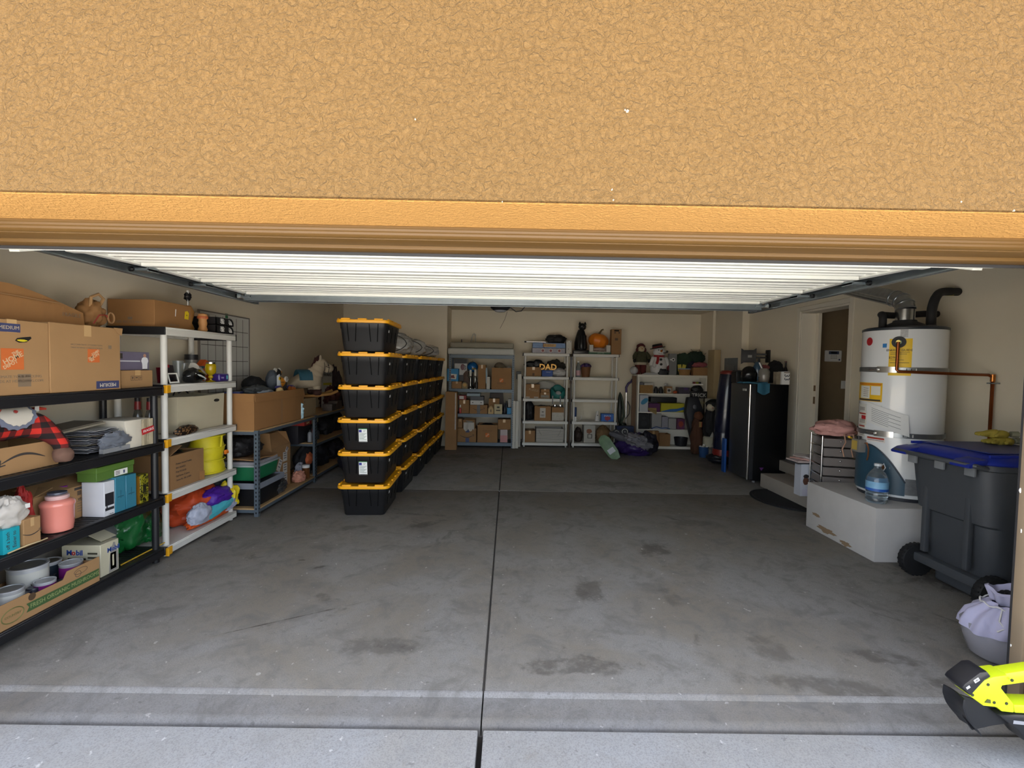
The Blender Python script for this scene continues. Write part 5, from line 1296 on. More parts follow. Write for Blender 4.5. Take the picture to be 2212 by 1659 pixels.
def pad(b, x0, x1, y0, y1, z0, z1): return b.box(x0, x1, y0, y1, z0, z1)
pad(B(), -w/2, w/2, -.25, .20, 0, .125).build('lower_fold', CL('#b9bab4', .85, .06, .3, 22), t, bevel=.035, seg=3)
f = pad(B(), -w/2+.03, w/2-.01, -.14, .24, .126, .24).build('upper_fold', CL('#8f8a7c', .85, .06, .3, 22), t, bevel=.035, seg=3)
t = thing('tube_frame', 'white folding tube frame standing behind the mattress', 'frame', spot(1020, 9.40, z))
B().tube([(-.06,0,0),(-.06,0,.2),(.0,0,.42),(.03,0,.44),(.05,0,.42),(.05,0,0)], .012, 8).build('tube', M('#b5b3ac', .4), t)
B().tube([(-.22,0,0),(-.23,0,.32)], .010, 8).build('stick', M('#5a5668', .6), t)
B().box(-.25,.08,-.015,.015,0,.012).build('base', MAT_GREYP, t)
z = 1.126
cart('small low carton under the blue box on the steel rack', 976, 997, 824, z, .2, YR)[0]
t, w, h, y = rbox('kettle_box', 'white and black box with electric kettle picture on the steel rack', 981, 1008, 775, z, .22, YR+.20, '#b9b7b4')
B().box(-w/2+.001,w/2-.001,y-.0008,y,h*.84,h-.002).build('black_header', M('#1a1a1c',.5), t)
B().blob((w*.16,y,h*.72),(.04,.003,.06),3,.1).build('kettle_print', M('#5a2630',.4), t, smooth=True)
B().tube([(w*.22,y,h*.78),(w*.40,y,h*.76),(w*.40,y,h*.66),(w*.28,y,h*.62)], .006, 6).build('handle_print', MAT_INK, t)
B().box(-w/2+.001,w/2-.001,y-.0008,y,.002,h*.45).build('lower_print', M('#2a2a2e',.5,var=.5,scale=20), t)
t, w, h, y = rbox('blue_toy_box', 'bright blue toy box with picture panel, sitting on a low carton', 965.5, 989.5, 798, 1.126+.125, .18, YR+.01, '#2679a8')
t.location.z = 1.126+fit_back(976,997,824,1.126,.2,YR)[2]+.003
h2 = h*.98
B().prism([(-w*.36,h*.20),(w*.30,h*.16),(w*.36,h*.56),(-w*.30,h*.60)], y-.0008, y, 'y').build('picture_panel', M('#c9c3b4',.5), t)
B().prism([(-w*.26,h*.26),(w*.20,h*.24),(w*.10,h*.50),(-w*.16,h*.46)], y-.0016, y-.0008, 'y').build('toy_print', M('#6a2018',.5), t)
t = thing('globe', 'blue desk globe on stand in the steel rack', 'globe', spot(1020, YR+.28, z))
B().lathe([(.07,0),(.075,.01),(.02,.03),(.012,.06),(.012,.30)], 20).build('stand', MAT_BLACKP, t, smooth=True)
def globe_mat():
    m, N, L, b = nodes_of('world_map'); n = N.new('ShaderNodeTexNoise'); n.inputs['Scale'].default_value = 9
    tc = N.new('ShaderNodeTexCoord'); L.new(tc.outputs['Object'], n.inputs['Vector'])
    r = N.new('ShaderNodeValToRGB'); r.color_ramp.elements[0].color = (*lin('#1d5f9c'),1); r.color_ramp.elements[0].position = .58; r.color_ramp.elements[1].color = (*lin('#8a7a4a'),1); r.color_ramp.elements[1].position = .6
    L.new(n.outputs['Fac'], r.inputs[0]); L.new(r.outputs[0], b.inputs['Base Color']); b.inputs['Roughness'].default_value = .25; return m
B().blob((0,0,.415),(.105,.105,.105),0,0,1,32,20).build('sphere', globe_mat(), t, smooth=True)
B().tube([(.0,.12*math.cos(a),.415+.12*math.sin(a)) for a in [-PI/2+PI*i/12 for i in range(13)]], .006, 6).build('meridian', MAT_CHROME, t)
t = thing('arch_clock', 'tan arch-shaped mantel clock in the steel rack', 'clock', spot(1004, YR+.08, z))
B().prism([(-.055,0),(.055,0),(.055,.07)]+[(.055*math.cos(a),.07+.055*math.sin(a)) for a in [PI*i/10 for i in range(1,10)]]+[(-.055,.07)], -.03, .03, 'y').build('case', M('#7d6a45',.6), t)
B().cyl((0,-.036,.07),(0,-.0301,.07),.034,n=20).build('dial', M('#b58a3a',.5), t)
t = thing('wooden_boot', 'dark brown carved boot shape behind the arch clock', 'ornament', spot(1006, YR+.20, z))
B().prism([(-.07,0),(.09,0),(.09,.18),(.03,.24),(.06,.32),(.0,.34),(-.05,.28),(-.04,.15),(-.07,.10)], -.03, .03, 'y').build('body', M('#4a3222',.6), t, bevel=.01)
for i, (u, hh) in enumerate([(1016, .36), (1026, .37)]):
    t = thing('candlestick', ['silver candlestick with white candle, left of the pair', 'silver candlestick with white candle, right of the pair'][i], 'candlestick', spot(u, YR+.10, z), 0, 'silver candlesticks')
    B().lathe([(.045,0),(.045,.01),(.015,.03),(.022,.07),(.012,.12),(.02,.18),(.014,hh*.62),(.03,hh*.66)], 16).build('stem', M('#9a9a96',.25,.9), t, smooth=True)
    B().cyl((0,0,hh*.661),(0,0,hh),.022,n=14).build('candle', M('#d8d4c6',.5), t, smooth=True)
t = thing('bowling_pin', 'dark slim bottle shape beside the tall carton', 'bottle', spot(1029, YR+.07, z))
B().lathe([(.03,0),(.038,.05),(.035,.10),(.015,.16),(.018,.19),(.0,.2)], 16).build('body', M('#2c2624',.4), t, smooth=True)
cart('tall narrow carton beside the candlesticks on the steel rack', 1032, 1048.5, 788, z, .3, YR)
t, w, h, y = rbox('white_file_box', 'slim white box holding leaning blue folders', 1050.5, 1058, 814, z, .2, YR, '#b9b6ac')
for i in range(3):
    f = B().box(-.004,.004,-.08,.08,0,.30).build('folder', M(['#9db9c9','#6f97b0','#c9d0d0'][i],.5), t); f.location = (-.03+.012*i-.01, .0, h*.45); f.rotation_euler = (0, -.03-.01*i, 0)
c, w, h, y = cart('largest open carton with plush on top, steel rack', 1061.5, 1104, 795, z, .36, YR, flaps=(-20,None,None,None), contents=CL('#6f6a58',.8))
depot_logo(c, 0, h*.42, .07, y); text(c, 'HDMOVING.COM', .02, INK2, (0, y, h*.26)); text(c, 'PACKING SUPPLIES', .02, INK2, (0, y, h*.31))
zc = z+h
t = thing('plush_turtle', 'tan plush with pale green feet peeking out of the open carton', 'plush toy', spot(1078, YR+.16, zc-.10))
B().blob((0,0,.13),(.10,.09,.08),3,.1,2,26,16).build('body', CL('#6f6350',.9), t, smooth=True)
for x in (-.01, .10): B().blob((x,-.08,.09),(.03,.03,.025),5,.1,2,18,12).build('foot', CL('#8fa58a',.9), t, smooth=True)
t = thing('white_hat', 'white round hat tilted in the open carton', 'hat', spot(1094, YR+.20, zc-.12))
B().lathe([(.11,.08),(.115,.09),(.07,.10),(.06,.16),(.02,.175)], 24).build('hat', M('#b3b1ab',.8), t, smooth=True, rot=(.5,.5,0))
B().cyl((0,0,0),(0,0,.1),.03,n=12).build('stand', MAT_CARD3, t)
# second level
z = .651
t, w, h, y = rbox('long_carton_upright', 'long narrow carton standing on the floor before the steel rack', 963.5, 988, 846, 0, .16, 8.60, MAT_CARD3)
t.location = (t.location.x, 8.62, 0)
B().box(w/2-.035,w/2-.012,y-.0008,y,h*.35,h*.98).build('label_strip', M('#a9a299',.6,var=.5,scale=30), t)
c, w, h, y = cart('carton behind the pink bottle on the steel rack', 992, 1014, 864, z, .3, YR+.06)
text(c, 'amazon', .02, INK2, (.02,y,h*.2))
t, w2, h2, y2 = rbox('red_white_box', 'small red and white box lying on a carton', 990, 1007, 854, z+h+.003, .2, YR+.08, '#8d2f2c')
t.location.z = z+h+.003
B().box(-w2*.36,w2*.2,y2-.0008,y2,h2*.15,h2*.85).build('white_print', M('#bfb9b3',.5), t)
t = thing('pink_bottle', 'pink spray bottle with white cap on the steel rack', 'bottle', spot(994.5, YR+.03, z))
B().lathe([(.022,0),(.025,.01),(.025,.09),(.012,.11)], 14).build('body', M('#b5433f',.35), t, smooth=True); B().cyl((0,0,.1101),(0,0,.16),.014,n=10).build('cap', MAT_WHITE, t)
c, w, h, y = cart('wide carton with dark tape and curved arrow on the steel rack', 1015, 1053.5, 875, z, .3, YR)
smile(c, y, 0, h*.62, .22, MAT_INK, 1); B().box(-.03,.03,y-.0012,y-.0004,0,h).build('dark_tape', M('#26221f',.4), c)
zz = z+h+.002
for i, (u0,u1,hh,col,lab) in enumerate([(1016,1045,.085,'#b9b8b4','long white box, lowest of three flat boxes on the steel rack'),(1016,1045,.075,'#3a3a3f','dark grey box, middle of three flat boxes on the steel rack'),(1008.5,1037,.055,'#7f8f96','pale blue box, topmost of three flat boxes on the steel rack')]):
    loc, w, _ = fit_back(u0,u1,800,zz,.24,YR+.02)
    tt = thing('flat_box', lab, 'box', loc, 0, 'flat boxes on the steel rack')
    B().box(-w/2,w/2,-.12,.12,0,hh).build('body', M(col,.5), tt, bevel=.003, seg=1)
    if i == 0:
        for x in (-.08,.08): B().box(x-.012,x+.012,-.1208,-.12,hh*.4,hh*.6).build('print_mark', MAT_INK, tt)
    zz += hh+.002
t = thing('dark_board', 'dark folded board leaning at the back of the steel rack', 'board', spot(1067, YR+.34, z))
f = B().box(-.12,.12,-.01,.01,0,.42).build('board', M('#1c1a19',.6), t); f.rotation_euler = (.05,.12,0); f.location=(0,0,.012)
f = B().box(-.12,.12,-.01,.01,0,.38).build('second_board', M('#332720',.6), t); f.rotation_euler = (.05,-.1,0); f.location = (.1,-.03,.012)
cart('plain carton behind the little birdhouse', 1056, 1079, 861, z, .16, YR+.13)
t = thing('birdhouse', 'small plain wooden birdhouse with slot on the steel rack', 'birdhouse', spot(1061.2, YR+.06, z))
B().prism([(-.052,0),(.052,0),(.052,.085),(0,.15),(-.052,.085)], -.05, .05, 'y').build('house', M('#b59a6c',.7), t)
B().box(-.009,.009,-.0515,-.05,.035,.085).build('slot', MAT_INK, t)
for s in (-1,1):
    f = B().box(0,.088,-.058,.058,0,.008).build('roof_board', M('#a88c5e',.7), t); f.location = (0,0,.157); f.rotation_euler = (0, R_(51), 0) if s>0 else (0, R_(51), PI)
t = thing('donation_box', 'cream wooden slot box with slanted top on the steel rack', 'box', spot(1076.8, YR+.06, z))
B().prism([(-.05,0),(.05,0),(.05,.15),(-.05,.19)], -.076, .076, 'x').build('body', M('#b3a888',.7), t, bevel=.004)
B().box(-.04,.04,-.0515,-.05,.06,.08).build('slot', MAT_INK, t); B().box(-.025,.025,-.0515,-.05,.115,.145).build('crest_print', MAT_INK, t)
for i,(u,hh,col) in enumerate([(1091,.20,'#20242e'),(1094.5,.24,'#1b1f28')]):
    t = thing('dark_bottle', ['shorter navy bottle beside the cream slot box', 'taller navy bottle beside the small blue box'][i], 'bottle', spot(u, YR+.15+.06*i, z), 0, 'navy bottles')
    B().lathe([(.026,0),(.028,.01),(.028,hh*.6),(.012,hh*.78),(.012,hh)], 14).build('body', M(col,.3), t, smooth=True)
t, w, h, y = rbox('blue_carton', 'small sky blue box at the right end of the steel rack', 1096, 1105, 881, z, .1, YR+.02, '#2b7cab')
t, w, h, y = rbox('white_block', 'pair of white chargers on a dark box near rack post', 1098, 1105, 862, z+.125, .1, YR+.16, '#a9a6a0')
t.location.z = z+.125; B().box(-w/2-.01,w/2+.0,-.05,.05,-.124,-.001).build('dark_box', M('#22242a',.6), t)
# bottom level
z = .101
c, w, h, y = cart('carton with blue tape and arrow print, steel rack bottom', 988.5, 1030, 925, z, .36, YR)
smile(c, y, 0, h*.5, .26, MAT_INK, 1); B().box(-.02,.05,y-.0012,y-.0004,.0,h*.3).box(-.02,.05,y-.0012,y-.0004,h*.7,h).build('blue_tape', M('#2f3f6a',.5), c)
cz = z+h+.002
c, w, h, y = cart('dark carton with white cloth hanging out, steel rack', 1001, 1027, 907, cz, .3, YR+.02, flaps=(-110,None,None,None))
t = thing('white_cloth', 'white cloth spilling out of a dark carton', 'cloth', spot(1014, YR-.03, cz))
B().sheet(lambda u, v: (-.10+.2*u, -.012+.02*math.sin(9*u)*v-.02*v, .115-.17*v*(.7+.3*abs(math.sin(7*u)))), 20, 12, .004).build('drape', CL('#b5b0a6',.9), t, smooth=True)
B().blob((0,.10,.12),(.09,.09,.03),4,.3,2,24,14).build('bundle', CL('#9a978f',.9), t, smooth=True)
cart('small dark carton at the left of the cloth carton', 989.5, 999.5, 905, cz, .2, YR+.04)
c, w, h, y = cart('carton with orange logo on its side, steel rack bottom', 1032.5, 1076, 918, z, .36, YR, flaps=(None,None,None,None), contents=CL('#141316',.6))
depot_logo(c, 0, h*.42, .075, y); text(c, 'PACKING SUPPLIES', .022, INK2, (0,y,h*.66))
c, w, h, y = rbox('pink_white_box', 'white box with pink lower half, steel rack bottom', 1082, 1098, 928, z, .2, YR+.04, '#b3a5a2')
B().box(-w/2+.002,w/2-.002,y-.0008,y,.004,h*.55).build('pink_print', M('#b97d7c',.5), c)
zc_ = z+h+.003
cart('carton balanced on the pink and white box', 1076.5, 1104, 906, zc_, .28, YR+.02)
# white boards
for i,(u0,u1,vt,zz,yy,tl) in enumerate([(1108.5,1114.5,866,0,8.80,0),(1115,1121.5,866,0,8.82,0),(1118,1126,808,0,8.98,0)]):
    loc, w, h = fit_back(u0,u1,vt,zz,.02,yy)
    o = B().box(-w/2,w/2,-.01,.01,0,h).build('white_board', M('#b9b6ac',.6), None, bevel=.002, seg=1)
    o.location = loc; 
    tag(o, ['white trim board standing nearest the steel rack post','white trim board standing second from the steel rack post','tallest white trim board, next to grey shelves'][i], 'board', 'white trim boards')
t = thing('black_clamp', 'black clamp hooked over the tallest white board', 'clamp', (pY(1120,812,8.98).x, 8.985, pY(1120,808,8.98).z+.002))
B().box(-.045,.05,-.03,.035,0,.05).box(-.045,-.02,-.03,-.02,-.10,0).box(.03,.05,.022,.035,-.12,0).build('body', MAT_BLACKP, t, bevel=.006)
# ================================================================= grey unit 1 at the back
YW = 9.045
z = LV[4]
for i,(v0,lab,col) in enumerate([(753,'grey jigsaw box, lower of two on the grey shelves','#8a8790'),(741,'blue jigsaw box, upper of two on the grey shelves','#5a7aa5')]):
    loc, w, _ = fit_back(1148+i, 1219, 745, z, .3, YW+.02); hh = .098
    t = thing('puzzle_box', lab, 'box', (loc[0],loc[1],z+i*.101), 0, 'puzzle boxes')
    B().box(-w/2,w/2,-.15,.15,0,hh).build('body', M(col,.4,var=.35,scale=14), t, bevel=.003, seg=1)
    if i: B().prism([(-w*.2,.02),(w*.2,.02),(w*.22,.08),(-w*.18,.085)], -.1508, -.15, 'y').build('title_print', M('#b08a4a',.5), t); text(t, 'PUZZLE', .05, M('#5a2a18',.5), (0,-.1512,.05))
    else:
        for x in (-w*.18, w*.06, w*.32):
            r = B().cyl((x,-.1508,.05),(x,-.15,.05),.036,n=18).build('round_print', M('#b9b0ac',.5), t); B().cyl((x,-.1514,.05),(x,-.1508,.05),.026,n=16).build('round_center', M('#7a3a3a',.5), r)
t = thing('black_bag', 'black zip bag on top of the jigsaw boxes', 'bag', spot(1198, YW+.17, z+.204))
B().blob((0,0,.075),(.19,.12,.085),7,.25,2,40,24,flat=.88,fold=.1).build('bag', CL('#121214',.6), t, smooth=True)
B().box(-.02,.03,-.118,-.112,.03,.045).build('brand_patch', M('#77777a',.4), t)
t = thing('chrome_rod', 'short chrome rod with black cap lying on the jigsaw boxes', 'rod', (pY(1155,735,YW+.03).x, YW+.05, z+.217))
B().cyl((-.16,0,0),(.22,0,0),.013,n=12).build('rod', MAT_CHROME, t, smooth=True); B().cyl((-.20,0,0),(-.161,0,0),.015,n=12).build('cap', MAT_BLACKP, t)
B().tube([(.15,0,0),(.17,-.06,-.03),(.16,-.12,-.08),(.19,-.14,-.13)], .004, 6).build('red_cord', M('#7a2a2a',.6), t)
t, w, h, y = rbox('white_dotted_box', 'narrow upright white box with black dots on grey shelves', 1221, 1232.5, 736, z, .16, YW+.02, '#bdb9ae')
for x,q in ((-.03,.92),(.03,.92),(-.01,.35),(.035,.08)): B().cyl((x,y-.0008,h*q),(x,y,h*q),.008,n=10).build('dot', MAT_INK, t)
z = LV[3]
c, w, h, y = cart('carton carrying black shoes, upper grey shelf', 1135, 1168, 793, z, .3, YW+.02); 
B().box(-.02,.02,y-.0012,y-.0002,.01,.06).build('arrow_mark', INK2, c)
for i in range(2):
    o = simple('black_shoe', ['black shoe on the carton, left of the pair','black shoe on the carton, right of the pair'][i], 'shoe', B().blob((0,0,.05),(.13,.05,.06),3+i,.25,2,28,18,flat=.8,fold=.1), CL('#0e0e10',.5), spot(1146+15*i, YW+.12, z+h+.003), .2*i, 'black shoes', smooth=True)
    if i: o.scale = (.8,1,1.25)
t, w, h, y = rbox('blue_box', 'royal blue box under gold DAD letters', 1170, 1193, 800, z, .2, YW+.03, '#27498c'); text(t, 'WALLET', .025, M('#b9c2d6',.5), (0.02,y,h*.7))
t = thing('dad_letters', 'gold foil letters spelling DAD above the blue box', 'letters', (t.location.x+.01, YW+.04, z+h+.002))
text(t, 'DAD', .16, M('#b0843c',.35,.5), (0,0,.058), bold=.004, name='gold_letters')
B().box(-.13,.13,.02,.05,0,.06).build('stand', M('#4a3a22',.6), t)
t = thing('white_bag', 'white plastic bag slumped on the upper grey shelf', 'bag', spot(1207, YW+.14, z))
B().blob((0,0,.075),(.13,.10,.085),12,.2,2,40,24,flat=.82,fold=.12).build('bag', CL('#a9a7a4',.5), t, smooth=True)
simple('dark_garland', 'dark leafy garland heaped at the back of the upper grey shelf', 'garland', B().blob((0,0,.15),(.17,.03,.15),17,.3,3,44,26,flat=.88,fold=.2), CL('#26221a',.8), spot(1197, YW+.34, z), 0, smooth=True)
z = LV[2]
c, w, h, y = cart('carton with handwritten PUZZLE, middle grey shelf', 1135, 1166, 830, z, .3, YW+.02); text(c, 'PUZZLE', .055, M('#a99a7d',.7), (.02,y,h*.58), (PI/2,.15,0))
B().box(-w*.45,-w*.2,y-.0008,y,.008,.03).box(w*.1,w*.4,y-.0008,y,.008,.03).build('white_labels', M('#a9a39a',.6), c)
zz = z
for i,(u0,u1,vt,lab) in enumerate([(1167,1188,848,'small carton with mesh print on middle grey shelf'),(1168,1187,841,'small flat carton, upper of a short stack on middle grey shelf')]):
    c, w2, h2, y2 = cart(lab, u0, u1, vt, zz, .2, YW+.04); zz += h2+.003
    if i == 0: B().box(-w2*.42,w2*.42,y2-.0008,y2,h2*.12,h2*.55).build('grey_print', M('#7a7568',.6,var=.4,scale=40), c)
simple('white_pillow', 'white pillow squeezed behind cartons on the middle grey shelf', 'pillow', B().blob((0,0,.22),(.22,.05,.11),23,.2,2,40,24,fold=.06).box(-.1,.1,-.03,.03,0,.16), CL('#aaa89f',.9), spot(1178, YW+.33, z), 0, smooth=True)
t = thing('infant_chair', 'teal foam baby floor seat on the middle grey shelf', 'baby seat', spot(1205, YW+.15, z))
prof = []
bb = B()
for k in range(11):
    a = -PI*.05+PI*1.1*k/10
    pass
bb.loft([[(r*math.cos(a), .85*r*math.sin(a), zz*(1-(.5*max(0, -math.sin(a))**2 if zz > .1 else 0)+(.25*max(0, math.sin(a))**2 if zz > .1 else 0))) for a in [2*PI*i/36 for i in range(36)]] for r, zz in [(.125,0),(.148,.03),(.150,.15),(.138,.20),(.115,.20),(.095,.14),(.09,.10),(.01,.09)]])
bb.build('shell', M('#1f6a63',.6), t, smooth=True)
B().blob((0,.09,.19),(.10,.03,.08),4,.05,1,28,18).build('backrest', M('#1f6a63',.6), t, smooth=True)
B().blob((.0,-.10,.10),(.06,.03,.05),4,.1,2,20,12).build('front_notch', M('#8f8f8b',.6), t, smooth=True)
for x in (-.12,0.03,.12): B().box(x-.012,x+.012,-.206,-.2,-.10,.06).build('strap', M('#6f6f6c',.6), t)
z = LV[1]
simple('black_backpack', 'black backpack on the lower grey shelf beside labelled carton', 'backpack', B().blob((0,0,.17),(.10,.12,.19),27,.2,2,40,24,flat=.88,fold=.1), CL('#141416',.6), spot(1143, YW+.15, z), 0, smooth=True)
c, w, h, y = cart('carton with white shipping label on lower grey shelf', 1155.5, 1191, 878, z, .3, YW+.02, flaps=(-30,None,None,-30), contents=CL('#4a443c',.7))
lb = decal(c, 'shipping_label', M('#b5b0a6',.6), .0, h*.55, .11, .19, y)
for q in range(6): B().box(-.035+.012*q,-.030+.012*q,-.0018,-.0013,-.07,-.03).build('bar', MAT_INK, lb)
B().box(-.02,.02,-.0018,-.0013,.01,.025).build('print_line', MAT_INK, lb)
c, w, h, y = cart('carton with pale floral front on lower grey shelf', 1193, 1219, 880, z, .3, YW+.02, flaps=(None,None,None,None))
B().box(-w/2+.002,w/2-.002,y-.0008,y,.004,h*.62).build('floral_print', M('#a9a498',.6,var=.3,scale=30), c)
for i in range(2):
    t = thing('mason_jar', ['clear mason jar, left of two in the floral carton','clear mason jar, right of two in the floral carton'][i], 'jar', (c.location.x-.05+.11*i, YW+.10, z+.006), 0, 'mason jars')
    B().lathe([(.04,0),(.045,.02),(.045,.25),(.035,.28)], 18).build('glass', M('#8f8f8a',.1,trans=.6), t, smooth=True); B().cyl((0,0,.2801),(0,0,.305),.037,n=16).build('lid', MAT_CHROME, t)
z = LV[0]
cart('small carton beside the striped fabric bin', 1135, 1157.5, 930, z, .3, YW+.02)
loc, w, h = fit_back(1160, 1219, 926, z, .34, YW+.02)
t = thing('striped_bin', 'cream fabric bin with fine horizontal stripes on bottom grey shelf', 'bin', loc)
def stripes():
    m, N, L, b = nodes_of('striped_fabric'); wv = N.new('ShaderNodeTexWave'); wv.bands_direction = 'Z'; wv.inputs['Scale'].default_value = 14; tc = N.new('ShaderNodeTexCoord'); L.new(tc.outputs['Object'], wv.inputs['Vector'])
    r = N.new('ShaderNodeValToRGB'); r.color_ramp.elements[0].color = (*lin('#6f6a66'),1); r.color_ramp.elements[0].position = .25; r.color_ramp.elements[1].color = (*lin('#b9b4aa'),1); r.color_ramp.elements[1].position = .4
    L.new(wv.outputs['Fac'], r.inputs[0]); L.new(r.outputs[0], b.inputs['Base Color']); b.inputs['Roughness'].default_value = .9; return m
bb = B(); bb.taper(w*.96,.32,w,.34,0,.01)
for (x0,x1,y0,y1) in ((-w/2,w/2,-.17,-.165),(-w/2,w/2,.165,.17),(-w/2,-w/2+.005,-.165,.165),(w/2-.005,w/2,-.165,.165)): bb.box(x0,x1,y0,y1,.0101,h)
bb.build('body', stripes(), t)
for s in (-1,1): B().tube([(s*w*.40,-.173,h*.92),(s*w*.36,-.19,h*.7),(s*w*.30,-.185,h*.5)], .008, 6).build('handle', CL('#9a968e',.8), t)
# poles between the grey units
for i,(dx,r,col,hh) in enumerate([(0,.014,'#4a3e36',1.25),(.035,.016,'#6b6a70',1.72),(-.03,.012,'#7a5b3a',1.10)]):
    o = simple('broom_pole', ['dark wooden broom pole between the two grey shelving units','tall grey pole between the two grey shelving units','short tan pole between the two grey shelving units'][i], 'pole', B().cyl((0,0,0),(0,0,hh),r,n=12).lathe([(r*1.6,hh),(r*1.6,hh+.05),(r,hh+.06)],12), M(col,.5), (1.207+dx*.35, 9.05+.07*i, 0), 0, 'poles by the grey shelves', smooth=True)
# ================================================================= grey unit 2 at the back
YW2 = 9.065
z = LV[4]
t = thing('cat_statue', 'tall black sitting cat statue on the empty grey shelves', 'statue', spot(1252, YW2+.17, z))
B().box(-.15,.15,-.11,.13,0,.075).build('plinth', M('#141416',.35), t, bevel=.012)
pts = [(0,.03,.13,(.125,.10)),(0,.02,.25,(.12,.10)),(0,-.0,.38,(.095,.085)),(.01,-.02,.47,(.07,.065)),(.02,-.035,.545,(.075,.07)),(.025,-.10,.53,.035),(-.05,-.07,.25,.035),(-.055,-.09,.10,.035),(.06,-.07,.25,.035),(.065,-.09,.10,.035)]
bb = B().lathe([(.11,.076),(.13,.12),(.128,.22),(.105,.34),(.075,.44),(.06,.48)], 28, sy=.85).blob((.02,-.02,.54),(.078,.075,.072),3,.06,2,26,18).blob((.03,-.085,.52),(.035,.035,.028),3,.05,2,16,10)
for x in (-.05,.06): bb.tube([(x,-.07,.36),(x,-.10,.22),(x,-.105,.10)], [.04,.034,.036], 12)
bb.build('body', M('#121214',.3,bump=.2,bscale=30), t, smooth=True)
for x in (-.03,.075): B().lathe([(.03,.58),(.018,.61),(.003,.64)], 10, (x,-.02,0)).build('ear', M('#121214',.3), t)
t, w, h, y = rbox('green_white_tray_box', 'green and white printed box carrying the pumpkin', 1270, 1317.5, 759.5, z, .28, YW2+.02, '#2a5138')
B().box(-w*.47,w*.47,y-.0008,y,h*.70,h*.98).build('white_border', M('#b3afa6',.6), t)
text(t, 'EASTER', .04, M('#8fa58c',.6), (0.02,y-.001,h*.42))
for s in (-1,1): B().box(*sorted((s*w*.30,s*w*.48)),-.13,-.06,h+.0005,h+.13).build('white_corner', M('#b9b5ac',.6), t, bevel=.004, seg=1)
B().blob((0,-.06,h+.04),(.12,.05,.035),5,.3,3,30,18,fold=.1).build('tissue', CL('#a58f84',.8), t, smooth=True)
zt = z+h
t = thing('pumpkin', 'orange ribbed craft pumpkin with curved stem', 'pumpkin', spot(1286, YW2+.22, zt+.07))
rings = []
nu, nv = 60, 20
for j in range(nv+1):
    th = PI*(j/nv); th = min(max(th,.05),PI-.05)
    rings.append([( (.205*math.sin(th)*(1-.07*abs(math.cos(5*ph)) ))*math.cos(ph), (.205*math.sin(th)*(1-.07*abs(math.cos(5*ph))))*math.sin(ph), .155+.155*math.cos(th)-(.03*math.exp(-(th/.35)**2))) for ph in [2*PI*i/nu for i in range(nu)]])
f = B().loft(rings[::-1]).build('body', M('#d3761c',.4,var=.08), t, smooth=True); f.rotation_euler = (0,.2,0)
B().tube([(.05,0,.29),(.07,0,.33),(.10,0,.37),(.13,0,.38)], [.022,.018,.015,.018], 10).build('stem', M('#5a4a2a',.8), t, smooth=True)
c, w, h, y = cart('tall carton with dark hand hole beside the pumpkin', 1318, 1339, 711, z, .16, YW2+.03, tape=False)
B().prism([(-.05,0),(.05,0),(.045,.03),(-.045,.03)], y-.0012, y, 'y').build('hand_hole', M('#17120d',.9), c, loc=(0,0,h*.91))
B().box(-.03,.03,y-.001,y,h*.55,h*.65).build('print_block', INK2, c)
B().cyl((-.03,y-.001,h*.86),(-.03,y,h*.86),.018,n=12).build('mark', INK2, c); B().cyl((.05,y-.001,h*.86),(.05,y,h*.86),.018,n=12).build('mark', INK2, c)
z = LV[3]
t = thing('water_bottle', 'clear plastic drink bottle with pink label on grey shelf', 'bottle', spot(1248, YW2+.07, z))
B().lathe([(.045,0),(.05,.02),(.05,.17),(.045,.2),(.018,.27),(.018,.285)], 18).build('bottle', M('#9da3a6',.1,trans=.7), t, smooth=True)
B().lathe([(.0515,.03),(.0515,.13)], 18, cap0=False, cap1=False).build('label', M('#b58f93',.5,var=.3,scale=30), t, smooth=True); B().cyl((0,0,.2851),(0,0,.31),.02,n=12).build('cap', MAT_WHITE, t)
t = thing('wicker_basket', 'small wicker basket with purple packet on grey shelf', 'basket', spot(1264, YW2+.10, z))
open_cyl(B(), .075, .098, .20, .008).build('basket', M('#6a4424',.7,var=.35,scale=60,bump=.5,bscale=90), t, smooth=True)
B().blob((0,0,.215),(.085,.07,.045),5,.4,3,28,18,fold=.2).build('packets', CL('#3c2a5a',.4), t, smooth=True)
B().blob((-.05,-.03,.20),(.03,.03,.05),5,.2,3,18,12).build('pink_packet', CL('#a5486a',.4), t, smooth=True)
z = LV[1]
t = thing('paper_towel', 'blue roll standing on a white base, lower grey shelf', 'roll', spot(1243, YW2+.06, z))
B().cyl((0,0,0),(0,0,.085),.035,n=18).build('base', MAT_WHITE, t, smooth=True); B().cyl((0,0,.0851),(0,0,.27),.032,n=18).build('roll', M('#1d3666',.6), t, smooth=True)
B().tube([(.035,0,.02),(.09,0,.01),(.13,0,.06),(.12,0,.12)], .004, 6).build('cord', MAT_WHITE, t)
t = thing('white_bottle', 'white detergent bottle on the lower grey shelf', 'bottle', spot(1291.5, YW2+.06, z))
B().lathe([(.045,0),(.05,.02),(.042,.10),(.026,.14),(.03,.17),(.022,.20)], 18, sy=.6).build('bottle', M('#b9b7b3',.4), t, smooth=True); B().cyl((0,-.026,.12),(0,-.032,.12),.012,n=10).build('badge', MAT_INK, t)
t, w, h, y = rbox('cereal_box', 'blue snack box lying on the lower grey shelf', 1300.5, 1327, 894, z, .12, YW2+.04, '#2f5fa8', var=.2)
B().blob((0,y,h*.40),(w*.22,.002,h*.26),5,.4,3).build('red_print', M('#8e2a3a',.5), t); text(t, 'SNACK', .045, M('#c9cfe0',.5), (0,y-.002,h*.72))
z = LV[0]
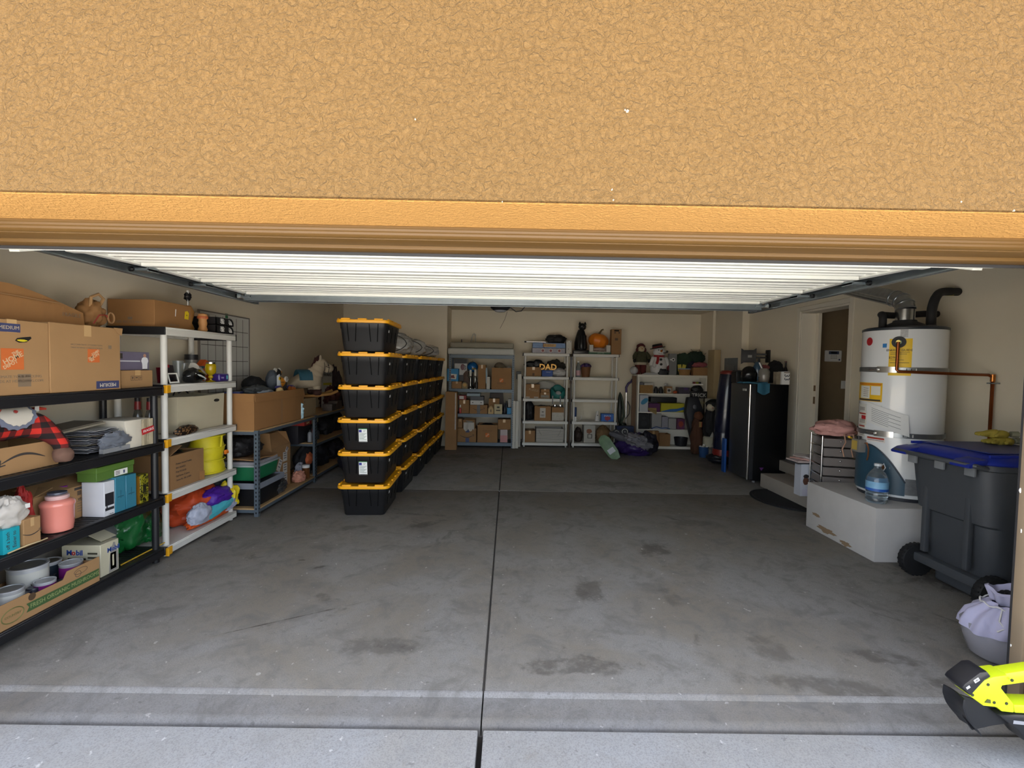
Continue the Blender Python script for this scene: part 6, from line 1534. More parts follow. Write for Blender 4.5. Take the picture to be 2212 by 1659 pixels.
simple('brown_bag', 'dark brown bag on the bottom shelf beside the white box', 'bag', B().blob((0,0,.12),(.08,.10,.14),37,.2,2,36,22,flat=.85,fold=.15), CL('#2a1c14',.7), spot(1251, YW2+.17, z), 0, smooth=True)
t, w, h, y = rbox('white_print_box', 'white box with brown toy picture on the bottom shelf', 1263.5, 1288, 919, z, .25, YW2+.03, '#a9a59a')
B().box(-w*.18,w*.22,y-.0008,y,h*.25,h*.50).build('frame_print', MAT_INK, t); B().blob((-.01,y,h*.66),(.05,.002,.04),5,.4,3).build('toy_print', M('#7d4a2a',.5), t)
B().box(-w*.12,w*.16,y-.0016,y-.0008,h*.28,h*.47).build('frame_ground', M('#a9a59a',.5), t)
for s in (-1,1):
    f = B().box(-w/2,w/2,0,.04,0,.003).build('flap', M('#a9a59a',.5), t); f.location = (0,s*-.125,h); f.rotation_euler = (R_(60),0,0 if s>0 else PI)
simple('kraft_bag', 'brown kraft bag with papers at the right of the bottom shelf', 'bag', B().blob((0,0,.15),(.14,.13,.165),39,.2,2,36,22,flat=.9,fold=.12), CL('#7a6040',.8), spot(1305, YW2+.16, z), 0, smooth=True)
# vacuum, boxes between unit and bookcase
t = thing('vacuum_cleaner', 'upright green and black vacuum cleaner with purple handle', 'vacuum cleaner', spot(1347, 9.36, 0))
B().box(-.11,.11,-.16,.10,0,.08).build('head', MAT_BLACKP, t, bevel=.02)
B().lathe([(.07,.08),(.09,.15),(.09,.40),(.06,.46)], 20).build('canister', M('#2c3326',.3), t, smooth=True)
B().lathe([(.092,.30),(.095,.33),(.092,.36)], 20, cap0=False, cap1=False).build('band', MAT_CHROME, t)
B().blob((-.07,.0,.75),(.05,.05,.32),5,.15,2,24,18).build('body', M('#1d241a',.4), t, smooth=True)
B().cyl((.07,.02,.40),(.06,.02,1.10),.016,n=12).build('tube', MAT_CHROME, t, smooth=True)
B().tube([(.06,.02,1.08),(.055,.02,1.18),(.09,.0,1.26),(.14,-.02,1.30),(.17,-.02,1.35)], .022, 10).build('handle', M('#33235c',.4), t, smooth=True)
B().tube([(.09,.0,.9),(.13,-.02,.8),(.12,-.02,.65),(.06,0,.55)], .009, 8).build('cord', MAT_BLACKP, t)
B().tube([(-.05,-.04,.45),(.0,-.07,.6),(-.03,-.06,.9),(-.07,-.03,1.05)], .02, 10).build('hose', M('#2e3a2a',.5), t, smooth=True)
t, w, h, y = rbox('blue_print_box', 'dark blue box with pale round print, behind the floor bundle', 1334, 1372, 921, 0, .14, 8.86, '#1c2a4a')
B().cyl((-.05,y-.0008,h*.70),(-.05,y,h*.70),.075,n=24).build('round_print', M('#5a6478',.6), t)
loc, w, h = fit_back(1367, 1376, 812, 0, .03, 9.03)
o = simple('brown_plank', 'brown wooden plank leaning on the left side of the bookcase', 'plank', B().box(-w/2,w/2,-.012,.012,0,h), M('#5e442c',.6,var=.15), (loc[0]-.012,9.06,0), 0)
# floor bundle: grey and purple soft goods, boogie board, wheels
t = thing('stroller', 'folded stroller bundle of grey and purple fabric with black wheels', 'stroller', spot(1368, 8.35, 0))
t.location = (pY(1368, 960, 8.35).x, 8.35, 0)
B().blob((.05,.05,.17),(.34,.24,.20),44,.3,2,48,28,flat=.85,fold=.12).build('purple_fabric', CL('#2e1a52',.5,strength=1.0), t, smooth=True)
B().blob((.05,-.12,.26),(.22,.14,.11),47,.35,2.2,44,26,fold=.22,rot=Matrix.Rotation(.35,3,'Y')).build('grey_fabric', CL('#6c6a6e',.7), t, smooth=True)
B().blob((.24,.0,.20),(.16,.16,.20),48,.3,2,40,24,flat=.9,fold=.15).build('dark_fabric', CL('#17131f',.6), t, smooth=True)
B().blob((-.26,-.04,.33),(.20,.08,.07),49,.2,2,36,22,rot=Matrix.Rotation(.35,3,'Y')).build('grey_hood', CL('#4c4b50',.7), t, smooth=True)
for (x,yy,zz) in ((-.16,.02,.42),(-.05,-.02,.34),(-.30,.06,.38)):
    wh = B().cyl((x,yy-.02,zz),(x,yy+.02,zz),.075,n=24).build('wheel', MAT_BLACKP, t, smooth=True)
    B().tube([(x+.05*math.cos(2*PI*i/20), yy-.022, zz+.05*math.sin(2*PI*i/20)) for i in range(21)], .006, 6).build('rim', M('#a9a9a6',.4), wh)
    B().cyl((x,yy-.03,zz),(x,yy-.021,zz),.018,n=12).build('hub', M('#555558',.4), wh)
t = thing('bodyboard', 'green patterned bodyboard leaning against the stroller bundle', 'bodyboard', (pZ(1334,992).x, pZ(1334,992).y, 0))
t.rotation_euler = (R_(-12), R_(-38), R_(-12))
B().prism([(-.06,0),(.06,0),(.10,.12),(.105,.38),(.07,.46),(0,.49),(-.07,.46),(-.105,.38),(-.10,.12)], -.02, .02, 'y').build('board', M('#56704f',.5,var=.5,scale=14), t, bevel=.008)
B().box(-.06,.06,-.023,-.02,.13,.22).build('white_stripe', M('#a9adb0',.5), t)
simple('small_figurine', 'small green and white figurine on the floor right of the stroller', 'figurine', B().blob((0,0,.07),(.035,.03,.075),3,.3,3,20,14,flat=.9).blob((0,-.02,.02),(.05,.04,.025),5,.3,3,18,10,flat=.8), M('#7a8a80',.5,var=.4,scale=20), (pZ(1411,976).x, pZ(1411,976).y, 0), 0, smooth=True)
# ================================================================= bookcase contents
YB = 9.03
z = BH
def ball_on(name, label, cat, u, y, z, r, col): 
    t = thing(name, label, cat, spot(u, y, z)); B().blob((0,0,r),(r,r,r),0,0,1,30,20).build('shell', M(col,.4), t, smooth=True); return t
t = ball_on('volleyball', 'white sports ball at the left end of the bookcase top', 'ball', 1368, YB+.05, z, .078, '#a9a8a8')
for a in (0, 1.05, 2.1): B().tube([(.079*math.cos(q)*math.cos(a), .079*math.cos(q)*math.sin(a), .078+.079*math.sin(q)) for q in [2*PI*i/24 for i in range(25)]], .002, 4).build('seam', MAT_INK, t)
# plaid figure
t = thing('scarecrow_figure', 'standing holiday figure in plaid jacket, red hat and trousers', 'figure', spot(1382, YB+.20, z))
for s in (-1,1): B().lathe([(.045,0),(.055,.06),(.06,.16),(.05,.21)], 14, (s*.055,0,0)).build('leg', CL('#4e1714',.9), t, smooth=True)
B().lathe([(.13,.19),(.135,.22),(.125,.24)], 22, sy=.7).build('fur_hem', CL('#a39a86',.9), t, smooth=True)
B().lathe([(.12,.24),(.13,.30),(.11,.40),(.07,.46)], 22, sy=.7).build('jacket', M('#3a3a26',.9,var=.6,scale=28), t, smooth=True)
for s in (-1,1):
    B().tube([(s*.09,-.02,.43),(s*.14,-.05,.36),(s*.145,-.07,.30)], [.04,.04,.035], 10).build('sleeve', M('#3a3a26',.9,var=.6,scale=28), t, smooth=True)
    B().blob((s*.145,-.08,.265),(.03,.03,.035),3,.1,2,16,10).build('mitten', CL('#17130f',.9), t, smooth=True)
B().blob((.0,-.02,.51),(.07,.062,.07),3,.05,2,24,16).build('head', CL('#b3a283',.9), t, smooth=True)
B().blob((.0,.01,.55),(.085,.075,.065),6,.1,2,24,14).build('hat', CL('#4a1718',.9), t, smooth=True)
for s in (-1,1): B().blob((s*.08,.0,.48),(.025,.04,.05),6,.1,2,16,10).build('hat_flap', CL('#4a1718',.9), t, smooth=True)
B().lathe([(.012,0),(.002,.04)], 8).build('nose', M('#b5552a',.7), t, loc=(0,-.08,.51), rot=(PI/2,0,0))
for s in (-1,1): B().blob((s*.025,-.076,.535),(.007,.004,.007),0,0,1,10,8).build('eye', MAT_BLACKP, t)
# snowman
t = thing('snowman', 'white plush snowman with black hat, red scarf and pipe', 'snowman', spot(1421, YB+.17, z))
W_ = CL('#c9c8c6',.9,.05,.25)
B().lathe([(.10,0),(.15,.02),(.165,.10),(.155,.22),(.125,.32),(.085,.365)], 30, sy=.85).build('body', W_, t, smooth=True)
B().blob((0,-.01,.45),(.118,.105,.10),3,.04,1,30,20).build('head', W_, t, smooth=True)
for s in (-1,1):
    B().tube([(s*.11,-.02,.33),(s*.165,-.05,.25),(s*.175,-.08,.17)], [.045,.045,.035], 12).build('arm', W_, t, smooth=True)
B().blob((.175,-.09,.14),(.04,.04,.065),3,.1,2,20,14).build('mitten', CL('#5e1a1e',.9), t, smooth=True)
B().blob((-.12,-.12,.19),(.035,.035,.05),3,.1,2,20,14).build('hand', W_, t, smooth=True)
B().lathe([(.088,.345),(.10,.355),(.10,.385),(.09,.395)], 26, sy=.95).build('scarf', CL('#8e1f22',.9), t, smooth=True)
B().sheet(lambda u, v: (-.085+.05*u-.02*v, -.115-.035*math.sin(PI*v)-.008, .37-.16*v), 4, 8, .014).build('scarf_end', CL('#8e1f22',.9), t, smooth=True)
for zz, yy in ((.30,-.122),(.205,-.146),(.10,-.150)): B().cyl((0,yy-.012,zz),(0,yy+.01,zz),.024,n=18).build('button', M('#0f0f10',.5), t, smooth=True)
for s in (-1,1): B().blob((s*.038-.005,-.105,.485),(.010,.006,.012),0,0,1,12,8).build('eye', MAT_BLACKP, t, smooth=True)
B().lathe([(.026,0),(.018,.02),(.003,.06)], 14).build('nose', M('#c9661c',.7), t, loc=(.01,-.105,.465), rot=(PI/2,0,0), smooth=True)
B().tube([(.05,-.105,.43),(.09,-.12,.43),(.11,-.12,.44)], .009, 8).build('pipe', M('#2a1d18',.5), t)
B().cyl((.115,-.12,.435),(.125,-.12,.475),.017,.02,12).build('pipe_bowl', M('#2a1d18',.5), t)
B().tube([(-.05,-.105,.425),(-.02,-.112,.415),(.02,-.112,.417)], .003, 6).build('mouth', MAT_INK, t)
ht = B().lathe([(.15,0),(.152,.012),(.10,.018),(.095,.075),(.08,.085)], 28, sy=.9).build('hat', CL('#171114',.9), t, smooth=True); ht.location = (-.03,.0,.525); ht.rotation_euler = (0,-.18,0)
hb = B().lathe([(.102,.018),(.102,.04)], 28, cap0=False, cap1=False, sy=.9).build('hat_band', CL('#6a1d1c',.9), ht, smooth=True)
t, w, h, y = rbox('computer_tower', 'grey computer tower with round white badge on bookcase', 1444, 1460, 764, z, .10, YB+.03, '#6f706f')
r = B().cyl((0,y-.004,h*.72),(0,y,h*.72),.034,n=22).build('badge', M('#c6c6c2',.4), t); B().cyl((0,y-.008,h*.72),(0,y-.0041,h*.72),.017,n=16).build('badge_center', MAT_BLACKP, r); B().box(-w*.44,-.02,y-.003,y,h*.69,h*.75).build('badge_bar', M('#c6c6c2',.4), t)
t = thing('tree_bag', 'large dark green cloth bag slumped over the bookcase top', 'bag', spot(1484, YB+.27, z))
B().blob((-.06,.02,.20),(.27,.08,.22),51,.25,1.8,48,28,flat=.86,fold=.1).build('bag', CL('#16301f',.8), t, smooth=True)
B().blob((.16,.02,.34),(.15,.07,.13),53,.3,2,40,24,fold=.15).build('bulge', CL('#14291c',.8), t, smooth=True)
B().blob((.06,-.07,.12),(.10,.04,.13),54,.3,2,36,22,flat=.85,fold=.15).build('navy_cloth', CL('#141528',.8), t, smooth=True)
for k in range(3): B().tube([(.05+.14*k,0,.42),(.08+.15*k,-.02,.48),(.04+.17*k,-.02,.52)], .004, 6).build('twig', M('#3a2a1c',.8), t)
c, w, h, y = cart('small carton with pink cloth at the right bookcase end', 1496, 1529, 794, z, .13, YB+.02, flaps=(None,None,None,None))
simple('pink_cloth', 'folded pink cloth lying on the small carton', 'cloth', B().blob((0,0,.045),(.12,.05,.045),57,.3,2,36,22,flat=.85,fold=.2), CL('#8e4a50',.8), (c.location.x, c.location.y, z+h+.002), 0, smooth=True)
t = thing('gift_basket', 'small tan basket with yellow papers on the bookcase top', 'basket', spot(1477, YB+.03, z))
open_cyl(B(), .095, .12, .12, .006).build('basket', M('#8e6a3c',.7,var=.3,scale=50), t, smooth=True)
B().lathe([(.122,.115),(.126,.125),(.122,.135)], 24, cap0=False, cap1=False).build('blue_rim', M('#7a8fa8',.5), t)
for x,a in ((-.03,.2),(-.09,-.1)):
    f = B().box(-.035,.035,-.002,.002,0,.13).build('yellow_card', M('#b5aa45',.6), t); f.location = (x,.0,.08); f.rotation_euler = (0,a,0)
t = thing('paper_pile', 'thin pile of papers and folders on the bookcase top edge', 'papers', spot(1403, YB+.02, z))
for k in range(5): f = B().box(-.17+.02*k,.20-.03*k,-.035,.035,.008*k,.008*k+.007).build('sheet', M(['#9a988f','#b0aea9','#8d8d93','#b5b3ac','#7d7b75'][k],.6), t); f.rotation_euler = (0,0,.03*(k-2))
simple('black_gadget', 'black boxy gadget in front of the snowman feet', 'gadget', B().box(-.10,.07,-.04,.04,0,.05).box(-.08,.10,-.035,.035,.0501,.085).box(-.06,.04,-.03,.03,.0851,.115), MAT_BLACKP, spot(1432, YB+.00, z), 0, bevel=.006)
z = BL[3]
t, w, h, y = rbox('wicker_box', 'tan wicker box on the upper bookcase shelf', 1382, 1410, 832, z, .22, YB+.01, M('#8e6a38',.7,var=.3,scale=60,bump=.5,bscale=80))
for k in range(1,6): B().box(-w/2-.001,w/2+.001,y-.003,y+.001,h*k/6-.002,h*k/6+.002).build('weave_line', M('#5e421f',.8), t)
zz = z+h
for i,(u0,u1,hh,col,lab) in enumerate([(1391,1410,.04,'#a9a6a0','white box lying on the wicker box'),(1381.5,1389,.05,'#55545a','dark small box beside white one on the wicker box')]):
    loc, w, _ = fit_back(u0,u1,820,zz,.15,YB+.02); tt = thing('small_box', lab, 'box', (loc[0],loc[1],zz+.002)); B().box(-w/2,w/2,-.075,.075,0,hh).build('body', M(col,.5), tt, bevel=.002, seg=1)
simple('black_binoculars', 'black binoculars on the upper bookcase shelf', 'binoculars', B().lathe([(.04,0),(.045,.05),(.03,.10),(.02,.13)],16,(-.05,0,0)).lathe([(.04,0),(.045,.05),(.03,.10),(.02,.13)],16,(.05,0,0)).box(-.05,.05,-.02,.02,.05,.08), MAT_BLACKP, spot(1422, YB+.08, z), 0)
t, w, h, y = rbox('picture_carton', 'small tan box with dark animal picture on upper bookcase shelf', 1438, 1452, 835, z, .12, YB+.02, MAT_CARD3)
p_ = B().box(-w*.32,w*.36,y-.0008,y,h*.1,h*.78).build('picture', M('#a9a295',.5), t); B().blob((0,y-.001,h*.45),(.028,.002,.022),7,.5,3).build('animal_print', MAT_INK, p_)
t = thing('ghost_figure', 'tiny white ghost figure on the small tan box', 'figurine', (t.location.x-.04, YB+.08, z+h+.002))
B().blob((0,0,.028),(.035,.025,.03),5,.4,3,20,14,flat=.9).build('body', M('#b9b7b2',.6), t, smooth=True)
simple('glow_ball', 'small orange glass ball on the upper bookcase shelf', 'ornament', B().blob((0,0,.03),(.045,.03,.03),3,.1,2,20,14), M('#b04a22',.3), spot(1458, YB+.06, z), 0, smooth=True)
t, w, h, y = rbox('purple_lid_box', 'clear plastic box with purple latch on upper bookcase shelf', 1466, 1490, 837, z, .18, YB+.02, M('#5f5a66',.2,trans=.4))
B().box(-w*.05,w*.3,y-.004,y,h*.6,h*.95).build('purple_latch', M('#3f2a5c',.5), t)
simple('black_purse', 'black purse at the right of the upper bookcase shelf', 'purse', B().blob((0,0,.075),(.11,.07,.085),61,.15,2,36,22,flat=.85,fold=.1), CL('#141316',.5), spot(1505, YB+.11, z), 0, smooth=True)
t = thing('toy_train', 'white toy tray with coloured pieces on the black purse', 'toy', spot(1505, YB+.08, z+.178))
B().box(-.09,.10,-.05,.05,0,.022).build('tray', MAT_WHITE, t, bevel=.004)
for x,col in ((-.06,'#7a2a22'),(0,'#8e8a22'),(.05,'#2a2a2e')): B().box(x-.018,x+.018,-.03,.03,.0221,.06).build('piece', M(col,.5), t, bevel=.004)
z = BL[2]
t, w, h, y = rbox('white_ellipse_box', 'white box with blue oval on the middle bookcase shelf', 1382.5, 1401, 853, z, .22, YB+.01, '#a9abae')
B().prism([(w*.42*math.cos(a)+w*.05, h*.62+.055*math.sin(a)+.10*math.cos(a)*.35) for a in [2*PI*i/20 for i in range(20)]], y-.0008, y, 'y').build('oval_print', M('#3a7a9a',.4), t)
simple('black_printer', 'flat black device on the coloured boxes of middle bookcase shelf', 'device', B().box(-.26,.26,-.10,.10,0,.10), M('#121214',.5), spot(1431, YB+.16, z+.185), 0, bevel=.012)
t, w, h, y = rbox('purple_box', 'purple game box under the flat black device', 1402, 1427, 871.5, z, .24, YB+.02, '#4e1c4a')
t, w, h, y = rbox('yellow_blue_box', 'yellow game box with blue wave print under flat device', 1429, 1479, 871.5, z, .24, YB+.02, '#a8a01e')
B().prism([(-w/2+.002,h*.08),(-w*.1,h*.35),(w*.2,h*.40),(w/2-.002,h*.62),(w/2-.002,h*.30),(w*.15,h*.05),(-w/2+.002,h*.02)], y-.0008, y, 'y').build('blue_wave', M('#2a5a94',.5), t)
simple('tan_cloth', 'tan cloth hanging over the middle bookcase shelf edge', 'cloth', B().sheet(lambda u, v: (-.10+.17*u, -.008-.02*math.sin(PI*v)*(1 if v>.4 else .3), .08-.13*v*(.3+.7*u)), 12, 10, .005), CL('#8a7448',.8), spot(1411, YB-.005, z), 0, smooth=True)
z = BL[1]
t, w, h, y = rbox('black_speaker', 'black speaker on the lower bookcase shelf', 1381.5, 1405, 894, z, .2, YB+.02, '#0f0f11')
B().cyl((0,y-.004,h*.35),(0,y,h*.35),.055,n=22).build('cone', M('#1d1d20',.4), t, smooth=True); B().cyl((0,y-.004,h*.72),(0,y,h*.72),.03,n=18).build('tweeter', M('#1d1d20',.4), t, smooth=True)
for i,(u0,u1,vt,lab) in enumerate([(1410,1430.5,893,'tallest pale box on the lower bookcase shelf'),(1431.5,1445,900,'medium pale box on the lower bookcase shelf'),(1446,1463,904,'lowest wide pale box on the lower bookcase shelf')]):
    t, w, h, y = rbox('pale_box', lab, u0, u1, vt, z, .2, YB+.07, ['#8d8b88','#85838a','#8f8d8a'][i], group='pale boxes in the bookcase')
t, w, h, y = rbox('red_purple_box', 'red and purple printed box at right of lower bookcase shelf', 1465, 1481, 905, z, .2, YB+.05, '#5a2a4a', var=.5)
B().blob((0,y,h*.5),(w*.3,.002,h*.25),5,.4,3).build('red_print', M('#8e3a2a',.5), t)
t = thing('cable_tangle', 'white and blue cables lying at the lower bookcase shelf front', 'cables', spot(1425, YB+.03, z))
B().box(-.12,.12,-.015,.015,0,.02).box(-.10,.10,-.012,.012,.02,.035).build('folded_papers', M('#9a9aa0',.6), t)
B().tube([(-.15,-.01,.01),(-.05,-.025,.05),(.05,-.02,.02),(.15,-.015,.03),(.22,-.01,.008)], .008, 8).build('cable', M('#2d4a86',.5), t)
z = BL[0]
cart('carton at the left of the lowest bookcase shelf', 1403, 1426, 931, z, .22, YB+.03); cart('second carton on the lowest bookcase shelf, with open flap', 1427, 1451, 938, z, .22, YB+.02, flaps=(None,None,None,-40))
simple('black_basket', 'black wire basket on the lowest bookcase shelf', 'basket', open_cyl(B(), .11, .135, .16, .006), M('#15151a',.5,var=.5,scale=60), spot(1474, YB+.16, z), 0)
# ================================================================= halloween corner
t = thing('coffin_prop', 'black wooden coffin prop leaning beside the bookcase', 'coffin', (pZ(1505,976).x, 8.72, 0))
t.rotation_euler = (-.10, -.10, 0)
poly = [(-.075,0),(.075,0),(.165,.78),(.09,1.06),(-.09,1.06),(-.165,.78)]
B().prism(poly, -.07, .07, 'y').build('case', M('#1c1c20',.5,bump=.2,bscale=20), t, bevel=.006)
B().prism([(x*.86, .03+zz*.945) for x, zz in poly], -.082, -.071, 'y').build('lid', M('#232329',.45,bump=.2,bscale=20), t, bevel=.005)
B().blob((.0,-.085,.86),(.035,.02,.045),3,.2,3,18,12).build('skull', M('#5a5a60',.5), t, smooth=True)
t = thing('trick_sign', 'black hanging sign with white TRICK lettering', 'sign', (pY(1509,850,8.98).x, 8.98, 0))
zs = pY(1509,858,8.98).z
B().box(-.165,.165,-.012,.012,zs-.02,zs+.115).build('board', M('#121214',.6), t, bevel=.003)
text(t, 'TRICK', .10, M('#b3b3ae',.6), (.005,-.0125,zs+.035), bold=.002)
B().cyl((.12,0.02,0),(.12,0.02,zs),.012,n=10).build('stake', M('#2a2018',.7), t)
text(t, 'or', .09, M('#8a7a3a',.6), (.09,-.002,zs-.10))
t = thing('scarecrow_doll', 'brown cloth scarecrow doll slumped beside the coffin prop', 'doll', (pY(1503,905,8.55).x, 8.50, 0))
B().blob((0,0,.34),(.10,.09,.34),63,.2,2,36,26,flat=.97,fold=.12).build('dress', CL('#4a2c1a',.9), t, smooth=True)
B().blob((.02,-.02,.72),(.08,.07,.08),64,.15,2,26,16).build('head', CL('#5a341e',.9), t, smooth=True)
B().box(.0,.05,-.11,-.095,.52,.62).build('book', M('#8a6a3a',.6), t, bevel=.004); B().box(.045,.052,-.112,-.094,.52,.62).build('red_ribbon', M('#9c2420',.6), t)
t = thing('witch_figure', 'black robed figure with pale face standing on a white base', 'figure', (pY(1534,945,8.35).x, 8.36, 0))
B().lathe([(.11,0),(.125,.03),(.12,.34),(.10,.36)], 24).build('base', M('#a39d8a',.7), t, smooth=True)
B().blob((.02,0,.60),(.13,.11,.30),66,.2,2,40,26,flat=.85,fold=.12).build('robe', CL('#0f0d10',.8), t, smooth=True)
B().blob((-.02,-.05,.90),(.075,.06,.08),66,.1,2,26,18).build('face', M('#b3a892',.7), t, smooth=True)
B().blob((.05,.0,.95),(.15,.12,.09),67,.2,2,30,18).build('hair', CL('#0d0b0c',.8), t, smooth=True)
B().blob((-.02,-.11,.89),(.012,.02,.012),0,0,1,12,8).build('nose', M('#a8705a',.7), t, smooth=True)
B().prism([(-.05,.36),(.03,.36),(-.005,.46)], -.112, -.105, 'y').build('white_bib', M('#b0aca4',.7), t)
t = thing('ball_bucket', 'clear blue bucket of white golf balls at the coffin foot', 'bucket', (pZ(1497,974).x-.05, 8.26, 0))
open_cyl(B(), .075, .092, .19, .004).build('bucket', M('#3a5a86',.15,trans=.4), t, smooth=True)
b0 = None
for k,(x,yy,zz) in enumerate([(-.04,-.04,.185),(.04,-.035,.185),(0,.035,.185),(-.0,-.0,.215),(.05,.03,.18),(-.055,.02,.18)]):
    o = B().blob((0,0,0),(.024,.024,.024),0,0,1,16,10).build('golf_ball', M('#c9c4b5',.5), None, smooth=True) if b0 is None else share(b0)
    b0 = b0 or o
    o.location = (t.location.x+x, t.location.y+yy, zz)
    tag(o, 'white golf ball in the blue bucket by the coffin', 'ball', 'golf balls in the bucket')
t = thing('lantern', 'small grey wire lantern on the floor by the white base', 'lantern', (pZ(1536,990).x, pZ(1536,990).y-.06, 0))
for x,yy in ((-.05,-.05),(.05,-.05),(.05,.05),(-.05,.05)): B().box(x-.006,x+.006,yy-.006,yy+.006,0,.17).build('post', M('#77777a',.4,.5), t)
B().box(-.06,.06,-.06,.06,0,.012).build('base', M('#77777a',.4,.5), t); B().taper(.13,.13,.04,.04,.17,.21).build('roof', M('#77777a',.4,.5), t); B().tube([(-.03,0,.21),(-.03,0,.26),(0,0,.28),(.03,0,.26),(.03,0,.21)], .004, 6).build('handle', M('#77777a',.4,.5), t)
t = thing('punching_bag', 'tall navy inflatable punching bag with red ends', 'punching bag', (pY(1556,960,7.75).x+.03, 7.75, 0))
t.rotation_euler = (0, .05, 0)
prof = [(.155,.24),(.162,.30),(.165,.5),(.162,.52),(.165,.54),(.165,.95),(.155,1.30),(.14,1.50)]
B().lathe(prof, 30).build('body', M('#15182e',.25,coat=.3), t, smooth=True)
B().lathe([(.14,1.501),(.145,1.53),(.12,1.56),(.04,1.57)], 30).build('red_top', M('#7a2a24',.35), t, smooth=True)
B().lathe([(.158,.13),(.162,.18),(.158,.239)], 30).build('red_band', M('#7a2620',.35), t, smooth=True)
B().blob((-.02,0,.07),(.21,.18,.09),71,.2,2,36,22,flat=.75,fold=.1).build('base', CL('#0f1018',.5), t, smooth=True)
simple('blue_board', 'blue plastic panel standing between punching bag and fridge', 'board', B().box(-.015,.015,-.05,.05,0,.52), M('#1d4a8c',.4), (3.345, 7.09, 0), 0, bevel=.006)
loc = pZ(1548, 851, .0)
t = thing('beige_board', 'tall beige board leaning in the right rear corner', 'board', (3.93, 8.86, 1.02))
B().box(-.07,.05,-.15,.13,.0,.93).build('board', M('#a8946f',.6,var=.05), t, bevel=.004)
B().box(-.07,.05,-.14,.12,-1.02,-.001).build('lower_board', M('#bdb6a6',.6,var=.05), t, bevel=.004)
# ================================================================= right wall: breaker panel, tv mount, doorway
t = thing('breaker_panel', 'grey electrical breaker panel on the right rear wall', 'electrical panel', (XR2, 8.33, 1.0), -L90)
B().box(-.24,.24,-.012,0,0,.79).build('cover', M('#6f7578',.5), t, bevel=.004)
B().box(-.13,.17,-.02,-.0121,.06,.66).build('door', M('#757b7e',.5), t, bevel=.003)
B().box(.09,.13,-.024,-.0201,.30,.36).build('latch', M('#3a3024',.5), t)
t = thing('tv_mount', 'black articulated television wall mount above the fridge', 'tv mount', (XR, pX(1660,790,XR).y, pX(1660,770,XR).z), -L90)
B().box(-.05,.05,-.03,0,-.10,.10).build('wall_plate', MAT_BLACKP, t, bevel=.006)
for zz in (.03,-.02): B().cbox((-.06,-.12,zz),(.035,.20,.028),(0,0,-.5)).build('arm', MAT_BLACKP, t, bevel=.004)
h1 = B().prism([(-.11,-.13),(-.07,-.10),(.07,-.10),(.11,-.13),(.11,.13),(.07,.10),(-.07,.10),(-.11,.13)], -.01, .01, 'y').build('head_plate', MAT_BLACKP, t, bevel=.003); h1.location = (-.12,-.26,0); h1.rotation_euler = (0,0,.95)
s1 = B().box(-.03,.03,-.002,0,-.02,.02).build('sticker', M('#8d8d88',.5), h1, loc=(.02,-.0105,0))
# door trim, jamb and hall
dt = struct(bpy.data.objects.new('door_1', None)); COL.objects.link(dt)
def tb(name, x0,x1,y0,y1,z0,z1, m=None): return B().box(x0,x1,y0,y1,z0,z1).build(name, m or MAT_CREAM, dt, bevel=.004, seg=1)
tb('casing', XR-.018, XR-.0005, DY0-.06, DY0-.001, .30, DZ1+.06); tb('casing', XR-.018, XR-.0005, DY1+.001, DY1+.07, .30, DZ1+.06); tb('casing', XR-.018, XR-.0005, DY0-.001+.001, DY1, DZ1+.001, DZ1+.06)
tb('jamb', XR-.01, XR+.22, DY1-.03, DY1-.0005, .321, DZ1); tb('jamb', XR-.01, XR+.22, DY0+.0005, DY0+.03, .321, DZ1); tb('jamb', XR-.01, XR+.22, DY0+.0301, DY1-.0301, DZ1-.03, DZ1)
tb('threshold', XR-.02, XR+.22, DY0, DY1, .3205, .345, M('#4a4038',.5))
dr = B().box(XR+.19, XR+.23, DY1-.10, DY1-.031, .35, DZ1-.03).build('door_edge', MAT_CREAM, dt)
B().box(XR+.185, XR+.19, DY1-.085, DY1-.05, 1.30, 1.38).build('strike_plate', M('#6a5238',.35,.7), dt); B().box(XR+.185, XR+.19, DY1-.085, DY1-.05, 1.12, 1.22).build('strike_plate', M('#6a5238',.35,.7), dt)
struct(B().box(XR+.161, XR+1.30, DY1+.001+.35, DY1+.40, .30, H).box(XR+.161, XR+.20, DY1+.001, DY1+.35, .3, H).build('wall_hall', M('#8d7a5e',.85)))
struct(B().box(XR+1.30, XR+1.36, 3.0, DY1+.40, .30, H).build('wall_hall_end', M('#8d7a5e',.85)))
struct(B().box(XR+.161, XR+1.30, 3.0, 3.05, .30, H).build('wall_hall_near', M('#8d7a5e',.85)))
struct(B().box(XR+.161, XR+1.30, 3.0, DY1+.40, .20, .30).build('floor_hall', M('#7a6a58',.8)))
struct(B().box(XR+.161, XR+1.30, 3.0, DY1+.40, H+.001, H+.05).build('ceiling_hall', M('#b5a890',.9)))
XH = DY1+.35
# keypad and switch on the hall wall (seen through the doorway)
d = ray(1798, 769)
p = Vector((0,0,CAMH)) + d*((DY1+.35)/d.y)
t = thing('alarm_keypad', 'white wall alarm keypad seen through the doorway', 'keypad', (p.x, DY1+.35, p.z))
B().box(-.125,.125,-.03,0,-.085,.085).build('body', MAT_WHITE, t, bevel=.015, seg=3)
B().box(-.075,.075,-.033,-.0301,.025,.07).build('display', M('#4a5570',.3), t); B().box(-.045,.045,-.0345,-.0331,.035,.06).build('screen', M('#12141a',.3), t)
for r_ in range(3):
    for c_ in range(4): B().box(-.045+c_*.025,-.030+c_*.025,-.034,-.0301,.005-r_*.022,.015-r_*.022).build('key', M('#9a958a',.5), t)
B().cyl((.085,-.033,-.055),(.085,-.0301,-.055),.012,n=12).build('panic_button', M('#2a3560',.4), t)
d = ray(1822, 831); p = Vector((0,0,CAMH)) + d*((DY1+.35)/d.y)
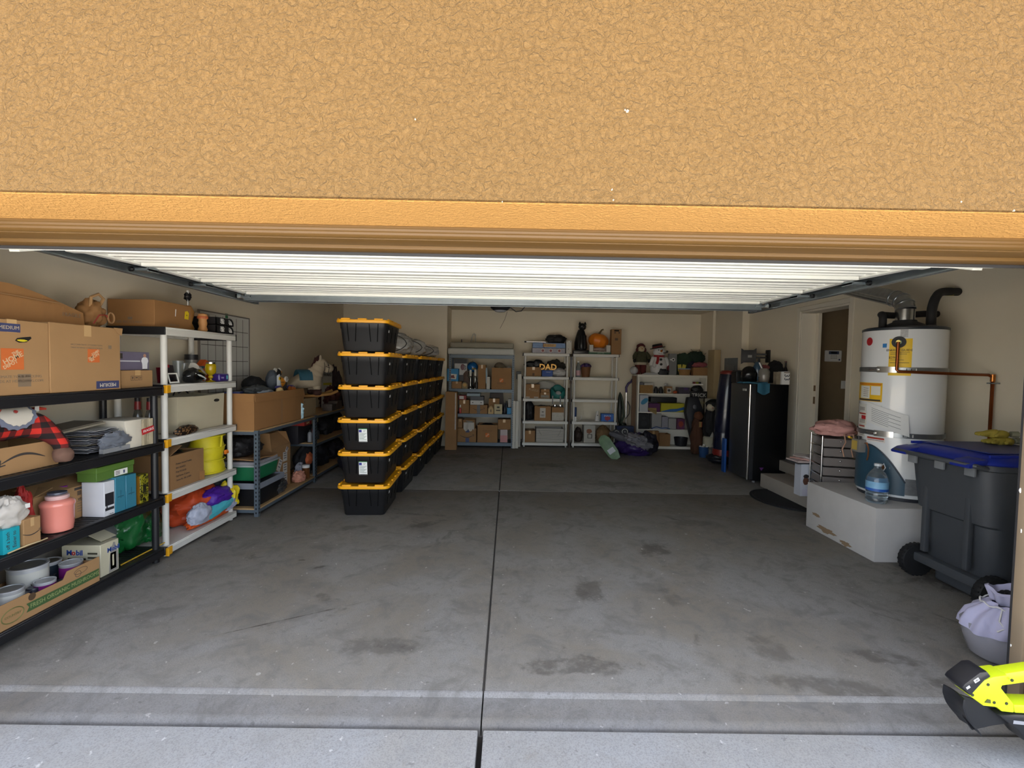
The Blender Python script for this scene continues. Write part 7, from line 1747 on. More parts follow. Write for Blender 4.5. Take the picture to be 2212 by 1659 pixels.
t = thing('light_switch', 'white light switch below the alarm keypad', 'light switch', (p.x, DY1+.35, p.z))
B().box(-.04,.04,-.008,0,-.06,.06).build('plate', MAT_WHITE, t, bevel=.003); B().box(-.015,.015,-.014,-.0081,-.03,.03).build('rocker', MAT_WHITE, t, bevel=.002)
# ================================================================= step, mat, fridge
struct(B().prism([(3.44,5.05),(XR-.001,5.05),(XR-.001,6.22),(3.44,6.22)], 0.0005, .185).build('step_slab', M('#9a9288',.85,var=.12,scale=6,bump=.2,bscale=40), None, bevel=.012))
struct(B().box(3.80, XR-.001, 5.15, 6.45, .186, .335).build('upper_step', M('#8f877c',.85,var=.12,scale=6,bump=.2,bscale=40), None, bevel=.012))
t = thing('door_mat', 'black half-round rubber mat on the floor by the step', 'mat', (3.435, 5.58, 0.0005))
B().prism([(0,-.48)]+[(-.40*math.sin(a), -.48*math.cos(a)) for a in [PI*i/24 for i in range(1,24)]]+[(0,.48)], 0, .012).build('pad', M('#141417',.8,bump=.4,bscale=80), t, bevel=.004)
for r in (.93,): B().tube([(-.40*r*math.sin(a), -.48*r*math.cos(a), .012) for a in [PI*i/24 for i in range(25)]], .004, 6).build('edge_bead', MAT_BLACKP, t)
FX, FY0, FY1, FH = 3.35, 6.40, 7.00, 1.385
t = thing('fridge', 'black upright fridge with brushed steel door and chrome edge', 'fridge', (FX+.30, (FY0+FY1)/2, 0), -L90)
fw_ = FY1-FY0
B().box(-fw_/2,fw_/2,-.22,.24,.03,FH).build('cabinet', M('#0c0c0e',.35,var=.1), t, bevel=.008)
dd = B().loft([[(-fw_/2,-.222,zz),(-fw_/2,-.275,zz),(-fw_*.3,-.295,zz),(0,-.302,zz),(fw_*.3,-.295,zz),(fw_/2,-.275,zz),(fw_/2,-.222,zz)] for zz in (.05, FH-.006)]).build('door', M('#55565a',.32,.75,var=.12,scale=5), t, smooth=True)
B().cyl((fw_/2-.012,-.29,.05),(fw_/2-.012,-.29,FH-.006),.018,n=14).build('edge_handle', M('#d4d2d0',.18,1.0), dd, smooth=True)
B().box(.10,.19,-.303,-.289,FH-.10,FH-.07).build('brand_badge', M('#b9b9b4',.4), dd)
for x in (-fw_/2+.05, fw_/2-.05):
    for yy in (-.18,.2): B().cyl((x,yy,0),(x,yy,.031),.02,n=12).build('foot', M('#77777a',.4), t)
B().prism([(-.03,.02),(.03,.02),(0,-.025)], 0, .001).build('warning_sticker', M('#5a2a6a',.5), t, loc=(fw_/2+.0006,-.10,.20), rot=(PI/2,0,PI/2))
z = FH+.002
def onf(u, y): return (pY(u, 820, y).x, y, z)
t = thing('blue_towel', 'teal towel draped over the front edge of the fridge top', 'towel', onf(1622, 6.42))
B().sheet(lambda u, v: (-.16+.34*u, -.10+.16*v, .018+.008*math.sin(8*u+4*v)), 16, 10, .012).build('top_fold', CL('#2d5f75',.9), t, smooth=True)
B().sheet(lambda u, v: (.04+.17*u, -.105-.012*math.sin(6*u), .015-.16*v*(.75+.25*math.sin(3*u))), 10, 8, .012).build('hanging_fold', CL('#2d5f75',.9), t, smooth=True)
t = thing('black_cup_holder', 'black boxy speaker at the left of the fridge top', 'speaker', onf(1600, 6.85)); B().box(-.11,.08,-.08,.08,0,.17).build('body', M('#141416',.5), t, bevel=.02); B().box(-.09,.07,-.07,.07,.1701,.185).build('grille', M('#26262a',.5), t)
t = thing('blender_jug', 'black and blue helmet-shaped kitchen appliance on the fridge', 'appliance', onf(1626, 6.60))
B().blob((-.05,0,.12),(.12,.11,.13),3,.1,2,28,18,flat=.9).build('black_shell', M('#101012',.25), t, smooth=True); B().blob((.05,-.03,.17),(.075,.07,.14),4,.1,2,28,18,flat=.95).build('blue_shell', M('#2d4558',.3), t, smooth=True); B().tube([(.03,-.10,.30),(.07,-.10,.22),(.05,-.105,.10)], .010, 8).build('white_trim', MAT_WHITE, t)
B().lathe([(.02,.30),(.01,.38)],10,(.08,0,0)).build('spout', MAT_BLACKP, t)
t = thing('clear_jug', 'clear plastic container with tan contents on the fridge', 'container', onf(1650, 6.47))
B().lathe([(.055,0),(.065,.02),(.075,.17),(.05,.22)], 20).build('jug', M('#a9a59c',.1,trans=.6), t, smooth=True); B().lathe([(.05,.01),(.058,.02),(.062,.09)], 18).build('contents', M('#a8835a',.7), t, smooth=True)
t = thing('black_cloth_pile', 'black cloth heap on the fridge top', 'cloth', onf(1672, 6.70)); B().blob((0,0,.15),(.12,.11,.17),73,.2,2,44,26,flat=.82,fold=.12).build('heap', CL('#0d0c0f',.9), t, smooth=True)
B().blob((-.16,-.02,.235),(.07,.05,.03),5,.3,2,24,14,fold=.2).build('pink_cloth', CL('#8d4a4e',.8), t, smooth=True)
t = thing('number_box', 'white box with black digits at the right of the fridge top', 'box', onf(1693, 6.47)); B().box(-.055,.055,-.05,.05,0,.18).build('body', MAT_WHITE, t, bevel=.002, seg=1); text(t, '33', .10, M('#26263a',.5), (.01,-.0505,.10), (PI/2,PI/2,0)); B().box(-.03,.05,-.0507,-.05,.16,.172).build('print_line', M('#7a6a5a',.5), t)
t = thing('tan_print_box', 'small box with tan print beside the box with digits', 'box', onf(1679, 6.47)); B().box(-.035,.02,-.04,.04,0,.175).build('body', M('#8a7f6c',.5,var=.4,scale=20), t); 
t = thing('dark_bottle_small', 'dark bottle behind the box with digits on fridge', 'bottle', onf(1696, 6.66)); B().lathe([(.03,0),(.03,.20),(.013,.25),(.013,.31)], 14).build('bottle', M('#1d1214',.3), t, smooth=True); B().cyl((0,0,.3101),(0,0,.33),.015,n=10).build('cap', M('#5a2226',.4), t)
# ================================================================= heater platform and water heater
PX0, PY0, PY1, PZ = 3.06, 3.77, 4.655, .455
pl = struct(B().box(PX0, XR-.001, PY0, PY1, 0.0005, PZ).build('platform_plinth', M('#b9b6b2',.75,var=.10,scale=7,bump=.25,bscale=22), None, bevel=.008))
for (x,y,zz,a,b_) in ((PX0-.001,4.35,.06,.10,.02),(PX0-.001,4.1,.03,.06,.015),(PX0-.001,4.5,.16,.05,.012)):
    B().blob((0,0,0),(.002,a,b_),int(a*99),.9,3,20,10).build('scrape', M('#8a7358',.9), pl, loc=(x,y,zz))
HX, HY, HR, HZ0, HZ1 = 3.60, 4.22, .305, PZ+.03, 1.975
CAMA = math.atan2(-HY, -HX)
def hp(s, z, r=HR):           # point on the tank at sideways position s (-1..1 as faced) and height z
    a = CAMA + math.asin(max(-1, min(1, s)))
    return Vector((r*math.cos(a), r*math.sin(a), z))
wh = thing('water_heater', 'tall white gas water heater on the painted platform', 'water heater', (HX, HY, PZ))
z0 = PZ
def patch(name, s0, s1, za, zb, mat, off=.002, th=.002, n=14, tilt=0.0, parent=None, zf=None, zf0=None):
    def fn(u, v):
        s = s0+(s1-s0)*u
        lo = za if zf0 is None else zf0(u); hi = zb if zf is None else zf(u)
        return hp(s, lo+(hi-lo)*v + tilt*u, HR+off)
    return B().sheet(fn, n, 6, th).build(name, mat, parent or wh, smooth=True)
TH = HZ1-PZ
B().lathe([(HR*.97,.03),(HR,.035),(HR,TH-.02)], 64).build('tank', M('#d6d8d9',.22,var=.02,coat=.3), wh, smooth=True)
B().lathe([(HR+.004,TH-.0195),(HR+.004,TH),(HR-.02,TH+.012),(.10,TH+.02)], 64).build('top_cover', M('#2a3038',.4), wh, smooth=True)
B().lathe([(HR*.95,0),(HR*.95,.029)], 48).build('base_ring', M('#2a2c33',.5), wh, smooth=True)
# blue lower shell with sloping edge
patch('lower_shell', -1.0, .18, .055, .50, M('#2c4a5c',.4), .006, .004, 24, zf=lambda u: .47-.0*u-.30*max(0,(u-.30)/.7)**1.6)
B().tube([hp(-1+.02*0+1.18*i/20, .47-.30*max(0,(i/20-.30)/.7)**1.6, HR+.009) for i in range(21)], .006, 6).build('shell_edge', M('#24323f',.5), wh)
# straps
for zz, nm in ((1.605-PZ,'upper'),(1.035-PZ,'lower')):
    st_ = B().lathe([(HR+.006,zz-.022),(HR+.009,zz-.02),(HR+.009,zz+.02),(HR+.006,zz+.022)], 64, cap0=False, cap1=False).build('strap', M('#8f9294',.35,.8,var=.2,scale=20), wh, smooth=True)
    patch('strap_plate', -.55, -.12, zz-.026, zz+.026, M('#c9c9c6',.25,.9), .011, .003, 10, parent=wh)
    B().cyl(hp(-.70,zz,HR+.02), hp(-.52,zz,HR+.022), .008, n=10).build('strap_bolt', MAT_CHROME, st_)
    for s in (.08,.18,.28): patch('strap_slot', s, s+.02, zz-.012, zz+.012, M('#3a3a3c',.6) if s < .2 else MAT_WHITE, .0115, .001, 2, parent=st_)
# stickers
def disc(name, s, z, r, mat, off=.003, parent=None, sy=1.0):
    p = hp(s, z, HR+off); a = CAMA+math.asin(s)
    o = B().cyl((0,0,0),(.002,0,0),r,n=24).build(name, mat, parent or wh, loc=p, rot=(0,0,a)); o.scale = (1,1,sy); return o
disc('red_round_sticker', -.77, 1.86-PZ, .034, M('#a81f26',.4), sy=1.1)
patch('blue_sticker', -.46, -.37, 1.80-PZ, 1.835-PZ, M('#2a78b8',.5))
eg = patch('energy_label', -.31, .19, 1.555-PZ, 1.875-PZ, M('#e5bb14',.5), .002)
def htext(s_, s, z, size, mat, off=.0045, parent=None):
    a = CAMA+math.asin(s); p = hp(s, z, HR+off)
    return text(parent or wh, s_, size, mat, p, (PI/2, 0, a+PI/2))
htext('ENERGY', -.215, 1.775-PZ, .026, MAT_INK, .006); htext('GUIDE', .08, 1.775-PZ, .026, MAT_INK, .006)
htext('$294', -.22, 1.71-PZ, .028, MAT_INK, .006)
for i,zz in enumerate((1.755,1.74,1.69,1.665,1.60,1.58)): patch('label_line', -.28, .14-.06*(i%3), zz-PZ, zz+.003-PZ, MAT_INK, .0042, .0006, 8, parent=eg)
patch('rating_label', -.08, .09, 1.885-PZ, 1.955-PZ, M('#a9aaab',.5,var=.3,scale=80), .002)
il = patch('instruction_label', -.99, -.42, 1.315-PZ, 1.485-PZ, M('#dcae1d',.5), .002)
patch('label_panel', -.93, -.71, 1.34-PZ, 1.455-PZ, M('#d5d3c8',.5), .0045, .0006, parent=il); patch('label_panel', -.68, -.46, 1.375-PZ, 1.455-PZ, M('#d5d3c8',.5), .0045, .0006, parent=il)
patch('label_footer', -.96, -.45, 1.32-PZ, 1.335-PZ, MAT_INK, .0047, .0006, parent=il)
patch('label_header', -.97, -.44, 1.462-PZ, 1.48-PZ, M('#c77a1a',.5), .0045, .0006, parent=il)
for k in range(5): patch('label_line', -.86, -.74, 1.36+.018*k-PZ, 1.364+.018*k-PZ, M('#55554f',.6), .0055, .0006, 4, parent=il)
for k,(s0,s1,a,b_,col) in enumerate([(-.97,-.78,1.215,1.285,'#cfcdc4'),(-.75,-.42,1.17,1.285,'#cfcdc4'),(-.965,-.76,1.10,1.21,'#d6d2c6'),(-.96,-.78,.985,1.095,'#cfcdc4'),(-.74,-.30,.955,1.00,'#d6cdc6')]):
    q = patch('warning_label', s0, s1, a-PZ, b_-PZ, M(col,.55,var=.06), .002)
    if k in (2,3,4): patch('red_band', s0+.02, s1-.02, b_-.02-PZ, b_-.008-PZ, M('#a8321f',.5), .0045, .0006, parent=q)
    if k == 2: patch('fire_print', s0+.08, s1-.02, 1.145-PZ, 1.18-PZ, M('#b5262a',.5), .0045, .0006, parent=q)
    for j in range(3): patch('print_line', s0+.03, s1-.03, a+.012+.012*j-PZ, a+.016+.012*j-PZ, MAT_INK, .0045, .0006, 4, parent=q)
# service paper hanging on the tank
t = thing('service_paper', 'white printed service sheet stuck askew on the water heater', 'paper', (HX, HY, 1.15))
def pp(u, v):
    s = -.72+.92*u-.16*v+.0; zz = -.02+.18*v-.10*u
    q = hp(max(-.95,min(.5,s+.14*v)), 0, HR+.012+.03*u*(1-v)); return (q.x, q.y, zz)
B().sheet(pp, 14, 10, .002).build('sheet', M('#d2d2cf',.6,var=.04), t, smooth=True)
for k in range(8):
    v0 = .15+.09*k
    B().tube([tuple(Vector(pp(u, v0))*1.0+Vector((math.cos(CAMA),math.sin(CAMA),0))*.003) for u in [.12+.70*i/8*(.6+.4*((k*3)%2)) for i in range(9)]], .0016, 4).build('print_line', M('#77777a',.6), t)
# gas valve, tag, burner port, drain
gv = B().cbox((0,0,0),(.07,.10,.12)).build('gas_valve', M('#8a8782',.4,.3,var=.2), wh, bevel=.01); gv.location = hp(-.83,.90-PZ,HR+.035); gv.rotation_euler = (0,0,CAMA-.9)
B().cyl((-.04,-.0,0),(-.06,0,0),.026,n=18).build('dial', MAT_BLACKP, gv); B().cyl((0,0,.06),(0,0,.085),.018,n=12).build('knob', MAT_BLACKP, gv); 
B().box(.036,.038,-.04,.03,-.04,.045).build('valve_label', M('#b59a4a',.5), gv)
yl = B().cyl((0,0,0),(-.07,-.05,.02),.010,n=10).build('gas_lever', M('#d0a31c',.5), wh); yl.location = hp(-.95,.95-PZ,HR+.05)
B().tube([hp(-.70,.93-PZ,HR+.03),hp(-.62,.94-PZ,HR+.05),hp(-.58,.89-PZ,HR+.05),hp(-.60,.82-PZ,HR+.04),hp(-.66,.78-PZ,HR+.02)], .006, 8).build('pilot_tube', M('#b0724a',.3,.8), wh)
dv = disc('drain_flange', -.30, .74-PZ, .045, M('#c9c6bb',.4), .003); disc('drain_valve', -.31, .735-PZ, .022, M('#6a4022',.35,.5), .008)
patch('foil_tape', .18, .52, .52-PZ, .66-PZ, M('#8d8f92',.35,.5,var=.25,scale=40), .003)
# flue and insulated pipes
fl_ = thing('flue_pipe', 'shiny galvanized flue duct bending away above the water heater', 'flue pipe', (HX, HY, HZ1+.012))
zt = HZ1+.012
B().lathe([(.15,.012),(.145,.03),(.09,.055),(.085,.07)], 28).build('draft_hood', M('#3a3c40',.4,.4), fl_, smooth=True)
B().cyl((0,0,.06),(0,0,.17),.072,n=28).build('riser', M('#b9bcbd',.22,.95,var=.25,scale=30), fl_, smooth=True)
pts = [(0,0,.17),(0,.012,.215),(0,.05,.255),(0,.12,.285)]
el = B()
for i in range(3): el.tube([pts[i], pts[i+1]], .0735, 28)
fe = B().tube(pts, .074, 28).build('elbow', M('#b3b6b8',.25,.95,var=.25,scale=30), fl_, smooth=True)
for i in (0,1,2,3):
    d_ = (Vector(pts[min(i+1,3)])-Vector(pts[max(i-1,0)])).normalized()
    B().cyl(Vector(pts[i])-d_*.006, Vector(pts[i])+d_*.006, .077, n=28).build('crimp_ring', M('#a5a8aa',.3,.95), fe, smooth=True)
B().cyl((0,.12,.285),(0.0,1.45,.715),.072,n=28).build('run', M('#b9bcbd',.22,.95,var=.25,scale=30), fl_, smooth=True)
FOAM = M('#1b1b1d',.75,var=.15,bump=.2,bscale=60)
t = thing('insulated_pipe', 'black foam-wrapped water pipe left of the flue', 'pipe', (HX, HY, HZ1))
B().tube(curve([(-.17,.04,.022),(-.17,.04,.10),(-.145,.08,.14),(-.07,.17,.15),(.1,.20,.15),(.35,.20,.17),(.48,.20,.17)]), .030, 14).build('foam', FOAM, t, smooth=True)
t = thing('insulated_pipe', 'black foam-wrapped water pipe right of the flue with yellow tag', 'pipe', (HX, HY, HZ1))
pw = Vector((XR-.02-HX, 4.25-HY, 2.33-HZ1))
B().tube(curve([(.15,-.10,.022),(.15,-.10,.12),(.165,-.09,.20),(.22,-.06,.29),(.32,-.01,.345),tuple(pw)]), .036, 14).build('foam', FOAM, t, smooth=True)
B().lathe([(.0375,-.03),(.0375,.03)], 14, cap0=False, cap1=False).build('yellow_tag', M('#c9b21a',.5), t, loc=(pw.x-.09, pw.y-.01, pw.z-.001), rot=(0,PI/2,0))
B().cyl((.15,-.10,.020),(.15,-.10,.034),.04,n=14).build('collar', M('#5a5a5c',.4), t)
# relief valve and copper discharge
cp = thing('copper_pipe', 'copper discharge pipe from the heater relief valve to the wall', 'pipe', (HX, HY, PZ))
COP = M('#8a4a26',.3,.85,var=.2,scale=12)
a0 = hp(-.10, 1.845-PZ, HR+.018); a1 = hp(-.10, 1.845-PZ, HR+.06); a2 = hp(-.10, 1.585-PZ, HR+.06)
wx, wy = XR-.05-HX, 3.87-HY
B().tube([a1, a1+(a2-a1)*.5, a2+Vector((0,0,.02)), a2+Vector((.012,-.003,.005)), Vector((.10,-HR-.09,a2.z-.006)), Vector((wx-.03,wy+.007,1.575-PZ)), Vector((wx,wy,1.55-PZ)), Vector((wx,wy,-.1))], .0125, 12).build('pipe', COP, cp, smooth=True)
e1 = disc('valve_cover', -.10, 1.845-PZ, .050, M('#141416',.6), .012, cp); e2 = disc('valve_face', -.10, 1.845-PZ, .020, M('#9db59a',.4), .017, cp)
B().cyl(a0, a1, .015, n=12).build('valve_stem', M('#b9a55a',.3,.8), cp)
B().cyl((wx,wy,1.52-PZ),(wx,wy,1.58-PZ),.017,n=12).build('elbow_fitting', M('#b8743a',.3,.85), cp, smooth=True)
B().box(wx-.03,wx+.045,wy-.02,wy+.02,1.50-PZ,1.51-PZ).build('pipe_clip', MAT_GALV, cp)
# water jug
p = pZ(1909, 1083, PZ)
t = thing('water_jug', 'clear plastic water jug with blue label on the platform corner', 'water jug', (3.205, 3.955, PZ+.002))
WATER = M('#c3d2db',.05,var=.0,trans=.92)
B().lathe([(.070,0),(.078,.012),(.080,.03),(.074,.045),(.080,.06),(.080,.075),(.075,.085),(.080,.10),(.081,.19),(.076,.215),(.055,.26),(.032,.285),(.026,.30),(.026,.315)], 32).build('bottle', WATER, t, smooth=True)
B().lathe([(.0815,.105),(.0815,.185)], 32, cap0=False, cap1=False).build('label', M('#7fb0d2',.4,var=.35,scale=14), t, smooth=True)
B().lathe([(.0820,.105),(.0820,.128)], 32, cap0=False, cap1=False).build('label_band', M('#2a5db0',.4,var=.2,scale=20), t, smooth=True)
B().cyl((0,0,.3151),(0,0,.335),.028,n=20).build('cap', M('#c9cdd0',.4), t, smooth=True)
B().tube([(.026,0,.31),(.05,0,.335),(.065,0,.30),(.05,0,.275)], .004, 6).build('handle', M('#c9cdd0',.4), t)
# drawer cart, pink cloth, cap
DX, DYc = 3.46, 4.86
t = thing('drawer_cart', 'grey plastic drawer cart with chrome frame beyond the platform', 'drawer cart', (DX, DYc, 0), -.25)
for k in range(8):
    zz = .10+k*.100
    d_ = B().box(-.15,.15,-.15,.15,zz,zz+.086).build('drawer', M('#77706c',.3,var=.08,alpha=.96), t, bevel=.006, seg=1)
    B().blob((0,-.158,zz+.06),(.012,.012,.010),0,0,1,14,8).build('knob', MAT_CHROME, d_, smooth=True)
for x in (-.165,.165):
    for yy in (-.15,.15): B().cyl((x,yy,0),(x,yy,.91),.010,n=10).build('upright', MAT_CHROME, t, smooth=True)
for k in range(9):
    for x in (-.165,.165): B().cyl((x,-.15,.092+k*.1),(x,.15,.092+k*.1),.005,n=6).build('side_rod', MAT_CHROME, t)
t = thing('pink_bonnet', 'pink cloth bonnet with ties on top of the drawer cart', 'cloth', (DX, DYc, .912), -.25)
B().blob((0,0,.065),(.19,.16,.085),81,.25,2,44,26,flat=.75,fold=.12).build('cloth', CL('#c08e86',.9,strength=.5), t, smooth=True)
for x in (.02,.10): B().tube([(x,-.17,.03),(x+.01,-.19,-.05),(x-.02,-.192,-.12),(x+.0,-.19,-.20)], .006, 6).build('tie', CL('#b89078',.9), t)
t = thing('black_beanie', 'black cap with yellow stripe lying behind the pink bonnet', 'hat', (DX+.09, DYc+.245, .84))
B().blob((.04,0,.13),(.13,.09,.06),83,.15,2,32,18).blob((0,0,.05),(.06,.05,.06),3,.1,2,16,10,flat=.8).build('cloth', CL('#121316',.8), t, smooth=True)
B().tube([(-.03,-.085,.15),(.03,-.09,.165),(.09,-.08,.16)], .003, 6).build('stripe', M('#9a9a3a',.6), t)
# wipes box with things
t = thing('wipes_box', 'white baby wipes carton with a child portrait print', 'box', (3.50, 5.17, .186), 0)
loc, w, h = fit_back(1738, 1792, 1003, .186, .2, 5.08)
t.location = (loc[0], 5.18, .186)
B().box(-w/2,w/2,-.1,.02,0,h).build('body', M('#b9bcc4',.5), t, bevel=.003, seg=1)
B().blob((-w*.30,-.1,h*.48),(.032,.003,.045),3,.1,2,20,14).build('face_print', M('#5a3a2c',.6), t, smooth=True); B().blob((-w*.30,-.1005,h*.62),(.030,.003,.022),3,.1,2,18,10).build('hair_print', M('#1a1412',.7), t, smooth=True); B().box(-w*.42,-w*.18,-.1008,-.1,.01,h*.22).build('shirt_print', M('#b9b6c4',.6), t)
text(t, 'BabyWipes', .042, M('#2f4f8c',.5), (w*.18,-.1006,h*.72)); 
for k in range(3): B().box(w*.0,w*.30,-.1006,-.1,h*(.52-.08*k),h*(.54-.08*k)).build('print_line', M('#6fa3b5',.5), t)
zt_ = .186+h
t = thing('baby_clothes', 'folded pale pink patterned baby clothes on the wipes box', 'clothes', (t.location.x-.02, 5.18, zt_+.002))
B().box(-w*.62,w*.5,-.12,.12,0,.012).build('tray', M('#3a3a3c',.5), t)
for k in range(3): B().sheet(lambda u, v, k=k: (-w*.60+.04*k+(w*1.05-.05*k)*u, -.11+.22*v, .022+.022*k+.012*math.sin(7*u+k)*math.sin(4*v+k)), 14, 10, .018).build('garment', CL(['#b9a9a4','#c29a90','#bfb6b0'][k],.9), t, smooth=True)
# ================================================================= trash cart
tc_ = thing('trash_cart', 'large grey wheeled trash cart with blue lid', 'trash cart', (3.47, 3.26, 0), -L90)
# local: rear (wheels, hinge) faces local -Y -> world -X
def rrect(w, d, r, z, cy=0, n=5):
    pts = []
    for cx, cyy, a0 in ((w/2-r, d/2-r, 0), (-w/2+r, d/2-r, PI/2), (-w/2+r, -d/2+r, PI), (w/2-r, -d/2+r, 3*PI/2)):
        for i in range(n+1):
            a = a0+PI/2*i/n; pts.append((cx+r*math.cos(a), cy+cyy+r*math.sin(a), z))
    return pts
GR = M('#44474b',.45,var=.10,scale=6,bump=.08,bscale=120)
B().loft([rrect(.50,.50,.09,.16,.03), rrect(.54,.55,.10,.20,.03), rrect(.57,.60,.11,.55,.02), rrect(.60,.65,.11,.57,.01), rrect(.64,.72,.12,.94,.0), rrect(.68,.76,.13,.95,.0), rrect(.68,.76,.13,.985,.0)]).build('bin', GR, tc_, smooth=True)
B().box(-.20,.20,-.20,.26,.015,.17).build('base_skirt', GR, tc_, bevel=.03, seg=3)
B().box(-.27,.27,-.31,-.17,.13,.20).build('axle_housing', GR, tc_, bevel=.02)
for x in (-.16,.16): B().box(x-.02,x+.02,-.335,-.30,.24,.90).build('rear_rib', GR, tc_, bevel=.008)
B().cyl((-.30,-.26,.125),(.30,-.26,.125),.012,n=10).build('axle', MAT_CHROME, tc_)
for x in (-.29,.29):
    w_ = B().lathe([(.09,-.035),(.118,-.03),(.125,-.015),(.125,.015),(.118,.03),(.09,.035)], 36).build('wheel', M('#131315',.7), tc_, smooth=True, loc=(x,-.26,.125), rot=(0,PI/2,0))
    B().lathe([(.03,-.036),(.06,-.028),(.085,-.034)], 24, cap0=True, cap1=True).build('wheel_disc', M('#1d1d20',.5), w_, smooth=True)
    for k in range(24): 
        a = 2*PI*k/24
        B().box(.121,.128,-.006,.006,-.022,.022).build('tread_lug', M('#131315',.7), w_, rot=(0,0,a))
for x in (-.22,.0,.22): B().box(x-.035,x+.035,-.395,-.378,.90,.965).build('rim_bracket', M('#7a7d80',.5), tc_, bevel=.004)
hb_ = B().tube([(-.31,-.37,.965),(-.31,-.45,.985),(-.28,-.47,.985),(.28,-.47,.985),(.31,-.45,.985),(.31,-.37,.965)], .016, 10).build('handle_bar', GR, tc_, smooth=True)
BLUE = M('#1b2b86',.4,var=.08)
L_ = B().loft([rrect(.71,.79,.13,.988), rrect(.72,.80,.13,.996), rrect(.70,.78,.13,1.02), rrect(.52,.60,.14,1.055), rrect(.40,.46,.12,1.052)]).build('lid', BLUE, tc_, smooth=True)
for x in (-.24,.24):
    B().prism([(-.36,1.03),(-.44,1.015),(-.49,.985),(-.485,.965),(-.45,.97),(-.40,.985),(-.36,.99)], x-.07, x+.07, 'x').build('hinge_arm', BLUE, L_, bevel=.012, seg=2)
B().box(-.26,.26,-.30,.30,1.0555,1.062).build('lid_panel', M('#22306f',.45), L_, bevel=.004)
for s in (-1,1): B().box(*sorted((s*.285,s*.30)),-.34,.32,1.035,1.056).build('lid_ridge', BLUE, L_, bevel=.004)
# work gloves on the lid
p = pZ(2147, 958, 1.062)
for i in range(2):
    t = thing('work_glove', ['yellow work glove on the cart lid, upper of the pair','yellow work glove on the cart lid, lower of the pair'][i], 'glove', (p.x-.02+.02*i, p.y-.03*i, 1.066+.05*(1-i)), -.5+.35*i, 'work gloves')
    YG = CL('#a8963a',.8,strength=.6,scale=30)
    pts = [(.10,0,.020,.024),(.05,0,.022,.036),(0,0,.020,.036),(-.045,.03,.016,.016),(-.085,.04,.010,.012),(-.05,.008,.016,.015),(-.095,.01,.010,.012),(-.05,-.014,.016,.015),(-.092,-.018,.010,.012),(-.04,-.034,.014,.014),(-.075,-.042,.010,.011),(.03,-.045,.016,.016),(-.005,-.068,.010,.013)]
    skin('glove', pts, [(0,1),(1,2),(2,3),(3,4),(2,5),(5,6),(2,7),(7,8),(2,9),(9,10),(1,11),(11,12)], YG, t)
    B().lathe([(.030,0),(.034,.04)], 18, cap0=True, cap1=True, sx=.7).build('cuff', CL('#8d8a72',.9), t, loc=(.10,0,.024), rot=(0,PI/2,0), smooth=True)
# ================================================================= laundry bag in the corner
t = thing('laundry_bag', 'pale lavender drawstring laundry bag inside clear plastic, by the jamb', 'bag', (2.755, 2.50, 0))
LAV = CL('#b3b0c9',.9,.05,.4,18)
B().lathe([(.10,0),(.14,.03),(.17,.12),(.18,.20),(.15,.24)], 32, sy=.85).build('clear_film', CL('#8f8d94',.15,.15,.5,10,coat=.5), t, smooth=True)
nf = 40
rings = []
for j,(r,zz,f) in enumerate([(.185,.165,.05),(.187,.20,.05),(.165,.26,.07),(.10,.315,.10),(.075,.33,.12)]):
    rings.append([((r*(1+f*math.cos(11*a)))*math.cos(a), .85*(r*(1+f*math.cos(11*a)))*math.sin(a)-.01*j, zz+.006*math.sin(5*a)) for a in [2*PI*i/(nf*3) for i in range(nf*3)]])
B().loft(rings, False, False).build('skirt', LAV, t, smooth=True)
rings = []
for j,(r,zz,f) in enumerate([(.075,.325,.10),(.085,.35,.08),(.10,.385,.06),(.085,.395,.05),(.07,.36,.05),(.05,.33,.03)]):
    rings.append([((r*(1+f*math.cos(9*a)))*math.cos(a)+.03, .85*(r*(1+f*math.cos(9*a)))*math.sin(a), zz+.012*math.sin(3*a)) for a in [2*PI*i/90 for i in range(90)]])
B().loft(rings, False, True).build('ruffle', LAV, t, smooth=True)
B().blob((.04,0,.35),(.05,.045,.03),5,.4,3,28,16).build('dark_contents', CL('#141318',.8), t, smooth=True)
B().tube([(.10*math.cos(a)*1.08, -.02+.088*math.sin(a)*1.08, .318+.006*math.sin(9*a)) for a in [2*PI*i/40 for i in range(41)]], .004, 6).build('drawstring', M('#d6d4d0',.8), t)
B().tube([(-.08,-.075,.315),(-.13,-.11,.27),(-.12,-.13,.24),(-.15,-.12,.22)], .004, 6).build('drawstring_end', M('#d6d4d0',.8), t)
B().box(-.03,.04,-.003,.003,-.008,.008).build('paper_strip', MAT_WHITE, t, loc=(-.08,-.145,.10), rot=(0,-.25,0))
# ================================================================= lime power tool at the opening
YT_ = 1.83
t = thing('cordless_trimmer', 'lime green and black cordless trimmer lying at the garage opening', 'power tool', (pY(2100,1580,YT_).x, YT_+.0, -.014))
bx0 = t.location.x; bz0 = t.location.z
def q(u, v): p = pY(u, v, YT_); return (p.x-bx0, p.z-bz0)
LIME = M('#c3d41c',.35,var=.04)
hs = B().prism([q(*c) for c in [(2076,1490),(2108,1457),(2128,1450),(2190,1441),(2300,1430),(2420,1432),(2440,1470),(2430,1535),(2300,1533),(2215,1529),(2145,1524),(2134,1515),(2106,1512)]][::-1] , -.0, .004, 'y')
def lime(poly, y0, y1, name='housing', m=LIME): return B().prism([q(*c) for c in poly], y0, y1, 'y').build(name, m, t, bevel=.007, seg=2)
lime([(2076,1490),(2108,1457),(2128,1450),(2158,1446),(2144,1474),(2170,1507),(2172,1527),(2145,1524),(2134,1515),(2106,1512)], -.035, .035, 'grip_housing')
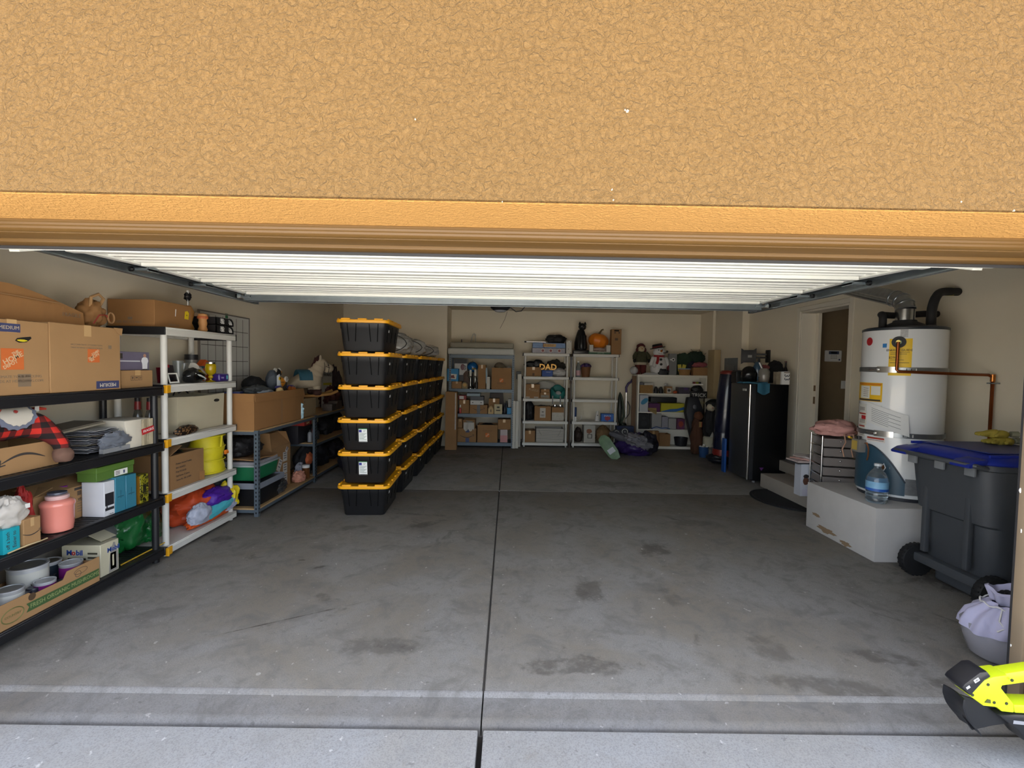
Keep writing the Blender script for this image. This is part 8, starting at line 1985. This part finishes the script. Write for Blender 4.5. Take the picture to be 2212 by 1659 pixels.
lime([(2158,1446),(2220,1437),(2300,1430),(2420,1432),(2425,1460),(2300,1456),(2215,1464),(2144,1474)], -.025, .025, 'handle')
lime([(2170,1509),(2230,1511),(2300,1512),(2425,1510),(2425,1535),(2300,1534),(2215,1529),(2172,1527)], -.035, .035, 'lower_rail')
lime([(2425,1432),(2452,1440),(2470,1480),(2455,1535),(2425,1535)], -.035, .035, 'front_housing')
bat = lime([(2058,1471),(2064,1463),(2096,1439),(2112,1437),(2120,1448),(2106,1456),(2076,1489)], -.04, .04, 'battery', M('#1b1b20',.4))
lb = B().box(-.011,.011,-.001,0,-.007,.007).build('battery_label', M('#c9c9c9',.5), bat, loc=(q(2088,1455)[0],-.0405,q(2088,1455)[1]), rot=(0,-.6,0)); text(lb, '18V', .010, MAT_INK, (0,-.0015,0))
B().box(-.008,.008,-.001,0,-.005,.005).build('battery_label', M('#b9bcc0',.5), bat, loc=(q(2070,1470)[0],-.0405,q(2070,1470)[1]), rot=(0,-.6,0))
for c in ((2115,1466),(2166,1457),(2082,1488),(2128,1504),(2154,1506)):
    x, zz = q(*c); B().cyl((x,-.0365,zz),(x,-.034,zz),.006,n=12).build('screw_hole', M('#2a2c10',.6), t)
x, zz = q(2114,1502); B().prism([(x-.013,zz-.003),(x+.012,zz-.006),(x+.010,zz+.008),(x-.002,zz+.011)], -.0375, -.0355, 'y').build('latch_window', M('#4a4d1a',.5), t)
gm = M('#17181c',.35)
# curved debris guard
gp = [(2068,1500),(2066,1515),(2072,1535),(2084,1553),(2096,1566),(2104,1577)]
def guard(u, v):
    k = min(len(gp)-1.0001, u*(len(gp)-1)); i = int(k); f = k-i
    a = q(gp[i][0]+(gp[i+1][0]-gp[i][0])*f, gp[i][1]+(gp[i+1][1]-gp[i][1])*f)
    return (a[0]+.05*math.sin(PI*v)*.2+.0, -.03+.09*v, a[1])
B().sheet(guard, 14, 8, .006).build('debris_guard', gm, t, smooth=True)
B().prism([q(*c) for c in [(2072,1500),(2110,1513),(2150,1527),(2178,1530),(2178,1562),(2140,1568),(2100,1577),(2084,1553)]], .0, .008, 'y').build('guard_web', gm, t)
B().prism([q(*c) for c in [(2135,1530),(2172,1528),(2425,1537),(2430,1580),(2395,1596),(2200,1592),(2178,1562)]], -.04, .05, 'y').build('motor_body', gm, t, bevel=.012)
B().box(-.035,.035,-.001,0,-.007,.007).build('spec_label', M('#8d8d92',.5), t, loc=(q(2168,1545)[0]+.03,-.0405,q(2168,1545)[1]-.0), rot=(0,.10,0))
B().box(-.035,.035,-.001,0,-.014,.014).build('white_label', M('#b9c2c9',.5), t, loc=(q(2212,1540)[0]+.02,-.0408,q(2212,1540)[1]), rot=(0,.05,0))
